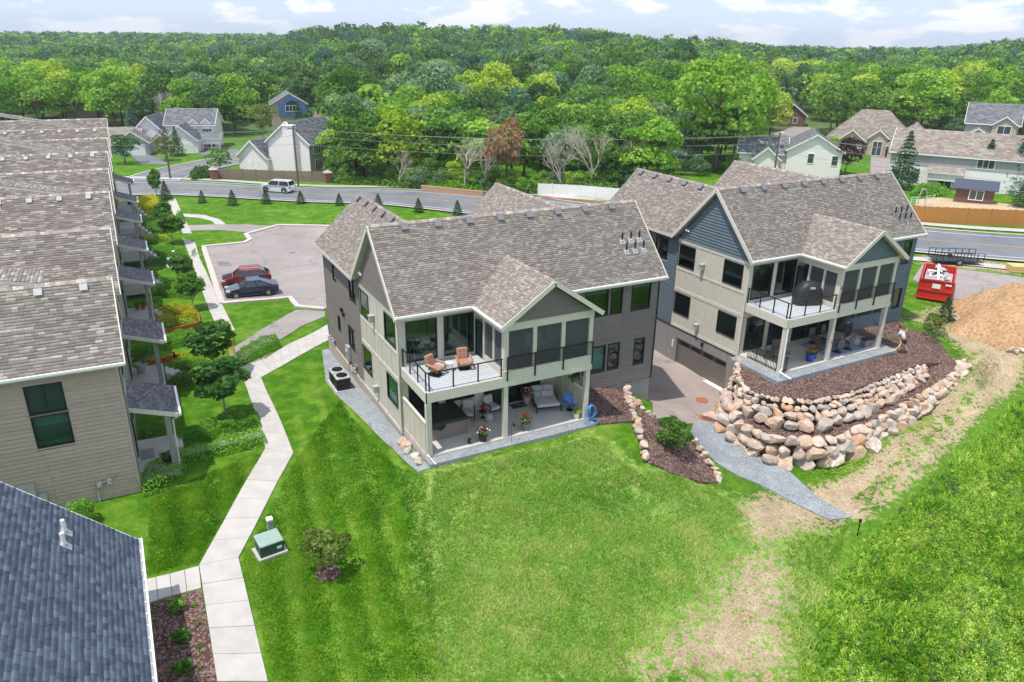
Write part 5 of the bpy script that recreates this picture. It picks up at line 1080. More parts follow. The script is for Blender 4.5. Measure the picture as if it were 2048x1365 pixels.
volume(h, -4.3, 0, 4.3, 10, 0, 4.6, 'y', 2.5, 'vinyl', 'greyroof'); volume(h, -12, 2.5, -4.3, 9, 0, 3.6, 'x', 2.2, 'vinyl', 'greyroof'); volume(h, -9.5, -.5, -5.5, 3, 0, 3.0, 'y', 1.7, 'vinyl', 'greyroof'); fwin(h, -1.0, 0, 2.4, .9, 1.5); fwin(h, 2.8, 0, 2.2, .9, 1.5)
b = B(); b.cyl((-5.5, 3, 5.0), (-5.5, 3, 6.6), .05); b.lathe([(.02, 0), (.35, .1), (.45, .22)], (-5.5, 2.9, 6.6), 10); b.obj('satellite_dish', M['white'], h)
h = hs('brown_house', 'small dark brown house under trees by the cul-de-sac', (150.39, 118.50), -.8); volume(h, -3.4, 0, 3.4, 7, 0, 3.2, 'y', 2.6, 'brownwall', 'greyroof'); fwin(h, .3, 0, 1, 1, 1.3)
for i, (p, rz, lb, w, rf_) in enumerate((((-17.03, 219.17), -.1, 'far tan roofed house between the left maples', 'beige', 'tanroof'), ((13.65, 393.75), .5, 'far white house with grey roof on the wooded hill', 'vinyl', 'greyroof'), ((49.96, 450.06), .1, 'far pale house half hidden by dark trees', 'beige', 'tanroof'), ((354.73, 260.59), -.9, 'far small white gabled house in the right hand woods', 'vinyl', 'greyroof'), ((449.58, 332.56), -.5, 'far pale roofed house above the small white gable', 'beige', 'tanroof'), ((43.74, 194.83), -.4, 'far grey roofed house right of the blue gable house', 'greywall', 'greyroof'))):
    h = hs('far_house', lb, p, rz); k = 1.0 if i in (0, 5) else 1.5; volume(h, -5*k, 0, 5*k, 7*k, 0, 4.2*k, 'x' if i not in (1, 3) else 'y', 2.6*k, w, rf_); volume(h, -1*k, -3*k, 4*k, 0, 0, 3.0*k, 'y', 2.0*k, w, rf_); fwin(h, -3.5*k, 0, 1.2*k, 1.5*k, 1.3*k)
for poly in ([(5.36, 131.92), (2.28, 140.93), (5.82, 143.85), (12.27, 137.74), (11.14, 129.40)], [(-7.09, 126.32), (-8.12, 137.92), (-6.13, 141.86), (-3.33, 131.46), (-2.23, 123.11)]): drape('driveway', poly, M['asphalt'], .06, 3)
drape('driveway', [(120.19, 69.58), (124.87, 67.77), (108.57, 54.48), (103.52, 56.52)], M['lot'], .06, 3); drape('cul_de_sac', [(134.44, 108.85), (157.57, 122.10), (150.59, 108.98), (127.51, 94.15), (118.49, 83.13), (111.40, 85.96)], M['lot'], .06, 4); drape('hill_street', [(77.81, 240.46), (73.53, 218.51), (75.60, 217.51), (81.21, 245.00)], M['asphalt'], .4, 6)
drape('garden_patio', [(86.96, 35.89), (93.87, 36.93), (95.27, 31.91), (97.12, 27.02), (93.02, 24.63), (80.50, 26.66), (77.71, 29.49)], M['dirt'], .06, 2); drape('pond', [(89.18, 98.33), (98.17, 105.62), (96.76, 100.38), (89.17, 84.12), (83.89, 81.42), (82.18, 85.24)], gm('pond_water', '5c7088', .05, .05, 1, spec=.8), .25, 4)
# ------------------------------------------------------------------ fences, walls, poles
def fence(name, label, pts, hgt, span, mat, picket=None, cap=None, posts=True, group=None):
    root = thing(name, label, 'fence', at(pts[0])); o = root.location.copy(); L = dens(pts, span); rn = random.Random(len(label))
    for k, p in enumerate(L):
        q_ = at(p)-o
        if posts: b = B(); b.cbox((q_.x, q_.y, q_.z+hgt/2), (.13, .13, hgt+.12)); b.obj('post', mat, root)
        if k == len(L)-1: break
        r_ = at(L[k+1])-o; d = (r_-q_); n = max(1, int(Vector((d.x, d.y, 0)).length/picket)) if picket else 1; b = B(); a = math.atan2(d.y, d.x); ln = Vector((d.x, d.y)).length/n
        for i in range(n):
            c = q_.lerp(r_, (i+.5)/n); hh = hgt*(1+(rn.uniform(-.03, .02) if picket else 0)); b.cbox((c.x, c.y, c.z+hh/2), (ln-(.015 if picket else .1), .03+.015*(i % 2), hh), a)
        b.obj('panel', mat, root)
    return root
M['oldwood'] = gm('weathered_fence_wood', '8d7a6d', .9, .16, 3, .3, 30, streak=(6, 6, .6)); M['newwood'] = gm('cedar_fence_wood', 'b9803f', .85, .1, 3, .2, 30, streak=(6, 6, .6))
fence('wooden_fence', 'weathered brown picket fence in front of the chimney house', [(3.32, 104.27), (11.32, 100.29), (19.69, 96.22)], 1.75, 2.4, M['oldwood'], .15)
fence('vinyl_fence', 'white vinyl panel fence at the foot of the wood', [(43.03, 65.22), (47.87, 61.38), (52.41, 56.33)], 1.8, 2.4, M['white'])
fence('cedar_fence', 'new orange cedar picket fence along the right hand road', [(70.01, 25.88), (75.77, 21.60), (82.28, 17.34)], 1.9, 2.4, M['newwood'], .16)
for p, lb in (((2.97, 103.36), 'brick pier at the left end of the brown fence'), ((19.83, 95.14), 'brick pier at the right end of the brown fence')):
    t = thing('brick_pier', lb, 'pier', at(p)); b = B(); b.box(-.5, -.5, -.3, .5, .5, 1.7); b.obj('shaft', M['brick'], t); b = B(); b.add([(-.7, -.7, 1.7), (.7, -.7, 1.7), (.7, .7, 1.7), (-.7, .7, 1.7), (0, 0, 2.2)], [(0, 3, 2, 1), (0, 1, 4), (1, 2, 4), (2, 3, 4), (3, 0, 4)]); b.obj('cap', M['foundation'], t)
def blockwall(label, pts, hgt, mat):
    t = thing('block_wall', label, 'wall', at(pts[0])); o = t.location.copy(); V, Fc, T_ = [], [], []; rn = random.Random(3); L = dens(pts, .45); a0 = Vector(pts[0]); b = B()
    for k, (p, q_) in enumerate(zip(L[:-1], L[1:])):
        for r_ in range(int(hgt/.2)):
            c = (at(p)+at(q_))/2-o; d = Vector(q_)-Vector(p); b.cbox((c.x+(.22*d.x/.45 if r_ % 2 else 0), c.y+(.22*d.y/.45 if r_ % 2 else 0)+rn.uniform(-.02, .02), c.z+.1+r_*.2), (d.length-.02, .35, .19), math.atan2(d.y, d.x))
    o_ = b.obj('blocks', mat, t); o_['kind'] = 'stuff'; return t
M['block'] = gm('tan_retaining_block', 'b79478', .9, .15, 6)
blockwall('long tan block retaining wall beside the far sidewalk', [(29.60, 77.64), (32.92, 73.40), (36.51, 68.75)], 1.15, M['block']); blockwall('low tan block wall under the white fence', [(41.99, 62.79), (46.32, 58.93), (50.83, 54.36)], .4, M['block'])
POL = [((-3.46, 107.08), 8.3), ((14.37, 92.90), 9.6), ((73.94, 50.00), 9.4), ((95, -14), 10), ((-35, 128), 9)]
tops = []
for i, (p, hh) in enumerate(POL):
    t = thing('utility_pole', ('wooden utility pole at the street junction', 'wooden utility pole beside the brown fence', 'wooden utility pole behind the blue house ridge', 'wooden utility pole beyond the right edge', 'wooden utility pole beyond the townhouses')[i], 'pole', at(p), 0, 'poles along the road'); b = B(); b.cyl((0, 0, -.3), (0, 0, hh), .16, .11); b.obj('shaft', M['bark'], t); b = B(); b.bar((-.7, .8, hh-.5), (.7, -.8, hh-.5), .12); b.obj('crossarm', M['bark'], t); tops.append((at(p), hh))
order = [4, 0, 1, 2, 3]
for k, dz, off in (('upper', -.4, .6), ('middle', -.4, -.6), ('lower', -1.5, 0.1), ('lowest', -2.8, 0.0)):
    pts = []
    for a, c in zip(order[:-1], order[1:]):
        A, C_ = tops[a][0]+Vector((off*.65, -off*.75, tops[a][1]+dz)), tops[c][0]+Vector((off*.65, -off*.75, tops[c][1]+dz))
        for i in range(10): t_ = i/10; q_ = A.lerp(C_, t_); q_.z -= 4*t_*(1-t_)*(.012*(A-C_).length+.25); pts.append(q_)
    b = B(); b.tube(pts, .02, 4); b.obj('power_line', M['vent'], None, label='%s power line sagging between the wooden poles' % k, cat='cable')
t = thing('lamp_post', 'black lantern post beside the far sidewalk', 'lamp', at((35.76, 68.39))); b = B(); b.cyl((0, 0, 0), (0, 0, 1.9), .07); b.obj('post', M['black'], t); b = B(); b.lathe([(.1, 0), (.3, .1), (.36, .55), (.1, .85)], (0, 0, 1.9), 8); b.obj('lantern', M['black'], t)
t = thing('garden_shed', 'small shed with blue-black roof behind the cedar fence', 'shed', at((93.00, 31.55)), -1.0)
b = B(); b.box(-2.3, 0, -.3, 2.3, 2.6, 1.9); b.obj('wall', M['brownwall'], t); b = B(); b.slab([(-2.7, -.4, 2.0), (2.7, -.4, 2.0), (2.7, 1.4, 3.1), (-2.7, 1.4, 3.1)], (0, 0, -.1)); b.slab([(2.7, 3.0, 2.0), (-2.7, 3.0, 2.0), (-2.7, 1.4, 3.1), (2.7, 1.4, 3.1)], (0, 0, -.1)); b.obj('roof', gm('blue_black_roof', '3d4456', .6, .1, 5), t); fwin(t, -.6, 0, .6, 1.6, 1.2, n=2)
t = thing('garden_arch', 'grey metal garden arch beside the shed', 'arch', at((80.94, 30.96))); b = B(); b.tube([(-.7+.7*(1-math.cos(k*math.pi/10))*1.0, 0, 1.4+.8*math.sin(k*math.pi/10)) for k in range(11)], .06); b.cyl((-.7, 0, 0), (-.7, 0, 1.4), .06); b.cyl((.7, 0, 0), (.7, 0, 1.4), .06); b.obj('hoop', M['grey'], t); b = B(); [b.bar((-2.2, 0, .3*k), (-1.0, 0, .3*k), .04) for k in range(1, 5)]; [b.bar((x, 0, 0), (x, 0, 1.3), .05) for x in (-2.2, -1.0, 1.0, 2.4)]; [b.bar((1.0, 0, .3*k), (2.4, 0, .3*k), .04) for k in range(1, 5)]; b.obj('trellis', M['white'], t)
# ------------------------------------------------------------------ vehicles
def wheel(parent, x, y, r, w, rim):
    s = -1 if y < 0 else 1; b = B(); b.F = (Vector((x, y, r)), Vector((1, 0, 0)), Vector((0, 0, 1)), Vector((0, s, 0)))
    b.lathe([(r*.62, -w/2), (r*.94, -w/2), (r, -w*.3), (r, w*.3), (r*.94, w/2), (r*.64, w/2), (r*.6, w*.3)], (0, 0, 0), 20); o = b.obj('wheel', M['rubber'], parent, True)
    b = B(); b.F = (Vector((x, y, r)), Vector((1, 0, 0)), Vector((0, 0, 1)), Vector((0, s, 0))); b.lathe([(r*.62, w*.36), (r*.55, w*.42)], (0, 0, 0), 20, False); b.lathe([(.05, w*.3), (.07, w*.45), (.001, w*.47)], (0, 0, 0), 10)
    for k in range(5): a = k*1.257; b.bar((.04*math.cos(a), .04*math.sin(a), w*.4), (r*.58*math.cos(a), r*.58*math.sin(a), w*.4), r*.2, .03)
    b.obj('rim', M[rim], o)
def car(name, label, p, rz, L, W, prof, glass, paint, group=None, wr=.33, wx=None, rim='galv', dark=None, rails=False, cat='car'):
    """prof: lower body side outline (x, z), nose at +x; glass: greenhouse outline base->top; both are lofted with tumblehome"""
    t = thing(name, label, cat, at(p, .06), rz, group)
    def loft(poly, wf, nm, mat, smooth=False):
        b = B(); n = len(poly); rows = []
        for s in (-1, -.86, .86, 1):
            rows.append([(x*(1 if abs(s) < 1 else .985), s*wf(x, z)*W/2, z if abs(s) < 1 else z*.985+.015*.5) for x, z in poly])
        vs = [v for r_ in rows for v in r_]; fs = []
        for k in range(3):
            for i in range(n): j = (i+1) % n; fs.append((k*n+i, k*n+j, (k+1)*n+j, (k+1)*n+i))
        fs += [tuple(range(n)), tuple(range(4*n-1, 3*n-1, -1))]; b.add(vs, fs); return b.obj(nm, mat, t, smooth)
    zt = max(z for x, z in prof); zr = max(z for x, z in glass)
    loft(prof, lambda x, z: (1-.12*max(0, (abs(x)-L*.36)/(L*.14))**2)*(1 if z > .5 else .96), 'body', paint)
    g = loft(glass, lambda x, z: .93-.2*(z-zt)/(zr-zt), 'greenhouse', M['carglass2'])
    top = sorted([q_ for q_ in glass if q_[1] > zr-.09]); x0, x1 = top[0][0], top[-1][0]; b = B(); b.rbox(x0-.04, -W*.365, zr-.03, x1+.04, W*.365, zr+.035, .03); b.obj('roof', paint, t)
    fb, rb = max(glass), min(glass)
    for s in (-1, 1):
        b = B()
        for (xa, za), (xb, zb) in ((fb, top[-1]), (rb, top[0]), (((fb[0]+rb[0])/2-.1, fb[1]), ((x0+x1)/2-.05, zr))): b.bar((xa, s*W*.465, za), (xb, s*W*.375, zb), .07, .07)
        b.obj('pillars', paint, t)
        b = B(); b.rbox(fb[0]-.5, s*W*.5-.02 if s > 0 else s*W*.5-.16, zt-.02, fb[0]-.3, s*W*.5+.16 if s > 0 else s*W*.5+.02, zt+.13, .02); b.obj('mirror', paint, t)
        for x in wx or (L*.31, -L*.29):
            wheel(t, x, s*(W/2-.06), wr, .24, rim); b = B(); b.F = (Vector((x, s*(W/2-.085), wr)), Vector((1, 0, 0)), Vector((0, 0, 1)), Vector((0, s, 0))); b.lathe([(wr*1.16, .0), (wr*1.16, .1)], (0, 0, 0), 20); b.obj('wheel_arch', M['rubber'], t)
        b = B(); b.rbox(L/2-.42, s*W*.36-.2, zt*.62, L/2-.06, s*W*.36+.2, zt*.62+.16, .02); b.obj('headlight', M['galv'], t); b = B(); b.rbox(-L/2+.02, s*W*.38-.16, zt*.7, -L/2+.2, s*W*.38+.16, zt*.7+.2, .02); b.obj('tail_light', M['redlight'], t)
        b = B(); b.bar((L*.42, s*W*.5, .3), (-L*.42, s*W*.5, .3), .04, .12); b.obj('sill', dark or paint, t)
        if rails: b = B(); b.tube([(x0, s*W*.33, zr+.04), (x0+.1, s*W*.33, zr+.1), (x1-.1, s*W*.33, zr+.1), (x1, s*W*.33, zr+.04)], .025); b.obj('roof_rail', M['black'], t)
    b = B(); b.box(L/2-.1, -W*.3, .3, L/2+.015, W*.3, .52); b.obj('grille', M['black'], t); b = B(); b.box(-L/2-.015, -.25, zt*.62, -L/2+.05, .25, zt*.62+.13); b.obj('number_plate', M['white'], t)
    return t
M['carglass2'] = N('car_windows').m; qm = M['carglass2'].node_tree.nodes['Principled BSDF']; qm.inputs['Base Color'].default_value = (.02, .025, .03, 1); qm.inputs['Roughness'].default_value = .04; qm.inputs['IOR'].default_value = 1.9
M['redlight'] = gm('red_lens', '8c1414', .25, .05, 3)
PSED = [(2.2, .25), (2.25, .55), (2.1, .72), (1.1, .92), (.7, .97), (-1.3, 1.0), (-2.1, .98), (-2.25, .85), (-2.25, .4), (-2.15, .24)]; GSED = [(1.05, .9), (.35, 1.38), (-.15, 1.43), (-.75, 1.4), (-1.75, .97)]
PSUV = [(2.15, .3), (2.2, .65), (2.1, .85), (1.15, 1.02), (.8, 1.05), (-1.4, 1.08), (-2.12, 1.08), (-2.2, .8), (-2.2, .45), (-2.1, .28)]; GSUV = [(1.15, 1.0), (.5, 1.5), (.1, 1.56), (-1.2, 1.55), (-1.65, 1.45), (-2.05, 1.06)]
PBIG = [(2.5, .38), (2.55, .75), (2.5, 1.05), (1.45, 1.16), (1.0, 1.18), (-1.6, 1.2), (-2.45, 1.2), (-2.55, .9), (-2.55, .55), (-2.45, .36)]; GBIG = [(1.4, 1.14), (.8, 1.74), (.3, 1.82), (-1.7, 1.82), (-2.2, 1.75), (-2.45, 1.18)]
def between(a, c, side, w): d = Vector(c)-Vector(a); n = Vector((-d.y, d.x)).normalized(); m = (Vector(a)+Vector(c))/2+n*side*w/2; return (m.x, m.y), math.atan2(-d.y, -d.x)
p, rz = between((-3.90, 34.67), (-1.29, 34.52), 1, 1.75); car('dark_sedan', 'dark blue sedan parked nearest the lawn in the lot', p, rz, 4.45, 1.78, PSED, GSED, carpaint('dark_blue_paint', '33415c', .7), 'cars parked in the lot')
p, rz = between((-3.90, 38.47), (-1.12, 38.05), 1, 1.4); car('red_crossover', 'red crossover with black bonnet parked behind the dark sedan', p, rz, 4.4, 1.8, PSUV, GSUV, carpaint('red_paint', '9c1b22', .3), 'cars parked in the lot', dark=M['rubber'], rails=True, rim='black'); B().slab([(2.02, -.6, .9), (2.02, .6, .9), (1.2, .66, 1.035), (1.2, -.66, 1.035)], (0, 0, .02)).obj('bonnet', M['rubber'], [o for o in COL.objects if o.name == 'red_crossover'][0])
p, rz = between((8.44, 87.81), (10.62, 85.73), 1, 1.9); car('white_suv', 'white sport utility vehicle driving on the far road', p, rz, 5.1, 2.0, PBIG, GBIG, carpaint('white_paint_car', 'e4e4e4', .0), wr=.42, wx=(1.6, -1.55), rails=True)
# ------------------------------------------------------------------ building site on the right
M['red'] = gm('red_steel', 'c0281e', .55, .12, 3, .1, 20); M['lumber'] = gm('fresh_lumber', 'd8b878', .8, .1, 4)
dA, dB = Vector((45.00, 5.72)), Vector((46.93, 4.35)); ang = math.atan2(dB.y-dA.y, dB.x-dA.x); wd = (dB-dA).length
ang0 = ang; ang = -1.02; wd = 2.45
t = thing('dumpster', 'open red dumpster filled with white scrap on the site', 'dumpster', at((dA.x, dA.y)), ang)
b = B(); b.box(0, 0, .15, wd, .1, 1.75); b.box(0, 5.4, .15, wd, 5.5, 1.75); b.box(0, .1, .15, .1, 5.4, 1.75); b.box(wd-.1, .1, .15, wd, 5.4, 1.75); b.box(.1, .1, .15, wd-.1, 5.4, .3); sh = b.obj('shell', M['red'], t)
for z in (.15, .85, 1.68): b = B(); b.box(-.06, -.08, z, wd+.06, 0, z+.12); b.obj('rib', M['red'], t)
for k in range(7): b = B(); b.box(-.08, .3+k*.8, .15, 0, .42+k*.8, 1.75); b.obj('rib', M['red'], t)
b = B(); b.box(wd*.38, -.095, 1.12, wd*.62, -.082, 1.5); b.obj('notice', M['white'], t); b = B(); b.box(wd*.75, -.095, 1.45, wd*.93, -.082, 1.58); b.obj('notice', M['white'], t)
rr = random.Random(8); sc = thing('scrap_heap', 'white and black building scrap heaped in the red dumpster', 'debris', at((dA.x, dA.y)), ang)
for k in range(34): b = B(); c = (rr.uniform(.5, wd-.5), rr.uniform(.6, 4.9), rr.uniform(1.0, 1.75)); a = rr.uniform(0, 6.28); b.bar(Vector(c)-Vector((math.cos(a), math.sin(a), rr.uniform(-.5, .5)))*.5, Vector(c)+Vector((math.cos(a), math.sin(a), rr.uniform(-.3, .5)))*rr.uniform(.2, .5), rr.uniform(.1, .5), .05); b.obj('scrap', rr.choice([M['white'], M['white'], M['grey'], M['black']]), sc)
b = B(); b.bar((wd*.5, 1.5, 1.5), (wd*.42, 2.2, 2.6), .18, .05); b.obj('scrap', M['white'], sc); b = B(); b.box(.2, .2, .3, wd-.2, 5.3, 1.15); b.obj('fill', M['grey'], sc)
ang = ang0; c0 = (48.36, -1.72)
def mound(name, c, rx, ry, hh, seed, mat):
    rs = np.random.RandomState(seed); nr, na = 26, 64; V = []
    for i in range(nr+1):
        r_ = i/nr
        for k in range(na):
            a = 2*math.pi*k/na; wob = 1+.12*math.sin(a*3+seed)+.07*math.sin(a*7+1)
            x, y = c[0]+rx*r_*wob*math.cos(a), c[1]+ry*r_*wob*math.sin(a); prof = (1-r_**1.6)**1.1; z = hh*prof*(1+.07*math.sin(x*2.1+y)+.05*math.sin(y*3.3-x*1.7))+rs.normal(0, .045)*(1-r_) - (.25 if i == nr else 0); V.append((x, y, H(x, y)+z))
    b = B(); b.add(V, [(i*na+k, i*na+(k+1) % na, (i+1)*na+(k+1) % na, (i+1)*na+k) for i in range(nr) for k in range(na)]); return b.obj(name, mat, None, True, kind='structure')
mound('dirt_mound', c0, 7.6, 5.4, 3.0, 4, M['mound'])
t = thing('utility_trailer', 'black open steel trailer frame beside the road', 'trailer', at((56.07, 11.72)), ang+.05); b = B(); b.box(0, 0, .35, 4.3, 1.8, .42)
b.obj('bed', M['black'], t)
for x in np.linspace(0, 4.3, 8): b = B(); b.bar((x, 0, .42), (x, 0, 1.2), .05); b.bar((x, 1.8, .42), (x, 1.8, 1.2), .05); b.obj('stake', M['black'], t)
for z in (.8, 1.2): b = B(); b.bar((0, 0, z), (4.3, 0, z), .05); b.bar((0, 1.8, z), (4.3, 1.8, z), .05); b.obj('rail', M['black'], t)
for y in (-.12, 1.92): wheel(t, 2.1, y, .32, .2, 'grey')
t = thing('lumber_stack', 'stack of yellow lumber at the right edge by the curb', 'lumber', at((60.23, 7.02)), ang); [B().box(0, k*.32, 0.05+j*.2, 3.5, k*.32+.28, .22+j*.2).obj('board', M['lumber'], t) for k in range(4) for j in range(3)]
drape('site_road', [(49.72, 9.47), (54.98, 12.25), (57.50, 8.25), (59.64, 5.52), (48.54, -0.94), (49.81, 3.36), (47.44, 4.40)], M['lot'], .05, 1.5); b = None
# ------------------------------------------------------------------ things on decks, patios and lawns
M['cushion'] = gm('tan_cushion', 'a57c66', .9, .08, 6, .15, 30); M['greycush'] = gm('pale_grey_cushion', 'bdbcbc', .9, .05, 6, .15, 30); M['hotwood'] = gm('grey_brown_panel', '8a7a70', .7, .12, 3, streak=(1, 1, 8)); M['cover'] = gm('black_vinyl_cover', '2e2c2e', .5, .12, 4, .1, 20); M['bluepot'] = gm('cobalt_glaze', '1f3fa8', .2, .1, 5); M['bluemetal'] = gm('sky_blue_metal', '4f86d8', .5, .06, 5); M['hose'] = gm('blue_hose', '4a90d0', .5, .05, 5); M['yellowhose'] = gm('straw_hose', 'cfc27a', .6, .05, 5); M['terra'] = gm('terracotta', 'a8623f', .8, .1, 6); M['orange'] = gm('cedar_planter', 'b0602a', .8, .12, 3, .2, 25, streak=(1, 1, 8)); M['rust'] = gm('rusty_iron', '9c6044', .85, .2, 8); M['green'] = gm('utility_green', '2f4f40', .55, .06, 4); M['palegreen'] = gm('pale_utility_green', '8ea399', .55, .05, 4); M['skin'] = gm('skin', 'b98468', .6, .04, 5); M['shirt'] = gm('pale_shirt', 'c9d4de', .9, .05, 5); M['shorts'] = gm('dark_shorts', '2e323b', .9, .06, 5); M['hair'] = gm('dark_hair', '2a211d', .8, .1, 20); M['rug'] = None
def flowers(parent, c, r, h, n, kd, cols, seed, size=.06):
    o = link('foliage', crown_mesh('foliage', seed, n, size, r, r, h*.5, 0, 10, (.35, .6)), parent, c); setmat(o, LF[kd]); rr = random.Random(seed)
    for cc in cols:
        b = B()
        for k in range(12): a, e = rr.uniform(0, 6.28), rr.uniform(.2, 1.5); q_ = Vector((math.cos(a)*math.cos(e)*r, math.sin(a)*math.cos(e)*r, math.sin(e)*h*.55)); b.ell(q_*rr.uniform(.9, 1.05), (.05, .05, .04), 6, 4)
        f = b.obj('blooms', M[cc] if cc in M else gm('bloom_'+cc, cc, .7, .08, 9), parent); f.location = c
def pot(name, label, p, r, h, mat, kd, cols, seed, group=None, fr=None):
    t = thing(name, label, 'plant pot', p, 0, group); b = B(); b.lathe([(r*.68, 0), (r*.8, h*.4), (r, h*.94), (r*1.06, h), (r*.94, h), (r*.9, h*.85)], n=18); b.obj('pot', mat, t, True); flowers(t, (0, 0, h+r*.6), r*(fr or 1.5), r*2.2, 420, kd, cols, seed); return t
pot('flower_pot', 'black pot of pink and white flowers at the patio front near the hot tub', (3.12, .22, 0), .24, .38, M['black'], 'mid', ['c02848', 'e8dfe4'], 201); pot('flower_pot', 'dark pot of red and orange flowers at the centre of the patio front', (5.7, .35, 0), .27, .42, M['vent'], 'mid', ['c8281e', 'e08a28'], 202)
pot('flower_pot', 'white pot with yellow-green leaves beside the blue chair', (8.85, .3, 0), .2, .3, M['white'], 'lime', [], 203); pot('flower_pot', 'brown planter with pink flowers beside the glass door', (7.25, 3.05, 0), .26, .5, M['foundation'], 'mid', ['d83858', 'e8a0b0'], 204); pot('flower_pot', 'small pot of red flowers on the patio side table', (4.2, 2.55, .4), .1, .14, M['black'], 'dark', ['b81828'], 205, fr=1.6)
pot('flower_pot', 'large cobalt blue pot with flowers on the blue house patio', h2p(3.25, .55, 0), .3, .52, M['bluepot'], 'mid', ['c83838'], 206); pot('flower_pot', 'smaller cobalt blue pot behind the large one', h2p(3.8, .75, 0), .24, .42, M['bluepot'], 'mid', ['d04848'], 207)
t = thing('hanging_plant', 'bushy dark green plant hanging at the patio side opening', 'plant', (8.75, .55, 2.15)); b = B(); b.cyl((0, 0, .35), (0, 0, .95), .008); b.obj('hanger', M['black'], t); flowers(t, (0, 0, .1), .42, .5, 600, 'dark', [], 208)
# hot tub
t = thing('hot_tub', 'square hot tub with wood panels and folded black cover on the patio', 'hot tub', (1.75, 2.3, 0)); b = B(); b.rbox(-1.02, -.98, .03, 1.02, .98, .84, .06); sk = b.obj('cabinet', M['hotwood'], t)
for s in (-1, 1):
    for k in range(7): z = .06+k*.108; b = B(); b.box(-.94, s*.985-.012, z, .94, s*.985+.012, z+.098); b.obj('panel_board', M['hotwood'], sk); b = B(); b.box(s*1.025-.012, -.9, z, s*1.025+.012, .9, z+.098); b.obj('panel_board', M['hotwood'], sk)
for s in (-1, 1): b = B(); b.rbox(-1.06, -.005+s*.51-.5, .86, 1.06, .005+s*.51+.5, .99, .04); b.obj('cover', M['cover'], t)
b = B(); b.box(-1.06, -1.03, .66, -.25, -1.0, .9); b.tube([(-.8, -1.02, .72), (-.55, -1.1, .6), (-.3, -1.02, .72)], .05); b.obj('cover_flap', M['cover'], t); b = B(); b.box(1.0, -1.0, .05, 1.05, -.95, .85); b.obj('cover_lifter', M['galv'], t)
def lounge(name, label, p, rz, cush, fr, group, w=.72, swivel=False):
    t = thing(name, label, 'chair', p, rz, group)
    b = B()
    if swivel: b.lathe([(.33, 0), (.33, .03), (.28, .04), (.05, .08), (.05, .3)], n=16)
    else:
        for x in (-w/2, w/2):
            for y in (-.35, .33): b.bar((x, y, 0), (x, y, .58), .045)
            b.bar((x, -.35, .58), (x, .33, .58), .06, .04)
        b.bar((-w/2, .33, .58), (w/2, .33, .58), .04); b.bar((-w/2, -.35, .25), (w/2, -.35, .25), .04)
    b.obj('frame', fr, t); b = B(); b.rbox(-w/2+.04, -.36, .3, w/2-.04, .3, .46, .05); b.obj('seat', cush, t)
    b = B(); F_ = (Vector((0, .26, .44)), Vector((1, 0, 0)), Vector((0, .97, -.25)), Vector((0, .25, .97))); b.F = F_; b.rbox(-w/2+.05, 0, 0, w/2-.05, .17, .58 if swivel else .5, .05); bk = b.obj('backrest', cush, t)
    if swivel:
        for i in range(3):
            for j in range(3): b = B(F_); x = -w/2+.08+i*(w-.16)/3; b.rbox(x, -.04, .05+j*.17, x+(w-.2)/3, .03, .05+j*.17+.15, .02); b.obj('tuft', cush, bk)
        for s in (-1, 1): b = B(); b.tube([(s*w/2, -.34, .3), (s*(w/2+.03), -.3, .56), (s*(w/2+.03), .2, .6), (s*w/2, .32, .5)], .07, 8); b.obj('arm', cush, t, True)
    return t
lounge('swivel_chair', 'left of the two tan tufted swivel chairs on the deck', (1.2, 1.75, 3.52), R(28), M['cushion'], M['black'], 'tan deck chairs', .68, True); lounge('swivel_chair', 'right of the two tan tufted swivel chairs on the deck', (2.8, 1.85, 3.52), R(-12), M['cushion'], M['black'], 'tan deck chairs', .68, True)
t = thing('side_table', 'white drum table between the tan deck chairs', 'table', (2.03, 1.95, 3.52)); b = B(); b.lathe([(.2, 0), (.17, .2), (.2, .4), (.24, .42), (.24, .45), (0.001, .45)], n=18); b.obj('drum', M['white'], t, True)
t = thing('telescope', 'pale telescope on a tripod behind the deck window', 'telescope', (.85, 3.95, 3.46)); b = B(); [b.cyl((0, 0, 1.1), (.42*math.cos(a), .42*math.sin(a), 0), .02) for a in (.3, 2.4, 4.5)]; b.obj('tripod', M['white'], t); b = B(); b.cyl((-.35, -.1, 1.3), (.4, .1, 1.1), .07); b.obj('tube', M['white'], t)
lounge('patio_armchair', 'grey cushioned armchair beside the hot tub', (3.45, 2.85, 0), R(-25), M['greycush'], M['black'], 'grey patio armchairs'); lounge('patio_armchair', 'grey cushioned armchair behind the middle post', (4.95, 2.9, 0), R(12), M['greycush'], M['black'], 'grey patio armchairs')
t = thing('stool_table', 'grey ceramic stool in front of the armchairs', 'stool', (4.35, 2.05, 0)); b = B(); b.lathe([(.16, 0), (.22, .12), (.22, .32), (.16, .44), (.001, .45)], n=18); b.obj('stool', M['grey'], t, True)
t = thing('side_table', 'small black table holding red flowers', 'table', (4.2, 2.55, 0)); b = B(); b.lathe([(.2, .37), (.2, .4), (.001, .4)], n=16); b.cyl((0, 0, 0), (0, 0, .38), .025); b.lathe([(.15, 0), (.15, .02), (.001, .03)], n=16); b.obj('table', M['black'], t)
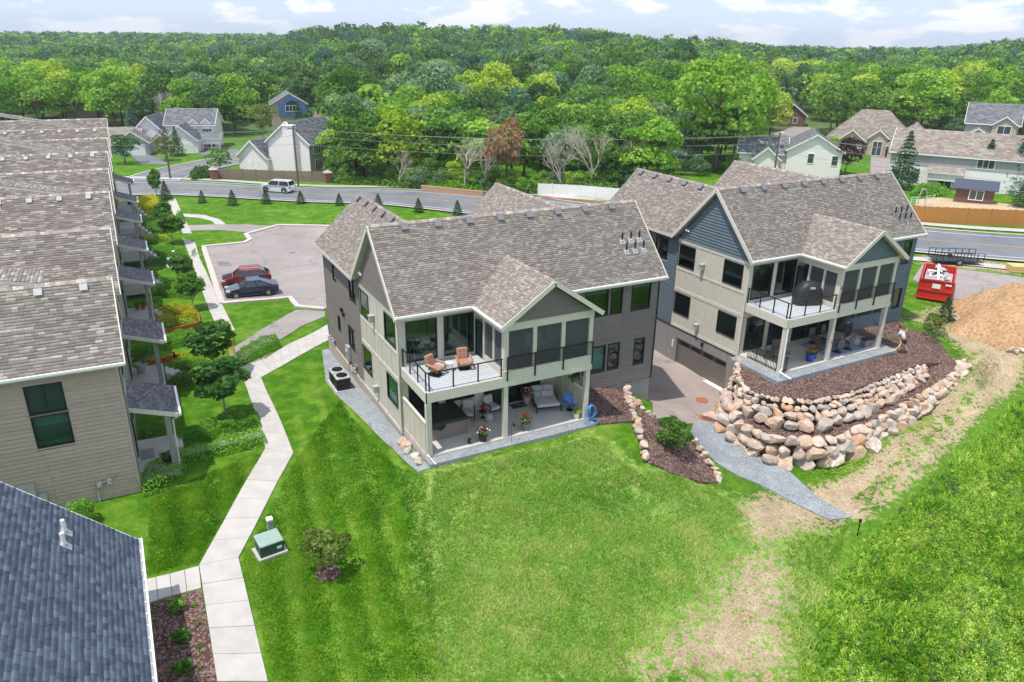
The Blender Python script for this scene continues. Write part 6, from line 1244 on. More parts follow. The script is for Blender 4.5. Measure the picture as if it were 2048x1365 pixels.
# double chaise
t = thing('daybed', 'wide grey cushioned double chaise with pillows on the patio', 'daybed', (8.0, 2.25, 0), R(-14)); b = B()
for x in (-.7, .7):
    for y in (-.75, 0, .75): b.bar((x, y, 0), (x, y, .3), .05)
    b.bar((x, -.75, .3), (x, .8, .3), .05); b.bar((x, 0, .6), (x, .75, .62), .05); b.bar((x, 0, .3), (x, 0, .6), .05)
b.bar((-.7, -.75, .3), (.7, -.75, .3), .05); b.obj('frame', M['black'], t)
b = B(); b.rbox(-.66, -.72, .32, .66, .55, .47, .05); b.obj('seat', M['greycush'], t)
for s in (-1, 1): b = B(); b.F = (Vector((s*.33, .5, .45)), Vector((1, 0, 0)), Vector((0, .9, -.42)), Vector((0, .42, .9))); b.rbox(-.32, 0, 0, .32, .2, .62, .05); b.obj('backrest', M['greycush'], t)
for k, (x, y) in enumerate(((-.38, .32), (.05, .38), (.42, .34))): b = B(); b.F = (Vector((x, y, .45)), Vector((1, 0, 0)), Vector((0, .85, -.5)), Vector((0, .5, .85))); b.rbox(-.2, 0, 0, .2, .14, .38, .05); b.obj('pillow', M['greycush'] if k else M['grey'], t)
t = thing('doormat', 'dark brown doormat before the patio glass door', 'mat', (6.65, 3.0, 0)); b = B(); b.box(-.45, -.3, .003, .45, .3, .02); b.obj('mat', M['mulch'], t)
t = thing('butterfly_chair', 'bright blue butterfly shaped metal chair on the patio', 'chair', (9.0, 1.25, 0), R(-40)); b = B(); b.lathe([(.2, 0), (.2, .02), (.03, .05), (.03, .3)], n=14); b.obj('base', M['black'], t)
for s in (-1, 1):
    b = B(); b.slab([(0, -.05, .32), (s*.32, -.3, .34), (s*.38, 0, .34), (s*.1, .15, .33)], (0, 0, .03)); b.obj('seat_wing', M['bluemetal'], t)
    b = B(); b.slab([(0, .15, .32), (s*.36, .22, .5), (s*.4, .32, .85), (s*.18, .34, .98), (0, .26, .7)], (0, .03, .0)); b.obj('back_wing', M['bluemetal'], t)
    b = B(); b.tube([(s*.36, -.2, .36), (s*.46, -.1, .6), (s*.46, .2, .62), (s*.38, .3, .6)], .018); b.obj('arm', M['bluemetal'], t)
t = thing('hose_reel', 'coiled blue garden hose piled at the right patio post', 'hose', (9.5, -.12, 0)); b = B(); b.cyl((0, .05, 0), (0, .05, .9), .025); b.obj('stake', M['bluemetal'], t)
pts = []; [pts.append((.28*math.cos(a*.5)*(1+.2*math.sin(a*.21)), -.05+.05*math.sin(a*.37), .45+.38*math.sin(a*.5))) for a in range(80)]; [pts.append((-.1-.45*math.cos(a*.4)+.0, -.3-.2*math.sin(a*.4), -.02+.01*math.sin(a))) for a in range(40)]; b = B(); b.tube(pts, .018, 5); b.obj('hose', M['hose'], t)
t = thing('shepherd_hook', 'black shepherd hook with small lantern at the middle post', 'hook', (4.5, -.3, -.1)); b = B(); b.tube([(0, 0, 0), (0, 0, 1.0), (.05, 0, 1.12), (.14, 0, 1.05)], .012); b.obj('hook', M['black'], t); b = B(); b.box(.1, -.04, .85, .18, .04, 1.0); b.obj('lantern', M['black'], t)
t = thing('cat_ornament', 'small black cat ornament on the patio edge', 'ornament', (2.35, .25, 0), R(20)); b = B(); b.ell((0, 0, .14), (.07, .12, .14)); b.ell((0, -.08, .32), (.055, .06, .055)); b.cyl((-.03, -.09, .36), (-.04, -.09, .41), .02, .003, 5); b.cyl((.03, -.09, .36), (.04, -.09, .41), .02, .003, 5); b.tube([(0, .1, .05), (.1, .18, .05), (.14, .2, .25)], .015); b.obj('body', M['black'], t, True)
t = thing('wall_plate', 'round blue plate hung on the patio wall', 'plate', (4.32, 3.4, 1.75)); b = B(); b.F = (Vector((0, 0, 0)), Vector((1, 0, 0)), Vector((0, 0, 1)), Vector((0, -1, 0))); b.lathe([(.19, 0), (.19, .02), (.14, .035), (.001, .02)], n=18); b.obj('plate', M['hose'], t)
for i, x in enumerate((6.75, 7.3)):
    t = thing('porch_stool', ('left', 'right')[i]+' of two white backed stools inside the screened porch', 'stool', (x, 1.9, 3.5), R(10), 'white porch stools'); b = B(); [b.bar((a*.17, c*.17, 0), (a*.14, c*.14, .6), .035) for a in (-1, 1) for c in (-1, 1)]; b.obj('legs', M['white'], t); b = B(); b.rbox(-.22, -.2, .6, .22, .2, .68, .03); b.obj('seat', M['white'], t); b = B(); b.rbox(-.22, .16, .7, .22, .22, 1.25, .03); b.obj('backrest', M['white'], t)
t = thing('porch_table', 'round table inside the screened porch', 'table', (5.6, 1.8, 3.5)); b = B(); b.lathe([(.55, .7), (.55, .74), (.001, .74)], n=20); b.cyl((0, 0, 0), (0, 0, .7), .06); b.obj('table', M['intfloor'], t)
# ---- the blue house
def covered_grill(label, p, rz, s=1.0, full=True):
    t = thing('covered_grill', label, 'grill', p, rz); b = B(); n = 14; V = []
    for z, rx, ry in ((.02, .72, .36), (.55, .72, .36), (.82, .66, .36), (1.0, .46, .33), (1.16, .32, .24), (1.2, .1, .08)):
        for k in range(n): a = 2*math.pi*k/n; c, s_ = math.cos(a), math.sin(a); V.append((s*rx*math.copysign(abs(c)**.5, c)*(1+.02*math.sin(5*a)), s*ry*math.copysign(abs(s_)**.5, s_)*(1+.03*math.cos(7*a)), s*z))
    b.add(V, [(i*n+k, i*n+(k+1) % n, (i+1)*n+(k+1) % n, (i+1)*n+k) for i in range(5) for k in range(n)]+[tuple(range(5*n, 6*n))]); b.obj('cover', M['cover'], t, True); b = B(); b.box(-.12*s, -.42*s, .9*s, .12*s, -.34*s, .98*s); b.obj('handle_tag', M['grey'], t)
    return t
covered_grill('large covered black grill on the blue house deck', h2p(3.35, 1.6, 3.52), R(-20), 1.25); covered_grill('black covered grill against the blue house wall on the patio', h2p(9.15, 2.9, 0), R(-5), 1.05)
t = thing('storage_box', 'grey storage box at the right post of the blue house patio', 'box', h2p(8.75, .62, 0), H2R); b = B(); b.rbox(-.35, -.22, 0, .35, .22, .5, .02); b.obj('bin', M['vent'], t); b = B(); b.rbox(-.37, -.24, .5, .37, .24, .56, .02); b.obj('lid', M['frame'], t)
q = N('patterned_rug'); v_ = q.coord('Object', (1, 1, 1)); bt = q.new('TexWave'); bt.inputs['Scale'].default_value = 2.2; bt.inputs['Distortion'].default_value = 6; bt.inputs['Detail'].default_value = 3; q.l(v_, bt.inputs['Vector']); q.base(q.ramp(bt.outputs[0], [(.35, lin('5d6f8c')), (.55, lin('b4bccb')), (.75, lin('7386a3'))])); q.rough(.95); M['rug'] = q.m
t = thing('outdoor_rug', 'blue and white patterned rug under the patio dining table', 'rug', h2p(6.6, 1.6, 0), H2R); b = B(); b.box(-1.75, -1.25, .003, 1.75, 1.25, .015); b.obj('rug', M['rug'], t)
M['sling'] = gm('brown_sling', '6b625b', .8, .08, 8)
t = thing('dining_table', 'long dark oval table on the blue house patio', 'table', h2p(6.75, 1.75, 0), R(8)); b = B(); b.lathe([(.001, .7), (.5, .7), (.52, .72), (.5, .74), (.001, .74)], n=24); o = b.obj('tabletop', M['vent'], t); o.scale = (1.9, 1, 1); b = B(); [b.bar((x, y, 0), (x*.9, y*.8, .7), .05) for x in (-.6, .6) for y in (-.3, .3)]; b.obj('legs', M['black'], t)
for i, (x, y, a, lb) in enumerate(((5.35, 1.7, 80, 'at the left end of the patio dining table'), (6.0, 2.65, -8, 'behind the patio dining table on the left'), (7.3, 2.75, 5, 'behind the patio dining table on the right'), (6.1, .75, 172, 'in front of the patio dining table on the left'), (7.2, .8, 186, 'in front of the patio dining table on the right'), (8.2, 1.9, -84, 'at the right end of the patio dining table'))):
    t = thing('dining_chair', 'brown sling swivel chair '+lb, 'chair', h2p(x, y, 0), R(a)+R(180) if False else R(a), 'chairs round the patio dining table'); b = B(); b.lathe([(.28, 0), (.28, .03), (.24, .03), (.04, .1), (.04, .38)], n=16); b.tube([(-.27, -.25, .42), (-.29, -.2, .64), (-.29, .2, .66), (-.26, .24, 1.0), (.26, .24, 1.0), (.29, .2, .66), (.29, -.2, .64), (.27, -.25, .42)], .018); b.obj('frame', M['black'], t); b = B(); b.rbox(-.25, -.25, .38, .25, .22, .42, .015); b.obj('seat', M['sling'], t); b = B(); b.slab([(-.25, .2, .42), (.25, .2, .42), (.25, .27, 1.0), (-.25, .27, 1.0)], (0, .03, 0)); b.obj('backrest', M['sling'], t)
for i, (x, y, a) in enumerate(((1.2, 2.0, 40), (2.2, 2.3, -30))):
    t = thing('patio_armchair', ('brown wicker chair behind the black patio railing, left one', 'brown wicker chair behind the black patio railing, right one')[i], 'chair', h2p(x, y, 0), R(a), 'chairs behind the patio railing'); b = B(); [b.bar((p, q_, 0), (p, q_, .4), .04) for p in (-.28, .28) for q_ in (-.28, .28)]; b.obj('legs', M['black'], t); b = B(); b.rbox(-.32, -.32, .36, .32, .3, .46, .03); b.obj('seat', M['sling'], t); b = B(); b.rbox(-.32, .24, .46, .32, .32, .95, .03); b.obj('backrest', M['sling'], t)
t = thing('fire_table', 'small round table between the wicker chairs', 'table', h2p(1.8, 1.3, 0)); b = B(); b.lathe([(.35, .5), (.35, .54), (.001, .54)], n=18); b.cyl((0, 0, 0), (0, 0, .5), .04); b.obj('table', M['vent'], t)
for x, z in ((4.35, 1.3), (4.3, 4.9)):
    t = thing('wall_ornament', ('small red flower ornament on the lower patio post' if z < 3 else 'small red ornament on the upper porch post'), 'ornament', h2p(x, -.04, z), H2R); b = B(); b.F = (Vector((0, 0, 0)), Vector((1, 0, 0)), Vector((0, 0, 1)), Vector((0, -1, 0))); [b.ell((.07*math.cos(k*1.05), .07*math.sin(k*1.05), .02), (.04, .04, .02), 6, 4) for k in range(6)]; b.obj('petals', gm('red_enamel', 'b83040', .4, .05, 4) if z < 3 else bpy.data.materials['red_enamel'], t)
# ---- beside the taupe house
for i, (x, y) in enumerate(((-1.15, 11.5), (-1.15, 12.55))):
    t = thing('air_conditioner', ('front', 'rear')[i]+' of two black air conditioning units beside the taupe wall', 'air conditioner', at((x, y), .05), 0, 'air conditioners by the wall'); b = B(); b.rbox(-.42, -.42, .06, .42, .42, .82, .05); c = b.obj('cabinet', M['cover'], t)
    for k in range(9): z = .12+k*.075; b = B(); b.box(-.435, -.4, z, .435, .4, z+.035); b.box(-.4, -.435, z, .4, .435, z+.035); b.obj('louvre', M['black'], c)
    b = B(); b.rbox(-.45, -.45, .82, .45, .45, .9, .04); b.obj('top', M['grey'], t); b = B(); b.lathe([(.34, .905), (.34, .93), (.3, .93), (.3, .905)], n=20); [b.bar((0, 0, .915), (.3*math.cos(k*1.05), .3*math.sin(k*1.05), .915), .09, .02) for k in range(6)]; b.cyl((0, 0, .9), (0, 0, .95), .1, n=12); b.obj('fan', M['black'], t)
    b = B(); b.box(-.55, -.52, -.1, .5, .52, .06); b.obj('pad', M['concrete'], t)
Fm = frame((.0, 18.7, 0), (0, -1, 0), (-1, 0, 0)); b = B(Fm); b.box(4.9, .03, .0, 5.5, .2, .95); b.box(4.6, .03, .25, 4.85, .15, .8); b.cyl((5.2, .2, .6), (5.2, .3, .6), .12, n=12); b.tube([(5.2, .1, 0), (5.2, .12, -1.0)], .04); b.tube([(5.65, .1, -.2), (5.9, .2, -.35), (6.3, .15, -.4)], .035); b.obj('electric_meter', M['grey'], W1); b = B(Fm); [b.cyl((.55+k*.5, .14, -.25), (.55+k*.5, .14, .0), .12, n=10) for k in range(3)]; b.tube([(.4, .12, -.1), (1.0, .2, .05), (1.7, .12, .1)], .03); b.obj('gas_meters', M['grey'], W1)
b = B(Fm); b.cyl((6.6, .15, -.2), (6.6, .15, -.02), .12, n=10); b.tube([(6.6, .1, 0), (6.7, .12, .25), (7.0, .1, .25)], .03); b.tube([(7.3, .1, -.3), (7.6, .16, -.3), (7.8, .1, -.5)], .05); b.obj('gas_meters', M['grey'], W1)
def transformer(label, p, rz, s=1.0):
    t = thing('transformer_box', label, 'utility box', at(p, .02), rz); b = B(); b.box(-.62*s, -.5*s, -.15, .62*s, .5*s, .09); b.obj('pad', M['concrete'], t); b = B(); b.box(-.5*s, -.4*s, .09, .5*s, -.05*s, .62*s); b.obj('front_hood', M['green'], t); b = B(); b.hexa([(-.5*s, -.42*s, .62*s), (.5*s, -.42*s, .62*s), (.5*s, .4*s, .7*s), (-.5*s, .4*s, .7*s), (-.5*s, -.4*s, .66*s), (.5*s, -.4*s, .66*s), (.5*s, .4*s, .76*s), (-.5*s, .4*s, .76*s)]); b.obj('lid', M['palegreen'], t); b = B(); b.box(-.48*s, -.05*s, .09, .48*s, .38*s, .69*s); b.obj('tank', M['green'], t); b = B(); b.box(.2*s, -.415*s, .3*s, .4*s, -.4*s, .42*s); b.obj('warning_sticker', M['white'], t)
    return t
transformer('green utility transformer box on a pad beside the main walk', (-8.28, -2.63), R(8)); transformer('green utility box among the yard hedges', (-7.76, 48.70), R(5), 1.1)
for p, lb in (((-8.01, -1.54), 'pale cable pedestal behind the nearest green transformer'), ((-7.53, 51.42), 'pale cable pedestal behind the yard utility box')):
    t = thing('cable_pedestal', lb, 'utility box', at(p)); b = B(); b.rbox(-.12, -.12, -.1, .12, .12, .85, .03); b.obj('housing', M['palegreen'], t); b = B(); b.rbox(-.14, -.14, .85, .14, .14, .95, .03); b.obj('cap', M['white'], t)
for p, r_, lb in (((20.27, 2.77), .42, 'rusty manhole cover on the driveway'), ((18.92, 0.78), .5, 'round rusty catch basin where the driveway meets gravel'), ((3.83, 48.70), .35, 'dark manhole cover in the parking lot')):
    t = thing('manhole_cover', lb, 'manhole', at(p, .075)); b = B(); b.lathe([(r_, -.05), (r_, .015), (r_*.9, .02), (r_*.85, .012), (.001, .012)], n=24); b.obj('ring', M['rust'] if r_ > .4 else M['vent'], t)
    if r_ == .5: b = B(); b.lathe([(r_*.62, .02), (r_*.6, .05), (.001, .06)], n=20); b.obj('grate', M['brick'], t)
drape('asphalt_patch', [(-3.80, 48.38), (-2.64, 47.70), (-2.70, 45.95), (-3.84, 46.53)], M['asphalt'], .07, 2)
t = thing('marker_post', 'thin black post standing in the weeds by the track', 'post', at((18.31, -11.16))); b = B(); b.cyl((0, 0, 0), (0, 0, .95), .03); b.obj('post', M['black'], t); b = B(); b.box(-.06, -.05, .8, .06, .05, .98); b.obj('head', M['black'], t)
t = thing('bike_rack', 'small steel bike rack on the lot walk', 'bike rack', at((-5.57, 52.25), .06), R(70)); b = B(); [b.tube([(x, 0, 0), (x, 0, .6), (x+.1, 0, .75), (x+.2, 0, .6), (x+.2, 0, 0)], .025) for x in (-.6, -.2, .2, .6)]; b.bar((-.7, -.2, .04), (.9, -.2, .04), .05); b.bar((-.7, .2, .04), (.9, .2, .04), .05); b.obj('hoops', M['galv'], t)
def planter(label, path, hgt):
    t = thing('planter_wall', label, 'planter', at(path[0])); o = t.location.copy()
    for a, c in zip(path[:-1], path[1:]):
        A, C_ = at(a)-o, at(c)-o; z = max(A.z, C_.z)
        for k in range(int(hgt/.19)): b = B(); b.bar((A.x, A.y, z-.1+k*.19+.09), (C_.x, C_.y, z-.1+k*.19+.09), .08, .18); b.obj('plank', M['orange'], t)
        for q_ in (A, C_): b = B(); b.cbox((q_.x, q_.y, z+hgt/2-.15), (.12, .12, hgt+.1)); b.obj('post', M['orange'], t)
planter('upper orange cedar planter wall holding yellow shrubs', [(-10.17, 27.42), (-7.57, 28.20), (-7.49, 30.88)], .62); planter('lower orange cedar planter wall beside the second porch', [(-11.54, 20.91), (-9.96, 21.49), (-8.49, 21.60)], .75); planter('far orange cedar planter wall near the top porches', [(-9.98, 77.31), (-7.11, 77.44)], .6); planter('low orange planter end behind the yard tree', [(-8.50, 68.28), (-7.33, 67.60)], .4)
for k, (x, y, lb) in enumerate(((1.3, 1.2, 'dark planter on the nearest townhouse porch'), (.6, 13.6, 'big grey urn on the second townhouse porch'), (1.3, 68.0, 'red flower basket on the farthest porch'))):
    pot('flower_pot', lb, townp(x, y, -.38), .22 if k != 1 else .34, .34 if k != 1 else .6, M['black'] if k != 1 else M['grey'], 'dark', ['c03048'] if k == 2 else [], 220+k)
t = thing('doormat', 'grey doormat on the nearest townhouse porch', 'mat', townp(.45, 2.6, -.38)); b = B(); b.box(-.3, -.5, .004, .3, .5, .02); b.obj('mat', M['vent'], t)
for i, p in enumerate((townp(.8, 26.3, -.38), townp(1.2, 26.2, -.38))): pot('flower_pot', ('left', 'right')[i]+' of two terracotta pots on the third porch', p, .17, .3, M['terra'], 'mid', [], 230+i, 'terracotta porch pots')
# ------------------------------------------------------------------ the person on the mulch
def skin(name, joints, bones, mat, parent, sub=1, root=0):
    me = bpy.data.meshes.new(name); me.from_pydata([j[:3] for j in joints], bones, []); o = bpy.data.objects.new(name, me); COL.objects.link(o); md = o.modifiers.new('s', 'SKIN'); md.use_smooth_shade = True
    for v, j in zip(me.skin_vertices[0].data, joints): v.radius = (j[3], j[4] if len(j) > 4 else j[3])
    me.skin_vertices[0].data[root].use_root = True; s = o.modifiers.new('u', 'SUBSURF'); s.levels = sub; s.render_levels = sub
    dg = bpy.context.evaluated_depsgraph_get(); m2 = bpy.data.meshes.new_from_object(o.evaluated_get(dg)); bpy.data.objects.remove(o); m2.materials.clear(); m2.materials.append(mat); m2.polygons.foreach_set('use_smooth', [True]*len(m2.polygons)); return link(name, m2, parent)
PS = h2p(10.5, -.85, -.17)
t = thing('person', 'person in pale shirt and dark shorts stooping on the mulch and dragging a hose', 'person', PS, R(100)); t.scale = (.97, .97, .97)
# +x is forward: left leg ahead, torso bent forward, both arms reaching down to the hose
J = [(0, 0, .92, .14, .12), (.1, 0, 1.12, .14, .11), (.24, 0, 1.34, .15, .11), (.32, 0, 1.47, .06, .06), (.38, 0, 1.54, .055, .055),
     (.0, .1, .86, .1), (.2, .11, .5, .062), (.08, .12, .1, .042), (.2, .13, .04, .04), (-.02, -.1, .86, .1), (-.1, -.11, .48, .062), (-.34, -.12, .16, .042), (-.27, -.13, .04, .038),
     (.26, .19, 1.38, .06), (.36, .26, 1.12, .045), (.52, .22, .93, .033), (.58, .2, .88, .03), (.26, -.19, 1.38, .06), (.1, -.32, 1.16, .045), (.14, -.42, .94, .033), (.17, -.44, .88, .03)]
E_ = [(0, 1), (1, 2), (2, 3), (3, 4), (0, 5), (5, 6), (6, 7), (7, 8), (0, 9), (9, 10), (10, 11), (11, 12), (2, 13), (13, 14), (14, 15), (15, 16), (2, 17), (17, 18), (18, 19), (19, 20)]
for s, (hx, hy, hz) in ((1, (.58, .2, .88)), (-1, (.17, -.44, .88))):
    for k in range(5):
        a = len(J); an = -.6+k*.3; J.append((hx+.035*math.cos(an), hy+.035*math.sin(an), hz-.03, .0095)); J.append((hx+.06*math.cos(an), hy+.05*math.sin(an), hz-.065, .009)); J.append((hx+.045*math.cos(an), hy+.03*math.sin(an), hz-.09, .008)); E_ += [(16 if s > 0 else 20, a), (a, a+1), (a+1, a+2)]
bd = skin('body', J, E_, M['skin'], t, 2)
b = B(); b.ell((.44, 0, 1.64), (.1, .078, .12), 14, 10); b.ell((.54, 0, 1.63), (.02, .015, .025), 6, 5); b.ell((.44, .08, 1.63), (.02, .012, .03), 6, 5); b.ell((.44, -.08, 1.63), (.02, .012, .03), 6, 5); b.obj('head', M['skin'], t, True)
b = B(); b.ell((.42, 0, 1.68), (.108, .086, .1), 14, 8); b.obj('hair', M['hair'], t, True); b = B(); [b.ell((.53, s*.032, 1.65), (.01, .012, .008), 6, 4) for s in (-1, 1)]; b.box(.525, -.025, 1.575, .535, .025, 1.582); b.obj('face', M['hair'], t)
skin('shirt', [(0, 0, .93, .155, .135), (.1, 0, 1.12, .16, .13), (.24, 0, 1.33, .168, .128), (.3, 0, 1.43, .075), (.26, .2, 1.37, .078), (.33, .24, 1.2, .066), (.26, -.2, 1.37, .078), (.16, -.28, 1.22, .066)], [(0, 1), (1, 2), (2, 3), (2, 4), (4, 5), (2, 6), (6, 7)], M['shirt'], t, 2)
skin('shorts', [(0, 0, .94, .16, .14), (.0, .1, .84, .12), (.16, .11, .56, .09), (-.02, -.1, .84, .12), (-.09, -.11, .54, .09)], [(0, 1), (1, 2), (0, 3), (3, 4)], M['shorts'], t, 2)
for x, y in ((.16, .125), (-.29, -.125)): b = B(); b.ell((x, y, .05), (.15, .055, .055), 10, 6); b.obj('shoe', M['black'], t, True)
b = B(); o0 = PS
hz = [h2p(8.9, -.75, .05), h2p(9.6, -.9, .05), h2p(10.1, -1.0, .45), h2p(10.5, -.6, .72), h2p(10.9, -.25, .9), h2p(11.5, -.3, .95), h2p(12.3, .2, .8), h2p(13.2, .9, .3), h2p(13.8, 1.2, -.05)]
b.tube(smooth([tuple(p) for p in hz], 2), .028, 6); b.obj('garden_hose', M['yellowhose'], None, label='straw coloured hose dragged across the mulch by the person', cat='hose')
t = thing('long_pole', 'thin black pole leaning over the mulch beside the person', 'pole', h2p(9.9, -.2, -.1)); b = B(); b.cyl((0, 0, 0.6), (-.9, .9, 2.0), .018); b.cyl((0, 0, .6), (.12, -.12, .35), .03); b.obj('pole', M['black'], t)
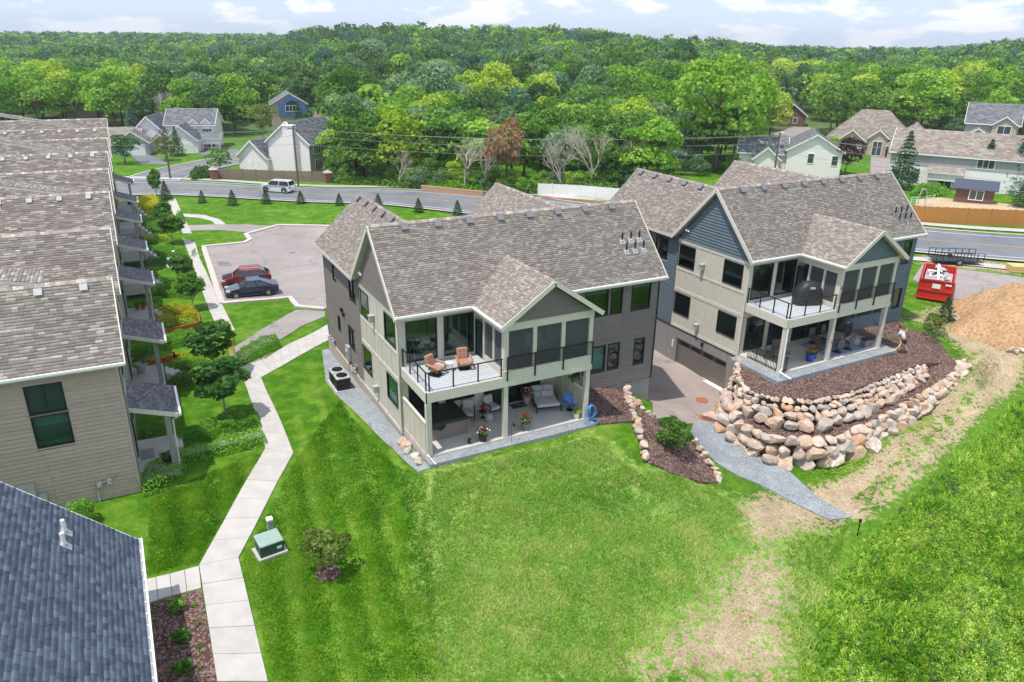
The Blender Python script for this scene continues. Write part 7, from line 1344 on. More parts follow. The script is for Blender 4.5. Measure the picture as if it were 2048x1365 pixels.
FOREST = [(59.0, 60.0, 12.3, 'bright', 1295, 388, 113), (52.5, 73.6, 12.3, 'bare', 1127, 365, 121), (62.3, 81.2, 13.4, 'mid', 1178, 347, 132), (37.1, 86.9, 12.7, 'mid', 886, 359, 126), (30.2, 88.3, 12.4, 'lime', 803, 364, 124), (65.4, 71.1, 12.5, 'mid', 1275, 359, 125), (59.2, 72.2, 12.2, 'mid', 1206, 361, 123), (59.2, 64.2, 11.5, 'dark', 1263, 378, 116), (68.4, 78.3, 12.8, 'lime', 1254, 346, 132), (49.4, 81.5, 12.3, 'mid', 1047, 362, 127), (67.8, 83.8, 12.9, 'dark', 1213, 339, 136), (43.2, 95.4, 12.8, 'dark', 912, 339, 135), (41.4, 87.1, 12.1, 'mid', 933, 354, 128), (56.3, 133.8, 16.0, 'grey', 883, 270, 172), (38.2, 145.7, 16.0, 'mid', 699, 277, 174), (49.6, 86.2, 12.0, 'grey', 1023, 352, 131), (118.8, 102.3, 15.8, 'bright', 1490, 279, 173), (27.3, 103.8, 12.3, 'mid', 713, 339, 135), (153.4, 84.4, 15.7, 'bright', 1828, 278, 173), (42.6, 80.4, 11.0, 'bright', 979, 368, 123), (87.5, 75.0, 12.2, 'grey', 1446, 337, 138), (58.0, 90.7, 11.9, 'mid', 1082, 337, 138), (69.3, 133.9, 15.1, 'lime', 985, 261, 178), (36.0, 93.7, 11.1, 'grey', 844, 348, 131), (126.5, 113.3, 15.7, 'mid', 1473, 266, 186), (56.3, 142.8, 15.1, 'grey', 854, 261, 179), (111.0, 105.1, 14.5, 'mid', 1421, 279, 172), (102.1, 123.4, 15.4, 'bare', 1263, 263, 183), (55.8, 85.0, 11.1, 'mid', 1092, 350, 132), (43.6, 107.6, 12.1, 'lime', 866, 321, 145), (92.4, 81.4, 12.1, 'dark', 1440, 320, 145), (185.3, 86.6, 15.7, 'bright', 1978, 262, 189), (53.7, 65.8, 9.5, 'mid', 1193, 379, 115), (108.5, 111.4, 14.5, 'bright', 1368, 274, 176), (24.2, 99.2, 10.7, 'bright', 693, 349, 130), (50.4, 140.6, 14.4, 'grey', 814, 270, 175), (190.0, 94.5, 16.2, 'lime', 1941, 254, 197), (59.2, 154.9, 15.7, 'grey', 840, 251, 191), (75.4, 105.3, 12.9, 'mid', 1157, 300, 157), (11.4, 172.2, 15.2, 'grey', 424, 263, 185), (75.0, 90.0, 11.9, 'grey', 1239, 323, 145), (46.8, 111.7, 12.3, 'bright', 880, 312, 150), (-9.5, 186.4, 15.3, 'bright', 231, 259, 187), (-31.7, 204.4, 15.7, 'bright', 34, 251, 192), (51.5, 107.0, 12.1, 'bare', 943, 316, 148), (180.3, 75.9, 14.5, 'mid', 2042, 272, 178), (40.0, 115.6, 12.3, 'bright', 802, 312, 151), (165.8, 94.6, 15.2, 'mid', 1819, 265, 187), (49.7, 70.5, 9.5, 'grey', 1116, 373, 117), (116.8, 130.4, 15.8, 'mid', 1324, 254, 195), (96.1, 127.7, 14.8, 'grey', 1203, 260, 184), (66.6, 154.0, 15.5, 'teal', 896, 247, 193), (93.2, 114.6, 13.8, 'mid', 1246, 276, 172), (0.3, 168.1, 14.1, 'bare', 329, 272, 176), (102.2, 113.7, 14.0, 'bright', 1313, 274, 175), (205.6, 83.8, 15.6, 'lime', 2096, 254, 195), (140.6, 97.7, 14.3, 'mid', 1656, 276, 179), (31.0, 112.6, 11.5, 'lime', 724, 322, 144), (176.1, 93.9, 15.2, 'lime', 1877, 261, 191), (108.1, 130.5, 15.2, 'bright', 1269, 255, 192), (152.2, 98.6, 14.6, 'mid', 1716, 270, 185), (57.8, 113.5, 12.3, 'dark', 972, 301, 156), (69.2, 141.8, 14.5, 'lime', 955, 255, 184), (22.4, 192.6, 16.1, 'dark', 489, 242, 206), (45.9, 124.4, 12.5, 'bright', 827, 294, 160), (-13.1, 199.8, 15.3, 'bright', 198, 248, 197), (35.1, 131.4, 12.5, 'grey', 708, 294, 161), (40.8, 159.4, 14.5, 'mid', 689, 264, 187), (-21.7, 218.2, 16.1, 'lime', 126, 238, 208), (101.4, 132.1, 14.7, 'bright', 1219, 255, 190), (167.1, 102.6, 15.0, 'mid', 1770, 259, 194), (97.4, 158.7, 16.2, 'grey', 1087, 235, 210), (210.0, 95.9, 15.9, 'grey', 2024, 240, 207), (217.4, 93.7, 15.9, 'grey', 2073, 236, 208), (97.0, 102.8, 12.5, 'bright', 1337, 288, 164), (66.1, 173.6, 15.9, 'dark', 838, 236, 209), (70.7, 99.1, 11.4, 'lime', 1150, 313, 150), (127.5, 143.3, 16.0, 'dark', 1328, 240, 211), (11.2, 163.1, 13.4, 'dark', 432, 271, 177), (79.7, 92.0, 11.2, 'bare', 1267, 316, 148), (45.0, 154.3, 13.9, 'dark', 733, 265, 184), (96.7, 82.5, 11.1, 'bright', 1466, 313, 147), (198.6, 92.5, 15.0, 'mid', 1997, 251, 199), (204.2, 107.5, 16.1, 'lime', 1917, 236, 214), (79.6, 86.4, 10.8, 'grey', 1301, 325, 144), (206.8, 101.2, 15.7, 'mid', 1971, 238, 210), (176.8, 87.6, 13.9, 'mid', 1928, 265, 186), (151.4, 104.5, 14.1, 'bright', 1672, 265, 189), (15.6, 165.3, 13.5, 'bright', 469, 267, 181), (72.7, 169.1, 15.5, 'mid', 895, 236, 208), (61.6, 95.9, 10.7, 'bright', 1087, 326, 144), (29.5, 97.7, 9.7, 'bright', 758, 348, 131), (186.0, 123.2, 16.2, 'bright', 1735, 234, 219), (49.3, 100.8, 10.5, 'mid', 949, 326, 142), (-31.5, 225.1, 15.5, 'bright', 48, 239, 210), (150.2, 139.2, 16.0, 'mid', 1472, 235, 217), (85.7, 97.6, 11.4, 'lime', 1281, 303, 155), (36.7, 194.4, 15.7, 'dark', 591, 235, 214), (18.4, 199.7, 15.4, 'mid', 450, 237, 210), (127.0, 155.8, 16.1, 'dark', 1272, 228, 220), (120.5, 144.2, 15.2, 'mid', 1283, 241, 208), (12.6, 198.7, 15.1, 'dark', 407, 240, 207), (63.7, 102.0, 10.9, 'grey', 1076, 314, 150), (73.3, 79.0, 9.8, 'mid', 1294, 342, 135), (-2.1, 196.7, 14.3, 'bright', 291, 247, 199), (103.5, 101.9, 11.9, 'grey', 1389, 286, 166), (-7.5, 197.0, 14.1, 'bright', 246, 248, 197), (-26.7, 224.8, 15.1, 'lime', 87, 237, 211), (69.1, 92.9, 10.3, 'dark', 1171, 324, 144), (53.5, 126.6, 11.8, 'bright', 885, 283, 165), (-2.6, 207.3, 14.8, 'lime', 282, 238, 207), (74.2, 119.8, 12.0, 'dark', 1079, 275, 168), (207.8, 91.1, 14.4, 'mid', 2049, 246, 202), (5.3, 166.5, 12.6, 'bright', 376, 270, 177), (89.6, 104.7, 11.6, 'mid', 1272, 291, 163), (137.2, 144.2, 15.3, 'bright', 1378, 235, 215), (1.3, 180.0, 13.3, 'dark', 329, 260, 187), (49.1, 90.8, 9.5, 'bare', 994, 342, 134), (157.3, 103.1, 13.5, 'lime', 1714, 263, 191), (85.6, 82.7, 10.1, 'grey', 1375, 326, 143), (189.9, 82.5, 13.2, 'mid', 2034, 264, 187), (130.6, 125.2, 13.9, 'lime', 1433, 254, 197), (82.8, 132.1, 12.8, 'lime', 1091, 259, 182), (111.7, 99.9, 11.8, 'bright', 1458, 285, 168), (169.8, 117.5, 14.6, 'mid', 1689, 246, 208), (186.9, 116.1, 15.0, 'bright', 1782, 239, 214), (63.5, 87.2, 9.6, 'mid', 1152, 338, 137), (84.9, 111.2, 11.6, 'dark', 1202, 284, 166), (120.6, 169.6, 16.0, 'dark', 1184, 217, 229), (9.1, 182.6, 13.4, 'dark', 394, 254, 192), (175.3, 122.9, 14.9, 'mid', 1685, 239, 214), (28.7, 190.8, 14.4, 'mid', 539, 241, 207), (124.5, 100.5, 12.1, 'lime', 1538, 279, 174), (105.4, 147.5, 14.1, 'grey', 1179, 242, 204), (232.9, 116.3, 16.1, 'bright', 1981, 216, 233), (231.2, 103.2, 15.3, 'bright', 2062, 222, 222), (63.6, 139.7, 12.4, 'bright', 921, 259, 180), (41.7, 190.8, 14.6, 'dark', 632, 236, 213), (161.9, 77.5, 11.6, 'mid', 1932, 277, 171), (165.0, 73.9, 11.5, 'bright', 1980, 279, 170), (7.8, 219.3, 15.0, 'grey', 355, 227, 222), (51.7, 118.0, 10.6, 'grey', 900, 299, 157), (64.4, 110.7, 10.6, 'bare', 1040, 299, 157), (194.8, 79.7, 12.6, 'mid', 2080, 264, 187), (-20.2, 199.5, 13.0, 'lime', 136, 251, 193), (69.4, 195.9, 15.3, 'bright', 806, 217, 228), (86.7, 115.4, 11.4, 'bare', 1195, 277, 170), (114.2, 119.5, 12.4, 'mid', 1363, 264, 185), (229.0, 121.3, 15.8, 'bright', 1933, 217, 236), (63.7, 199.9, 15.3, 'dark', 761, 216, 229), (101.7, 187.9, 15.7, 'dark', 1018, 210, 235), (108.0, 171.7, 15.0, 'bright', 1105, 222, 225), (144.1, 156.4, 15.2, 'mid', 1362, 219, 228), (-41.6, 207.9, 12.7, 'lime', -54, 252, 191), (82.6, 193.0, 15.4, 'bright', 893, 213, 232), (115.9, 176.1, 15.4, 'mid', 1135, 213, 232), (54.5, 97.6, 9.4, 'mid', 1013, 328, 142), (84.0, 140.6, 12.5, 'bright', 1066, 251, 189), (139.8, 150.0, 14.6, 'mid', 1366, 229, 221), (250.5, 113.6, 15.7, 'dark', 2066, 212, 238), (-36.3, 201.7, 12.4, 'bright', -9, 255, 188), (186.9, 73.9, 11.8, 'dark', 2092, 272, 179), (84.1, 206.7, 16.0, 'dark', 868, 196, 243), (79.1, 175.8, 14.2, 'grey', 917, 229, 216), (3.0, 210.9, 14.0, 'dark', 324, 234, 213), (201.0, 145.5, 16.0, 'bright', 1682, 216, 244), (222.3, 124.1, 15.4, 'dark', 1889, 220, 235), (71.4, 109.8, 10.4, 'mid', 1103, 295, 159), (108.1, 122.3, 12.1, 'dark', 1309, 263, 185), (3.9, 193.4, 13.0, 'bright', 343, 247, 199), (179.5, 101.5, 13.0, 'mid', 1841, 254, 199), (82.2, 102.6, 10.3, 'bright', 1226, 299, 158), (90.7, 208.3, 16.1, 'grey', 902, 192, 247), (92.4, 171.3, 14.2, 'mid', 1014, 228, 218), (158.5, 175.3, 16.2, 'dark', 1359, 186, 249), (56.8, 188.5, 14.1, 'dark', 740, 230, 217), (124.3, 127.2, 12.7, 'dark', 1386, 254, 196), (50.3, 162.1, 12.5, 'mid', 755, 255, 193), (174.8, 138.4, 14.7, 'grey', 1599, 226, 227), (38.4, 102.5, 9.0, 'lime', 834, 333, 139), (73.7, 128.5, 11.3, 'grey', 1039, 265, 175), (88.9, 158.2, 13.3, 'dark', 1034, 237, 206), (49.7, 146.6, 11.6, 'grey', 790, 266, 180), (37.4, 208.0, 14.5, 'dark', 575, 223, 225), (179.1, 108.9, 13.2, 'mid', 1789, 248, 205), (72.1, 200.4, 15.0, 'teal', 812, 210, 233), (96.2, 202.3, 15.7, 'teal', 948, 197, 244), (83.8, 208.4, 15.7, 'mid', 863, 194, 244), (82.4, 158.9, 13.1, 'bright', 990, 238, 204), (91.2, 85.6, 9.5, 'dark', 1401, 315, 148), (85.7, 125.2, 11.4, 'dark', 1142, 265, 178), (33.5, 104.6, 8.9, 'lime', 776, 333, 139), (172.4, 155.4, 15.3, 'lime', 1506, 211, 239), (122.9, 195.5, 16.0, 'grey', 1111, 186, 250), (115.7, 150.4, 13.5, 'bright', 1229, 237, 211), (12.9, 213.0, 14.0, 'grey', 397, 229, 219), (70.7, 212.0, 15.4, 'dark', 778, 197, 241), (208.5, 143.7, 15.7, 'dark', 1722, 216, 246), (46.3, 195.2, 13.9, 'teal', 657, 230, 218), (61.0, 126.3, 10.7, 'bright', 948, 275, 168), (153.3, 90.6, 11.4, 'mid', 1779, 275, 179), (140.4, 182.7, 15.7, 'mid', 1242, 185, 247), (66.9, 230.8, 16.2, 'dark', 720, 180, 255), (110.9, 162.7, 13.9, 'dark', 1154, 229, 219), (58.4, 105.6, 9.5, 'dark', 1012, 313, 150), (79.9, 117.2, 10.7, 'mid', 1135, 277, 169), (59.4, 120.9, 10.3, 'dark', 955, 286, 163), (-0.4, 246.8, 15.2, 'grey', 283, 214, 241), (119.1, 115.5, 11.6, 'grey', 1415, 266, 184), (137.1, 115.9, 12.1, 'dark', 1522, 260, 192), (211.8, 119.2, 14.3, 'bright', 1874, 226, 227), (84.6, 89.2, 9.3, 'mid', 1324, 316, 148), (82.1, 77.5, 8.6, 'grey', 1382, 339, 137), (191.2, 102.2, 12.8, 'dark', 1892, 247, 204), (142.7, 163.0, 14.6, 'mid', 1327, 211, 233), (114.1, 184.1, 14.9, 'mid', 1099, 206, 238), (-9.1, 215.6, 13.2, 'lime', 228, 235, 211), (125.3, 195.6, 15.7, 'bright', 1123, 184, 251), (43.8, 144.7, 11.0, 'lime', 748, 274, 176), (239.7, 114.2, 14.6, 'bright', 2021, 214, 234), (1.0, 218.1, 13.6, 'dark', 305, 230, 218), (144.3, 177.1, 15.2, 'bare', 1282, 190, 244), (90.7, 221.4, 16.0, 'grey', 872, 179, 257), (55.4, 209.6, 14.5, 'dark', 689, 211, 233), (210.5, 130.1, 14.6, 'bright', 1804, 222, 235), (167.3, 123.4, 13.1, 'lime', 1642, 242, 211), (51.8, 205.4, 14.2, 'dark', 674, 217, 229), (36.4, 108.7, 8.8, 'bright', 791, 325, 143), (15.3, 183.0, 12.0, 'dark', 444, 252, 195), (67.7, 122.6, 10.3, 'bright', 1016, 275, 168), (-36.6, 223.7, 12.6, 'bright', 4, 242, 206), (166.2, 175.1, 15.4, 'mid', 1395, 186, 252), (161.8, 84.2, 10.8, 'mid', 1877, 273, 177), (32.9, 135.5, 10.0, 'lime', 678, 291, 164), (-4.8, 261.4, 15.3, 'bright', 249, 208, 251), (222.7, 147.1, 15.5, 'mid', 1763, 212, 255), (72.6, 231.0, 15.6, 'grey', 752, 177, 257), (18.9, 246.8, 15.1, 'mid', 411, 211, 249), (2.3, 261.5, 15.4, 'grey', 295, 207, 254), (60.9, 245.5, 16.0, 'mid', 662, 177, 264), (98.4, 92.9, 9.5, 'bright', 1408, 299, 157), (141.3, 173.3, 14.5, 'dark', 1281, 197, 240), (-21.2, 268.4, 15.1, 'mid', 139, 214, 250), (30.6, 210.2, 13.5, 'grey', 525, 224, 224), (99.2, 209.5, 15.1, 'mid', 946, 188, 251), (40.3, 125.0, 9.5, 'lime', 775, 298, 158), (244.9, 109.9, 14.0, 'grey', 2069, 215, 233), (143.5, 142.3, 13.0, 'mid', 1421, 235, 217), (71.3, 113.4, 9.7, 'lime', 1085, 288, 162), (77.5, 97.9, 9.1, 'bare', 1213, 309, 152), (96.9, 194.4, 14.3, 'dark', 972, 206, 239), (162.4, 147.0, 13.6, 'bright', 1496, 222, 228), (45.2, 208.1, 13.6, 'mid', 626, 219, 228), (55.2, 230.4, 14.9, 'teal', 653, 192, 250), (149.4, 199.3, 15.7, 'bare', 1230, 169, 264), (53.1, 180.8, 12.4, 'dark', 732, 239, 209), (210.9, 151.9, 15.0, 'mid', 1691, 212, 253), (182.3, 154.5, 14.4, 'lime', 1556, 212, 243), (213.0, 171.3, 16.0, 'lime', 1610, 203, 270), (57.5, 215.1, 14.1, 'grey', 693, 203, 239), (-34.1, 258.4, 13.9, 'dark', 45, 226, 236), (5.5, 170.0, 10.6, 'mid', 374, 267, 180), (-38.0, 289.5, 15.3, 'teal', 32, 210, 260), (137.6, 166.7, 13.7, 'bright', 1286, 209, 233), (105.3, 89.9, 9.2, 'dark', 1478, 298, 157), (-32.1, 275.7, 14.7, 'dark', 66, 216, 251), (121.4, 202.9, 14.9, 'dark', 1081, 182, 255), (184.6, 140.6, 13.6, 'mid', 1634, 221, 233)]
CN = {'bright': 'bright green', 'lime': 'yellow-green', 'mid': 'mid green', 'dark': 'dark green', 'grey': 'grey-green', 'teal': 'blue-green', 'bare': 'bare leafless'}
def place_word(px):
    for lim, wd in ((120, 'above the far left roofs'), (240, 'behind the townhouse roofs'), (380, 'behind the white house'), (540, 'left of the blue gable house'), (660, 'behind the chimney house'), (760, 'right of the chimney house'), (860, 'above the white car'),
                    (980, 'behind the block wall'), (1080, 'left of the white fence'), (1200, 'behind the white fence'), (1320, 'between the two house roofs'), (1440, 'by the tall cottonwood'), (1560, 'left of the cul-de-sac'), (1680, 'behind the hip roofed house'), (1820, 'above the hip roofed house'), (1940, 'left of the grey roofed house')):
        if px < lim: return wd
    return 'at the far right'
def forest():
    rn = random.Random(44); bucket = {}
    for f in FOREST:
        d = 'front' if f[6] < 150 else 'middle' if f[6] < 215 else 'back'; bucket.setdefault((f[3], d, place_word(f[4])), []).append(f)
    for (k, d, wd), L in bucket.items():
        L.sort(key=lambda f: f[4])
        for i, f in enumerate(L):
            sx = '' if len(L) == 1 else ', '+('first', 'second', 'third', 'fourth', 'fifth', 'sixth', 'seventh', 'eighth', 'ninth')[min(i, 8)]+' from left'
            tree('woodland_tree' if k != 'bare' else 'bare_tree', '%s tree, %s of the wood %s%s' % (CN[k], d, wd, sx), (f[0], f[1]), f[2], k, rn, 'trees of the wood', mesh=rn.choice(LOOSE) if k in ('grey',) and rn.random() < .4 else None, wide=rn.uniform(.95, 1.25))
forest()
def far_wood():
    rs = np.random.RandomState(77); cells = set(); pts = [(x, y, 1) for x, y in [(33, 120), (132, 201), (95, 98), (58, 174), (211, 177), (136, 189), (72, 232), (42, 137), (27, 121), (201, 165), (45, 169), (-39, 285), (251, 160), (139, 181), (-44, 288), (130, 182), (-42, 238), (207, 190), (38, 210), (106, 212), (130, 192), (175, 152), (136, 158), (-25, 205), (131, 163), (220, 118), (124, 161), (208, 136), (242, 122), (54, 157), (11, 229), (59, 204), (42, 199), (77, 186), (96, 136), (65, 115), (112, 177), (149, 126), (227, 108), (170, 110), (120, 215), (92, 141), (85, 231), (7, 272), (52, 194), (77, 164), (72, 217), (87, 178), (126, 186), (126, 237), (225, 172), (94, 187), (65, 220), (188, 196), (-14, 292), (100, 198), (146, 149), (64, 194), (-44, 317), (182, 137), (97, 238), (81, 149), (79, 112), (48, 131), (-16, 210), (164, 139), (106, 207), (265, 164), (153, 158), (166, 150), (82, 195), (25, 234), (155, 173), (183, 181), (104, 155), (118, 188), (133, 150), (52, 250), (163, 196), (144, 130), (134, 176), (207, 124), (154, 135), (99, 167), (-4, 222), (185, 176), (98, 179), (160, 133), (-28, 243), (146, 180), (61, 208), (49, 189), (69, 185), (238, 145), (298, 144), (132, 167), (151, 192), (-33, 313), (26, 213), (191, 127), (110, 208), (5, 233), (78, 199), (257, 138), (152, 163), (8, 257), (77, 226), (202, 202), (238, 199), (-10, 226), (203, 127), (-25, 285), (131, 211), (-8, 241), (-14, 247), (154, 167), (8, 208), (76, 196), (129, 219), (130, 175), (-22, 308), (195, 114), (128, 169), (279, 146), (-33, 334), (178, 193), (-2, 289), (114, 171), (41, 226), (149, 174), (41, 274), (-16, 326), (198, 109), (85, 184), (164, 158), (-24, 257), (30, 244), (279, 191), (103, 176), (28, 284), (249, 120), (109, 188), (257, 197), (20, 269), (128, 227), (268, 133), (141, 200), (-43, 270), (147, 168), (18, 211), (59, 224), (76, 206), (273, 163), (278, 160), (222, 113), (59, 254), (348, 167), (173, 172), (227, 199), (27, 216), (-47, 360), (183, 129), (225, 215), (83, 222), (113, 191), (243, 210), (206, 182), (33, 270), (-31, 301), (-17, 240), (240, 175), (257, 188), (26, 260), (257, 138), (283, 156), (100, 213), (32, 212), (-10, 300), (310, 165), (160, 154), (176, 142), (16, 285), (156, 149), (94, 213), (61, 290), (107, 195), (3, 277), (297, 173), (269, 180), (282, 176), (317, 156), (244, 136), (32, 320), (119, 166), (250, 146), (-30, 365), (35, 300), (335, 167), (-51, 288), (7, 306), (12, 298), (247, 165), (243, 186), (22, 336), (79, 217), (110, 198), (298, 197), (329, 155), (-32, 295), (273, 193), (124, 176), (156, 159), (87, 193), (89, 200), (-18, 266), (311, 192), (50, 217), (262, 214), (-3, 335), (-55, 338), (98, 224), (134, 187), (-50, 345), (-54, 331), (246, 172), (168, 175), (215, 162), (63, 242), (120, 181), (45, 218), (164, 185), (18, 227), (162, 166), (64, 213), (-27, 346), (19, 321), (226, 157), (245, 157), (-46, 258), (227, 136), (43, 254), (48, 252), (174, 170), (50, 233), (68, 207), (-4, 324), (293, 186), (-14, 356), (-17, 307), (199, 157), (119, 200), (-40, 346), (-5, 315), (342, 157), (305, 182), (111, 236), (-46, 323), (189, 176), (-8, 281), (43, 292), (-40, 265), (120, 237), (69, 247), (9, 345), (38, 251), (285, 131), (-44, 344), (155, 180), (14, 283), (292, 178), (-11, 274), (23, 296), (-38, 312), (236, 189), (55, 226), (-28, 311), (50, 271), (0, 303), (325, 181), (54, 292), (13, 311), (-51, 292), (4, 350), (-20, 289), (332, 179), (281, 183), (12, 253), (2, 312), (-48, 310), (-27, 271), (327, 149), (27, 277), (-25, 362), (211, 199), (85, 249), (259, 208), (250, 221), (340, 178), (-8, 348), (48, 286), (61, 268), (-10, 337), (24, 307), (60, 314), (324, 159), (264, 185), (-35, 360), (15, 329), (308, 169), (54, 321), (300, 153), (35, 280), (-40, 329), (-26, 307), (42, 300), (314, 182), (56, 264), (272, 201), (-52, 363), (49, 302), (-22, 330), (41, 326), (327, 155), (223, 201), (269, 213), (325, 165), (-20, 358), (8, 309), (323, 171), (248, 208), (48, 326), (-58, 370), (-41, 367), (30, 340)]]; cx, cy = CAM.location.x, CAM.location.y
    for _ in range(28000):
        a = R(rs.uniform(-42, 42))+.487; D = 245*(6.5**rs.rand()); x, y = cx+D*math.sin(a), cy+D*math.cos(a); s = 7.5 if D < 480 else 10 if D < 900 else 16; k = (int(x//s), int(y//s), s)
        if k in cells: continue
        cells.add(k); pts.append((x, y, 0))
    tm = []
    for s in range(6):
        for n, size in ((230, .088), (70, .16)):
            m = crown_mesh('t', 100+s, n, size, .42, .42, .42, .55, 12, (.4, .65)); v = np.zeros(len(m.vertices)*3); m.vertices.foreach_get('co', v); tm.append(v.reshape(-1, 3)); bpy.data.meshes.remove(m)
    cols = {k: ([], []) for k in ('dark', 'mid', 'grey', 'bright', 'teal')}
    for x, y, nr in pts:
        D = math.hypot(x-cx, y-cy); v = tm[rs.randint(6)*2+(0 if D < 480 else 1)]; h = rs.uniform(9, 14); a = rs.uniform(0, 6.28); c, s = math.cos(a), math.sin(a); u = rs.rand()
        k = ('dark' if u < .32 else 'mid' if u < .58 else 'grey' if u < .72 else 'bright' if u < .84 else 'teal'); w = rs.uniform(.95, 1.25)
        q = np.stack([(v[:, 0]*c-v[:, 1]*s)*h*w+x, (v[:, 0]*s+v[:, 1]*c)*h*w+y, v[:, 2]*h+H(x, y)-.5], 1); cols[k][0].append(q); cols[k][1].append(np.clip(rs.normal(.5, .22, len(v)//4)+rs.uniform(-.15, .15), 0, 1))
    nm = {'dark': 'dark green far off woodland rolling to the skyline', 'mid': 'mid green far off woodland rolling to the skyline', 'grey': 'grey green far off woodland rolling to the skyline', 'bright': 'bright green far off woodland crowns dotted over the hills', 'teal': 'blue green far off woodland crowns dotted over the hills'}
    for k, (vs, ts) in cols.items():
        V = np.concatenate(vs); o = link('far_wood', npmesh('far_wood', V, np.arange(len(V)).reshape(-1, 4), LF[k], np.concatenate(ts))); tag(o, nm[k], 'woodland', kind='stuff')
far_wood()
rn = random.Random(5)
tree('cottonwood_tree', 'tallest bright green cottonwood rising behind the blue house roof', (84.10, 73.37), 21.5, 'bright', rn, mesh=BIG)
tree('dead_leaved_tree', 'rust brown tree with dead leaves in the wood edge', (40.15, 69.89), 11.5, 'rust', rn, mesh=LOOSE[0], wide=.8)
for p, h, lb in (((50.49, 62.75), 13.5, 'largest bare grey tree behind the white fence'), ((46.76, 65.18), 11, 'bare tree with thin twigs left of the largest bare tree'), ((56.91, 62.63), 12, 'bare tree with forked pale trunk beside the pond'), ((35.59, 74.76), 11, 'bare pale tree above the block retaining wall'), ((28.11, 83.15), 8, 'small bare tree low in the wood edge'), ((38.07, 72.50), 11.5, 'bare tree just left of the rust brown tree')): tree('bare_tree', lb, p, h, 'bare', rn)

for p, h, kd, nm, lb, kw in (
    ((95.05, 44.34), 8.5, 'spruce', 'spruce_tree', 'dark green spruce just right of the blue house ridge end', dict(mesh=SPRB)), ((107.20, 39.21), 7.5, 'spruce', 'spruce_tree', 'dark green spruce in front of the long pale house', dict(mesh=SPRB)),
    ((109.64, 35.30), 10.0, 'bluespruce', 'spruce_tree', 'blue-grey spruce at the right edge behind the shed', dict(mesh=SPRB)), ((95.91, 26.71), 5.0, 'spruce', 'spruce_tree', 'low spruce in front of the orange fence corner', dict(mesh=SPRB)), ((151.75, 74.01), 5.5, 'grey', 'small_tree', 'small pale grey-green tree left of the grey roofed house', {}),
    ((97.02, 56.23), 6.5, 'purple', 'plum_tree', 'dark purple plum tree beside the white gable house', {}), ((107.03, 68.99), 5.0, 'lime', 'small_tree', 'small yellow-green tree before the hip roofed house', {}), ((113.12, 81.92), 3.6, 'lime', 'small_tree', 'low yellow-green shrub tree behind the white gable house', {}),
    ((-9.56, 127.29), 6.0, 'maple', 'yard_tree', 'dark green tree beside the tan roofed garage', {}), ((-2.41, 128.39), 5.0, 'olive', 'yard_tree', 'small orange tinged tree in front of the white house', {}), ((0.14, 134.24), 5.5, 'dark', 'arborvitae', 'narrow dark evergreen in front of the white garage', dict(mesh=SPRB)),
    ((5.05, 111.72), 4.4, 'mid', 'round_evergreen', 'round clipped evergreen at the wooden fence corner', dict(wide=1.25)), ((-6.42, 159.57), 8.0, 'bluespruce', 'spruce_tree', 'blue-green spruce behind the tan roofed garage', dict(mesh=SPRB)), ((29.95, 159.86), 7.5, 'spruce', 'spruce_tree', 'dark spruce right of the blue gable house', dict(mesh=SPRB)),
    ((18.30, 142.88), 9.5, 'olive', 'birch_tree', 'loose olive green birch with pale limbs left of the chimney house', dict(mesh=LOOSE[1], trunk=TRKP)), ((25.58, 92.04), 12.5, 'mid', 'woodland_tree', 'big dark green tree at the left end of the wood by chimney house', dict(wide=1.1)), ((25.77, 99.22), 12.0, 'dark', 'woodland_tree', 'dark green tree touching the grey deck of the chimney house', {})):
    tree(nm, lb, p, h, kd, rn, **kw)
for i, (p, h) in enumerate((((-26.26, 195.26), 14.5), ((-32.53, 193.80), 13.5), ((-19.04, 228.69), 14.0), ((-11.37, 191.81), 14.0), ((-0.41, 207.35), 11.0))): tree('maple_tree', ('bright green round maple above the second townhouse ridge', 'bright green maple at the left frame edge above the roofs', 'round bright green maple behind the front row of maples', 'bright green round maple right of the tan far roof', 'yellow topped maple behind the white house')[i], p, h, 'lime' if i == 4 else 'bright', rn, 'maples behind the townhouses')
ORD = ('first', 'second', 'third', 'fourth', 'fifth', 'sixth', 'seventh', 'eighth')
for i, p in enumerate([(-1.26, 82.67), (2.33, 79.28), (6.81, 79.14), (11.27, 77.46), (15.50, 72.64), (19.63, 68.03), (23.88, 63.96), (27.92, 60.12)]): tree('young_spruce', '%s young spruce from the left in the row along the road' % ORD[i], p, rn.uniform(1.7, 2.2), 'spruce', rn, 'young spruces along the road', wide=1.5)
tree('young_spruce', 'small spruce beside the upper end of the walk', (-5.59, 87.69), 2.6, 'spruce', rn, wide=1.3)
tree('young_spruce', 'small dark spruce in front of the red dumpster', (42.72, 1.68), 1.9, 'spruce', rn, wide=1.5)
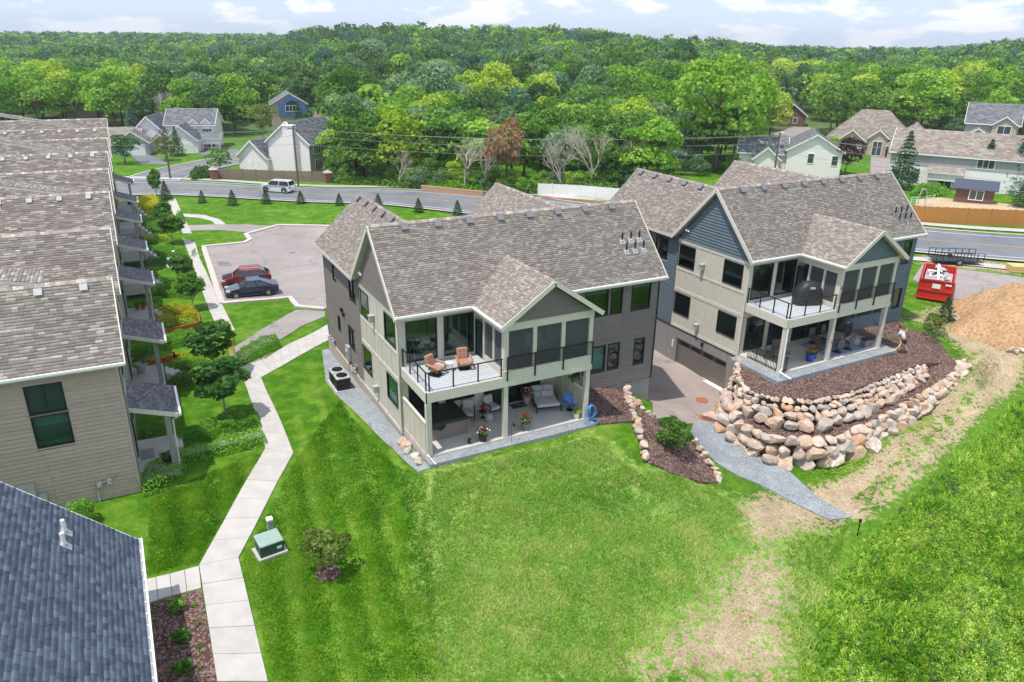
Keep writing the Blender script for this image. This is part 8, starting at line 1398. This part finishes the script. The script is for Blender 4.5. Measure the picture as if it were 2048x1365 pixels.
# street trees in the front yards: lollipop crowns on thin trunks
YT = [lib(s, 2600, .05, rx=.24, ry=.24, rz=.36, cz=.63, lobes=34, lr=(.3, .5)) for s in (31, 32)]
TRY = trunk_mesh(9, 1.0, .016, M['barkpale'], 5, .25, .6)
for p, h, kd, lb, w in (((-8.13, 10.77), 4.1, 'maple', 'dark green lollipop maple nearest the camera on the front yard', 1.42), ((-7.88, 17.63), 4.1, 'maple', 'dark green yard tree behind the nearest maple, beside the orange planters', 1.5), ((-7.57, 32.92), 3.4, 'mid', 'yard tree with thin trunk beside the parking lot walk', 1.4), ((-7.52, 40.92), 3.3, 'maple', 'yard tree by the green utility box', 1.35),
    ((-7.09, 58.35), 3.7, 'mid', 'round yard tree near the upper orange planter', 1.5), ((-7.37, 65.48), 3.7, 'maple', 'dark yard tree behind the round yard tree at upper planter', 1.45), ((-6.84, 85.83), 5.0, 'mid', 'slender young tree at the top end of the walk', .8)):
    tree('yard_tree', lb, p, h, kd, rn, mesh=rn.choice(YT), trunk=TRY, wide=w)
tree('crabapple_tree', 'sparse low crabapple in a mulch ring on the front lawn', (-6.45, -5.00), 2.3, 'olive', rn, mesh=crown_mesh('crown', 41, 1500, .05, .5, .48, .34, .6, 34, (.2, .36)), trunk=TRY, wide=1.05)
drape('mulch_ring', [(lambda c, a: (c[0]+.52*math.cos(a), c[1]+.52*math.sin(a)))((-6.41, -5.02), k*.524) for k in range(12)], M['mulch'], .06, .5)
drape('mulch_ring', [(lambda c, a: (c[0]+.4*math.cos(a), c[1]+.4*math.sin(a)))((-8.13, 10.77), k*.524) for k in range(12)], M['mulch'], .05, .5)
# shrubs
def shrub(name, label, p, r, h, kd, n=900, size=.09, seed=1, group=None, cat='shrub', off=0.0):
    t = thing(name, label, cat, at(p, off), 0, group); b = B(); rr = random.Random(seed)
    for k in range(7): a = rr.uniform(0, 6.28); b.tube([(0, 0, 0), (math.cos(a)*r*.4, math.sin(a)*r*.4, h*.45), (math.cos(a)*r*.75, math.sin(a)*r*.75, h*rr.uniform(.6, .85))], [.018, .012, .006], 4)
    b.obj('stems', M['bark'], t); o = link('leaves', crown_mesh('leaves', seed, n, size, r, r*.95, h*.5, h*.52, 22, (.28, .5)), t); setmat(o, LF[kd]); return t
shrub('large_shrub', 'loose green shrub in the mulch bed below the driveway', (13.04, -3.00), 1.35, 1.75, 'mid', 2600, .12, 51)
shrub('large_shrub', 'small leafy shrub beside the gas meters', (-15.23, 2.83), .75, 1.2, 'hedge', 1300, .09, 52)
shrub('large_shrub', 'thin green shrub where the mulch meets the dirt near the blue house', (39.23, 0.30), 1.1, 1.5, 'olive', 1500, .1, 53)
shrub('low_shrub', 'grey low shrub lying on the mulch beside the person', (37.97, -0.83), .9, .45, 'grey', 600, .08, 54, off=.3)
for i, p in enumerate([(-12.08, -4.72), (-12.12, -6.43), (-12.24, -7.89)]): shrub('low_shrub', ('topmost', 'middle', 'bottom')[i]+' of the three bright green shrubs in the corner mulch bed', p, .42, .5, 'hedge', 700, .07, 60+i, 'shrubs in the corner mulch bed')
for i, p in enumerate([(-11.52, -4.79), (-11.52, -5.86), (-11.61, -6.99), (-11.67, -7.95)]): shrub('seedling', ORD[i]+' small seedling from the top in the corner mulch bed', p, .13, .16, 'hedge', 90, .05, 70+i, 'seedlings in the corner mulch bed')
def hedge(label, poly, h, kd, dens_=160, size=.09, seed=1, name='hedge', group=None, edge=.3, zoff=0.0, cat='hedge'):
    """low planting that fills a polygon with leaves over a rounded top"""
    rs = np.random.RandomState(seed); p = np.array(poly); lo, hi = p.min(0), p.max(0); area = abs(sum(p[i][0]*p[(i+1) % len(p)][1]-p[(i+1) % len(p)][0]*p[i][1] for i in range(len(p))))/2; n = int(area*dens_)
    X = rs.uniform(lo[0]-.1, hi[0]+.1, n*6); Y = rs.uniform(lo[1]-.1, hi[1]+.1, n*6); d = sdist(poly, X, Y); ok = d < .06; X, Y, d = X[ok][:n*2], Y[ok][:n*2], d[ok][:n*2]
    top = h*np.clip((.06-d)/edge, 0.02, 1)**.5*(1+.22*np.sin(X*4.1+seed)*np.sin(Y*3.7)); c0 = p.mean(0); z0 = H(*c0)
    Z = np.array([H(x, y) for x, y in zip(X, Y)])-z0+zoff+top*(1-np.abs(rs.normal(0, .25, len(X))))
    t = thing(name, label, cat, (c0[0], c0[1], z0), 0, group); N_ = np.stack([rs.normal(0, .6, len(X)), rs.normal(0, .6, len(X)), np.full(len(X), .8)], 1)
    v, q = leaf_quads(np.stack([X-c0[0], Y-c0[1], Z], 1), N_, size*rs.uniform(.6, 1.3, len(X)), rs); o = link('leaves', npmesh('leaves', v, q, LF[kd], np.clip(rs.normal(.5, .22, len(X)), 0, 1)), t); return t
for i, (lb, poly, h, kd) in enumerate((
    ('low hedge on the far side of the nearest entry walk', [(-10.98, 8.67), (-9.63, 10.11), (-6.48, 10.38), (-6.60, 8.68), (-8.80, 8.46), (-10.85, 7.88)], .5, 'hedge'), ('low hedge on the near side of the nearest entry walk', [(-10.94, 6.87), (-8.89, 7.71), (-6.63, 8.02), (-6.65, 6.64), (-8.83, 6.31), (-10.88, 5.97)], .5, 'hedge'), ('dense green shrub mass at the townhouse corner beside lawn', [(-12.77, 5.77), (-11.66, 6.67), (-10.63, 6.62), (-10.85, 4.86), (-11.87, 3.86), (-12.78, 3.82)], .6, 'hedge'),
    ('leafy planting behind the nearest porch', [(-12.58, 10.63), (-11.30, 11.42), (-10.82, 10.49), (-11.13, 8.90), (-12.22, 8.92)], .6, 'mid'), ('bright planting strip along the side walk below asphalt path', [(-6.46, 19.70), (-4.23, 22.22), (-2.89, 22.63), (-3.15, 20.52), (-4.45, 19.10), (-6.27, 18.40)], .55, 'hedge'), ('leafy hedge below the second porch steps', [(-10.61, 17.89), (-8.70, 18.50), (-7.60, 18.38), (-7.70, 17.20), (-8.92, 16.53), (-10.52, 16.46)], .45, 'mid'),
    ('green hedge beside the second row of steps', [(-10.03, 40.47), (-7.72, 40.99), (-7.03, 38.27), (-7.43, 35.82), (-9.44, 37.34)], .5, 'hedge'), ('green hedge beside the third row of steps', [(-9.65, 55.84), (-7.56, 56.24), (-6.32, 52.58), (-6.78, 49.75), (-9.22, 52.21)], .5, 'hedge'), ('green hedge beside the fourth row of steps', [(-9.79, 68.98), (-7.72, 70.18), (-7.37, 65.48), (-7.74, 63.24), (-9.69, 64.22)], .5, 'mid'),
    ('green hedge at the top row of steps', [(-9.52, 87.16), (-6.94, 89.23), (-6.78, 85.81), (-9.21, 83.14)], .5, 'mid'), ('green planting between the two orange planters', [(-12.29, 25.10), (-10.27, 26.07), (-8.09, 26.78), (-8.08, 24.87), (-10.08, 24.12), (-12.18, 23.76)], .6, 'hedge'), ('yellow-green planting in front of the lower orange planter', [(-10.53, 19.70), (-9.26, 21.56), (-8.54, 21.40), (-8.64, 19.59), (-10.15, 19.15)], .5, 'lime'),
    ('yellow shrubs in the upper orange planter', [(-10.89, 31.20), (-9.40, 32.75), (-7.52, 31.94), (-7.63, 28.95), (-9.41, 28.30), (-10.91, 28.58)], .75, 'yellow'), ('yellow shrub beside the walk at the dark yard tree', [(-6.45, 26.26), (-5.55, 27.98), (-5.71, 24.93), (-6.32, 20.66), (-6.69, 22.30)], .6, 'yellow'), ('yellow shrubs above the far orange planter', [(-11.46, 82.01), (-9.03, 86.89), (-6.65, 85.75), (-6.93, 80.06), (-9.42, 79.07), (-11.45, 78.58)], .8, 'yellow'), ('small yellow-green shrub beside the lot walk', [(-5.57, 72.77), (-4.54, 75.00), (-4.83, 69.23), (-5.73, 66.65)], .8, 'hedge'), ('clipped dark hedge at the left end of the wooden fence', [(-0.25, 108.89), (3.65, 111.15), (3.30, 105.31), (-0.48, 103.60)], 1.5, 'dark'),
    ('green bushes at the foot of the wood edge', [(20.05, 95.03), (30.06, 79.46), (31.10, 82.19), (21.58, 97.50)], 1.1, 'mid'), ('bushes behind the block retaining wall', [(30.74, 80.15), (37.11, 70.86), (38.43, 73.26), (32.50, 83.58)], 1.3, 'bright'), ('bushes crowding behind the white fence', [(37.58, 69.26), (43.68, 65.77), (52.89, 58.49), (55.37, 60.73), (46.72, 68.05), (39.21, 71.73)], 1.8, 'mid'), ('bushes in front of the long pale house', [(90.52, 39.35), (94.85, 37.59), (100.18, 39.59), (96.67, 42.95)], 1.2, 'hedge'))):
    far_ = i >= 16; hedge(lb, poly, h*(1.3 if not far_ else 1), kd, 260 if not far_ else 40, .085 if not far_ else .32, 80+i, edge=.3 if not far_ else 1.0)
for k, y in enumerate(PY[1:], 1):
    for j, (y0, y1, kd) in enumerate(((y-1.3, y+.15, ('hedge', 'mid', 'lime')[k % 3]), (y+1.65, y+2.7, ('mid', 'hedge', 'hedge')[k % 3]))):
        hedge('rounded planting on the %s side of the %s porch steps' % (('near', 'far')[j], ('', 'second', 'third', 'fourth', 'fifth', 'sixth', 'seventh')[k]), [tuple(townp(a, c))[:2] for a, c in ((2.0, y0), (4.7, y0+.1), (4.7, y1), (2.0, y1))], .75, kd, 200, .1, 300+k*2+j, group='plantings beside the porch steps', edge=.4)
def bush(label, p, h, kd, rn):
    t = thing('woodland_shrub', label, 'shrub', at(p, -.05), rn.uniform(0, 6.28), 'shrubs along the wood edge'); link('stems', rn.choice(TRK), t, scale=(h*.6, h*.6, h*.8)); c = link('leaves', rn.choice(ROUND), t, (0, 0, -.13*h), scale=(h*rn.uniform(.9, 1.4), h*rn.uniform(.9, 1.3), h)); setmat(c, LF[kd])
WE = [(21.56, 96.80), (23.12, 93.83), (25.10, 93.27), (26.23, 89.51), (28.47, 87.80), (29.24, 83.50), (30.62, 81.35), (33.34, 83.09), (33.80, 79.60), (36.07, 80.71), (36.31, 76.37), (37.67, 74.69), (38.95, 72.93), (39.57, 70.42), (41.64, 70.81), (41.97, 68.06), (44.20, 68.53), (46.54, 69.27), (47.07, 66.87), (49.10, 66.86), (49.82, 64.74), (51.80, 64.77), (52.60, 62.72), (54.60, 62.73), (55.23, 60.79), (59.18, 63.44), (62.82, 65.74), (68.12, 70.03), (72.52, 72.26), (76.62, 73.95), (78.94, 72.03), (85.64, 69.93), (89.06, 69.86)]
for i, p in enumerate(WE): bush('wood edge shrub number %s from the left behind the far walk' % ('one two three four five six seven eight nine ten eleven twelve thirteen fourteen fifteen sixteen seventeen eighteen nineteen twenty twenty-one twenty-two twenty-three twenty-four twenty-five twenty-six twenty-seven twenty-eight twenty-nine thirty thirty-one thirty-two thirty-three'.split()[i]), p, rn.uniform(2.6, 5.2), rn.choice(['mid', 'mid', 'bright', 'lime', 'grey', 'dark', 'hedge']), rn)
# meadow of tall weeds in the lower right, loose tufts along the track and walls
def scatter(name, label, poly, n, hmin, hmax, size, kd, seed, ramp=1.2, cat='plants'):
    rs = np.random.RandomState(seed); p = np.array(poly); lo, hi = p.min(0), p.max(0); X = rs.uniform(lo[0], hi[0], n*4); Y = rs.uniform(lo[1], hi[1], n*4); d = sdist(poly, X, Y)
    cl = np.sin(X*.9+1.3*np.sin(Y*.7+seed))+np.sin(Y*1.1+1.7*np.sin(X*.5))+rs.normal(0, .5, len(X)); ok = (d < -.05) & (cl > -1.0+1.2*np.exp(d*.8)); X, Y, d, cl = X[ok][:n], Y[ok][:n], d[ok][:n], cl[ok][:n]
    w = np.zeros(len(X)); z = np.zeros(len(X))
    for c in CP: k = ((X-c[0])**2+(Y-c[1])**2+2.5)**-2.; w += k; z += k*c[2]
    top = (hmin+(hmax-hmin)*np.clip(.4+.25*cl+rs.normal(0, .2, len(X)), 0, 1))*np.clip(-d/ramp, .2, 1); Z = z/w+top*rs.uniform(.15, 1, len(X))
    N_ = np.stack([rs.normal(0, .8, len(X)), rs.normal(0, .8, len(X)), np.full(len(X), .7)], 1); v, q = leaf_quads(np.stack([X, Y, Z], 1), N_, size*rs.uniform(.5, 1.5, len(X)), rs, .55)
    o = link(name, npmesh(name, v, q, LF[kd], np.clip(.5+.12*cl+rs.normal(0, .2, len(X)), 0, 1))); return tag(o, label, cat, kind='stuff')
def weeds(label, poly, nc, per, kd, seed, rr=(.2, .55), hh=(.3, 1.0), size=.1):
    """bushy weeds: leafy domes and taller spikes of differing height and colour"""
    rs = np.random.RandomState(seed); p = np.array(poly); lo, hi = p.min(0), p.max(0); X = rs.uniform(lo[0], hi[0], nc*5); Y = rs.uniform(lo[1], hi[1], nc*5); d = sdist(poly, X, Y); ok = (d < -.1) & (rs.rand(len(X)) < np.clip(-d/1.5, .25, 1)); X, Y, d = X[ok][:nc], Y[ok][:nc], d[ok][:nc]; P_, N_, S_, T_ = [], [], [], []
    for x, y, dd in zip(X, Y, d):
        k = min(1, .35-dd*.3); r_ = rs.uniform(*rr)*k; big = math.sin(x*.8+1.5*math.sin(y*.55))+math.sin(y*.9+1.2*math.sin(x*.6)); h_ = rs.uniform(*hh)*k*(1+.22*big); n = int(per*rs.uniform(.6, 1.4)); a = rs.uniform(0, 6.28, n); f = np.sqrt(rs.rand(n)); zz = rs.rand(n)**.6; sp = 1-.7*zz if rs.rand() < .45 else np.sqrt(np.clip(1-zz*zz, .05, 1))
        P_.append(np.stack([x+r_*f*sp*np.cos(a), y+r_*f*sp*np.sin(a), H(x, y)+h_*zz], 1)); N_.append(np.stack([np.cos(a)*.8, np.sin(a)*.8, np.full(n, .7)], 1)+rs.normal(0, .5, (n, 3))); S_.append(size*rs.uniform(.5, 1.4, n)*rs.uniform(.7, 1.3)); T_.append(np.clip(rs.uniform(.2, .8)+.16*big+rs.normal(0, .14, n), 0, 1))
    P_, N_, S_, T_ = map(np.concatenate, (P_, N_, S_, T_)); v, q_ = leaf_quads(P_, N_, S_, rs, .5); return tag(link('meadow_plants', npmesh('meadow_plants', v, q_, LF[kd], T_)), label, 'plants', kind='stuff')
MP = [(7.45, -17.26), (13.16, -13.46), (17.70, -11.68), (22.86, -10.56), (28.63, -9.20), (32.58, -8.74), (38.98, -7.22), (43.62, -11.75), (23.78, -21.18), (15.26, -22.91), (7.50, -19.64)]
def vnoise(x, y, s, seed):
    """smooth value noise, about -1..1"""
    g = np.random.RandomState(seed).uniform(-1, 1, (64, 64)); u, v = x/s, y/s; i, j = np.floor(u).astype(int), np.floor(v).astype(int); a, b_ = u-i, v-j; a, b_ = a*a*(3-2*a), b_*b_*(3-2*b_)
    return (g[i % 64, j % 64]*(1-a)+g[(i+1) % 64, j % 64]*a)*(1-b_)+(g[i % 64, (j+1) % 64]*(1-a)+g[(i+1) % 64, (j+1) % 64]*a)*b_
def zz(X, Y):
    w = np.zeros(len(X)); z = np.zeros(len(X))
    for c in CP: k = ((X-c[0])**2+(Y-c[1])**2+2.5)**-2.; w += k; z += k*c[2]
    return z/w
def blades(name, label, poly, n, kd, seed, hgt, wid, stripe=False, worn=True, edge=.3, clump=1.0, base=.72):
    """standing grass: narrow leaning blades, denser and paler in patches"""
    rs = np.random.RandomState(seed); p = np.array(poly); lo, hi = p.min(0), p.max(0); X = rs.uniform(lo[0], hi[0], n*3); Y = rs.uniform(lo[1], hi[1], n*3); d = sdist(poly, X, Y)
    big, mid, sm = vnoise(X, Y, 2.6, seed), vnoise(X, Y, .8, seed+1), vnoise(X, Y, .28, seed+2); cov = base+.3*mid*clump+.25*sm+.15*big
    if worn:
        bm = np.zeros(len(X))
        for k, q_ in enumerate(BARE[:3]): bm = np.maximum(bm, soft(q_, X, Y, 1.4))
        cov -= 1.25*bm
    ok = (d < 0) & (rs.rand(len(X)) < np.clip(cov, 0, 1)*np.clip(.3-d/edge, 0, 1)); X, Y, big, mid, sm = [q_[ok][:n] for q_ in (X, Y, big, mid, sm)]; m = len(X)
    t = .46+.34*big+.26*mid+rs.normal(0, .15, m)
    if stripe: u = X*math.cos(R(8))-Y*math.sin(R(8)); t += .17*np.sin(u*4.4+1.5*big)
    h_ = hgt*rs.uniform(.5, 1.3, m)*(1+.35*mid+.25*big); a = rs.uniform(0, 6.28, m); w_ = wid*rs.uniform(.6, 1.4, m); z = zz(X, Y); le = rs.uniform(.25, .9, m)*h_; b_ = rs.uniform(0, 6.28, m); dx, dy = np.cos(a)*w_, np.sin(a)*w_; tx, ty = np.cos(b_)*le, np.sin(b_)*le
    V = np.stack([np.stack([X-dx, Y-dy, z-.01], 1), np.stack([X+dx, Y+dy, z-.01], 1), np.stack([X+dx*.5+tx, Y+dy*.5+ty, z+h_], 1), np.stack([X-dx*.5+tx, Y-dy*.5+ty, z+h_], 1)], 1).reshape(-1, 3)
    return tag(link(name, npmesh(name, V, np.arange(4*m).reshape(m, 4), LF[kd], np.clip(t, 0, 1))), label, 'grass', kind='stuff')
blades('meadow_grass', 'tall grass filling the lower right corner', MP, 36000, 'meadow', 3, .26, .03, worn=False, edge=1.5, clump=1.6)
weeds('yellow-green leafy weeds dotted through the lower right grass', MP, 1300, 38, 'lime', 4, (.15, .42), (.3, .8), .085); weeds('mid green leafy weeds dotted through the lower right grass', MP, 1900, 46, 'meadow', 8, (.18, .5), (.2, 1.05), .105); weeds('dry straw coloured stems in the lower right grass', MP, 420, 26, 'olive', 9, (.15, .4), (.3, .95), .07); weeds('dark green docks among the lower right grass', MP, 420, 44, 'mid', 10, (.2, .6), (.3, .85), .11); weeds('dark leafy clumps standing out of the lower right grass', MP, 70, 60, 'dark', 15, (.3, .7), (.5, 1.1), .12)
blades('grass', 'patchy weedy grass of the lawn in front of the taupe patio', [(-0.07, -1.05), (3.33, -1.32), (8.80, -1.43), (9.70, -4.53), (13.57, -5.80), (13.48, -9.33), (7.24, -16.24), (-4.28, -11.80), (-2.61, -5.26)], 120000, 'grassweed', 11, .075, .022)
blades('grass', 'straw coloured thin patches in the weedy lawn', [(-0.07, -1.05), (3.33, -1.32), (8.80, -1.43), (9.70, -4.53), (13.57, -5.80), (13.48, -9.33), (7.24, -16.24), (-4.28, -11.80), (-2.61, -5.26)], 22000, 'straw', 23, .07, .022, worn=False, clump=2.6, base=-.12)
blades('clover', 'pale clover heads and straw flecks in the weedy lawn', [(-0.07, -1.05), (3.33, -1.32), (8.80, -1.43), (9.70, -4.53), (13.57, -5.80), (13.48, -9.33), (7.24, -16.24), (-4.28, -11.80), (-2.61, -5.26)], 9000, 'clover', 21, .06, .022, worn=False, clump=3.0, base=-.25)
blades('grass', 'rough grass between the worn soil and the tall weeds', [(12.52, -9.65), (18.77, -10.35), (14.31, -13.17), (8.59, -16.92), (7.07, -16.15)], 22000, 'grassweed', 14, .14, .026)
blades('grass', 'mown grass between the walk and the taupe house', [(-5.60, 4.44), (-1.73, 10.04), (-1.82, 7.56), (-1.45, 0.87), (-0.47, -1.08), (-4.28, -11.80), (-9.56, -9.56), (-9.40, -2.71)], 70000, 'grassmown', 12, .05, .02, True, False)
blades('grass', 'mown grass between the townhouses and the walk', [(-12.55, 3.48), (-10.70, 4.54), (-6.94, 5.91), (-11.01, -2.13), (-13.09, -2.17)], 34000, 'grassmown', 13, .05, .02, True, False)
scatter('grass_tufts', 'short green tufts along the foot of the lower boulder wall', [(18.61, -5.71), (20.93, -6.45), (23.69, -6.78), (27.37, -6.48), (31.35, -5.85), (37.21, -4.09), (36.39, -4.97), (30.90, -6.55), (26.12, -7.43), (22.81, -7.57), (19.38, -7.17)], 7000, .08, .3, .08, 'meadow', 5, .3)
scatter('grass_tufts', 'patchy weeds on the dirt near the blue house', [(40.25, 3.08), (42.76, 3.31), (42.79, 1.64), (38.74, -1.71), (37.70, -3.94), (40.14, -3.82), (39.28, -5.18), (34.37, -6.66), (37.24, -3.71), (38.74, -0.75)], 5000, .08, .35, .08, 'olive', 6, .4)
scatter('grass_tufts', 'patchy weeds between the wheel tracks', TRACKG, 3000, .05, .22, .07, 'olive', 7, .2)
# ------------------------------------------------------------------ summer haze over the whole view
b = B(); b.box(-3100, -450, -8, 3300, 4300, 60); hz = b.obj('haze', None, None, kind='stuff'); q = N('haze_air'); q.n.remove(q.b); pv = q.new('VolumePrincipled'); pv.inputs['Color'].default_value = (.86, .92, 1.0, 1); pv.inputs['Density'].default_value = 0.00021; pv.inputs['Anisotropy'].default_value = 0.2
q.l(pv.outputs[0], q.out.inputs['Volume']); hz.data.materials.append(q.m); tag(hz, 'thin pale summer haze between camera and far hills', 'haze')
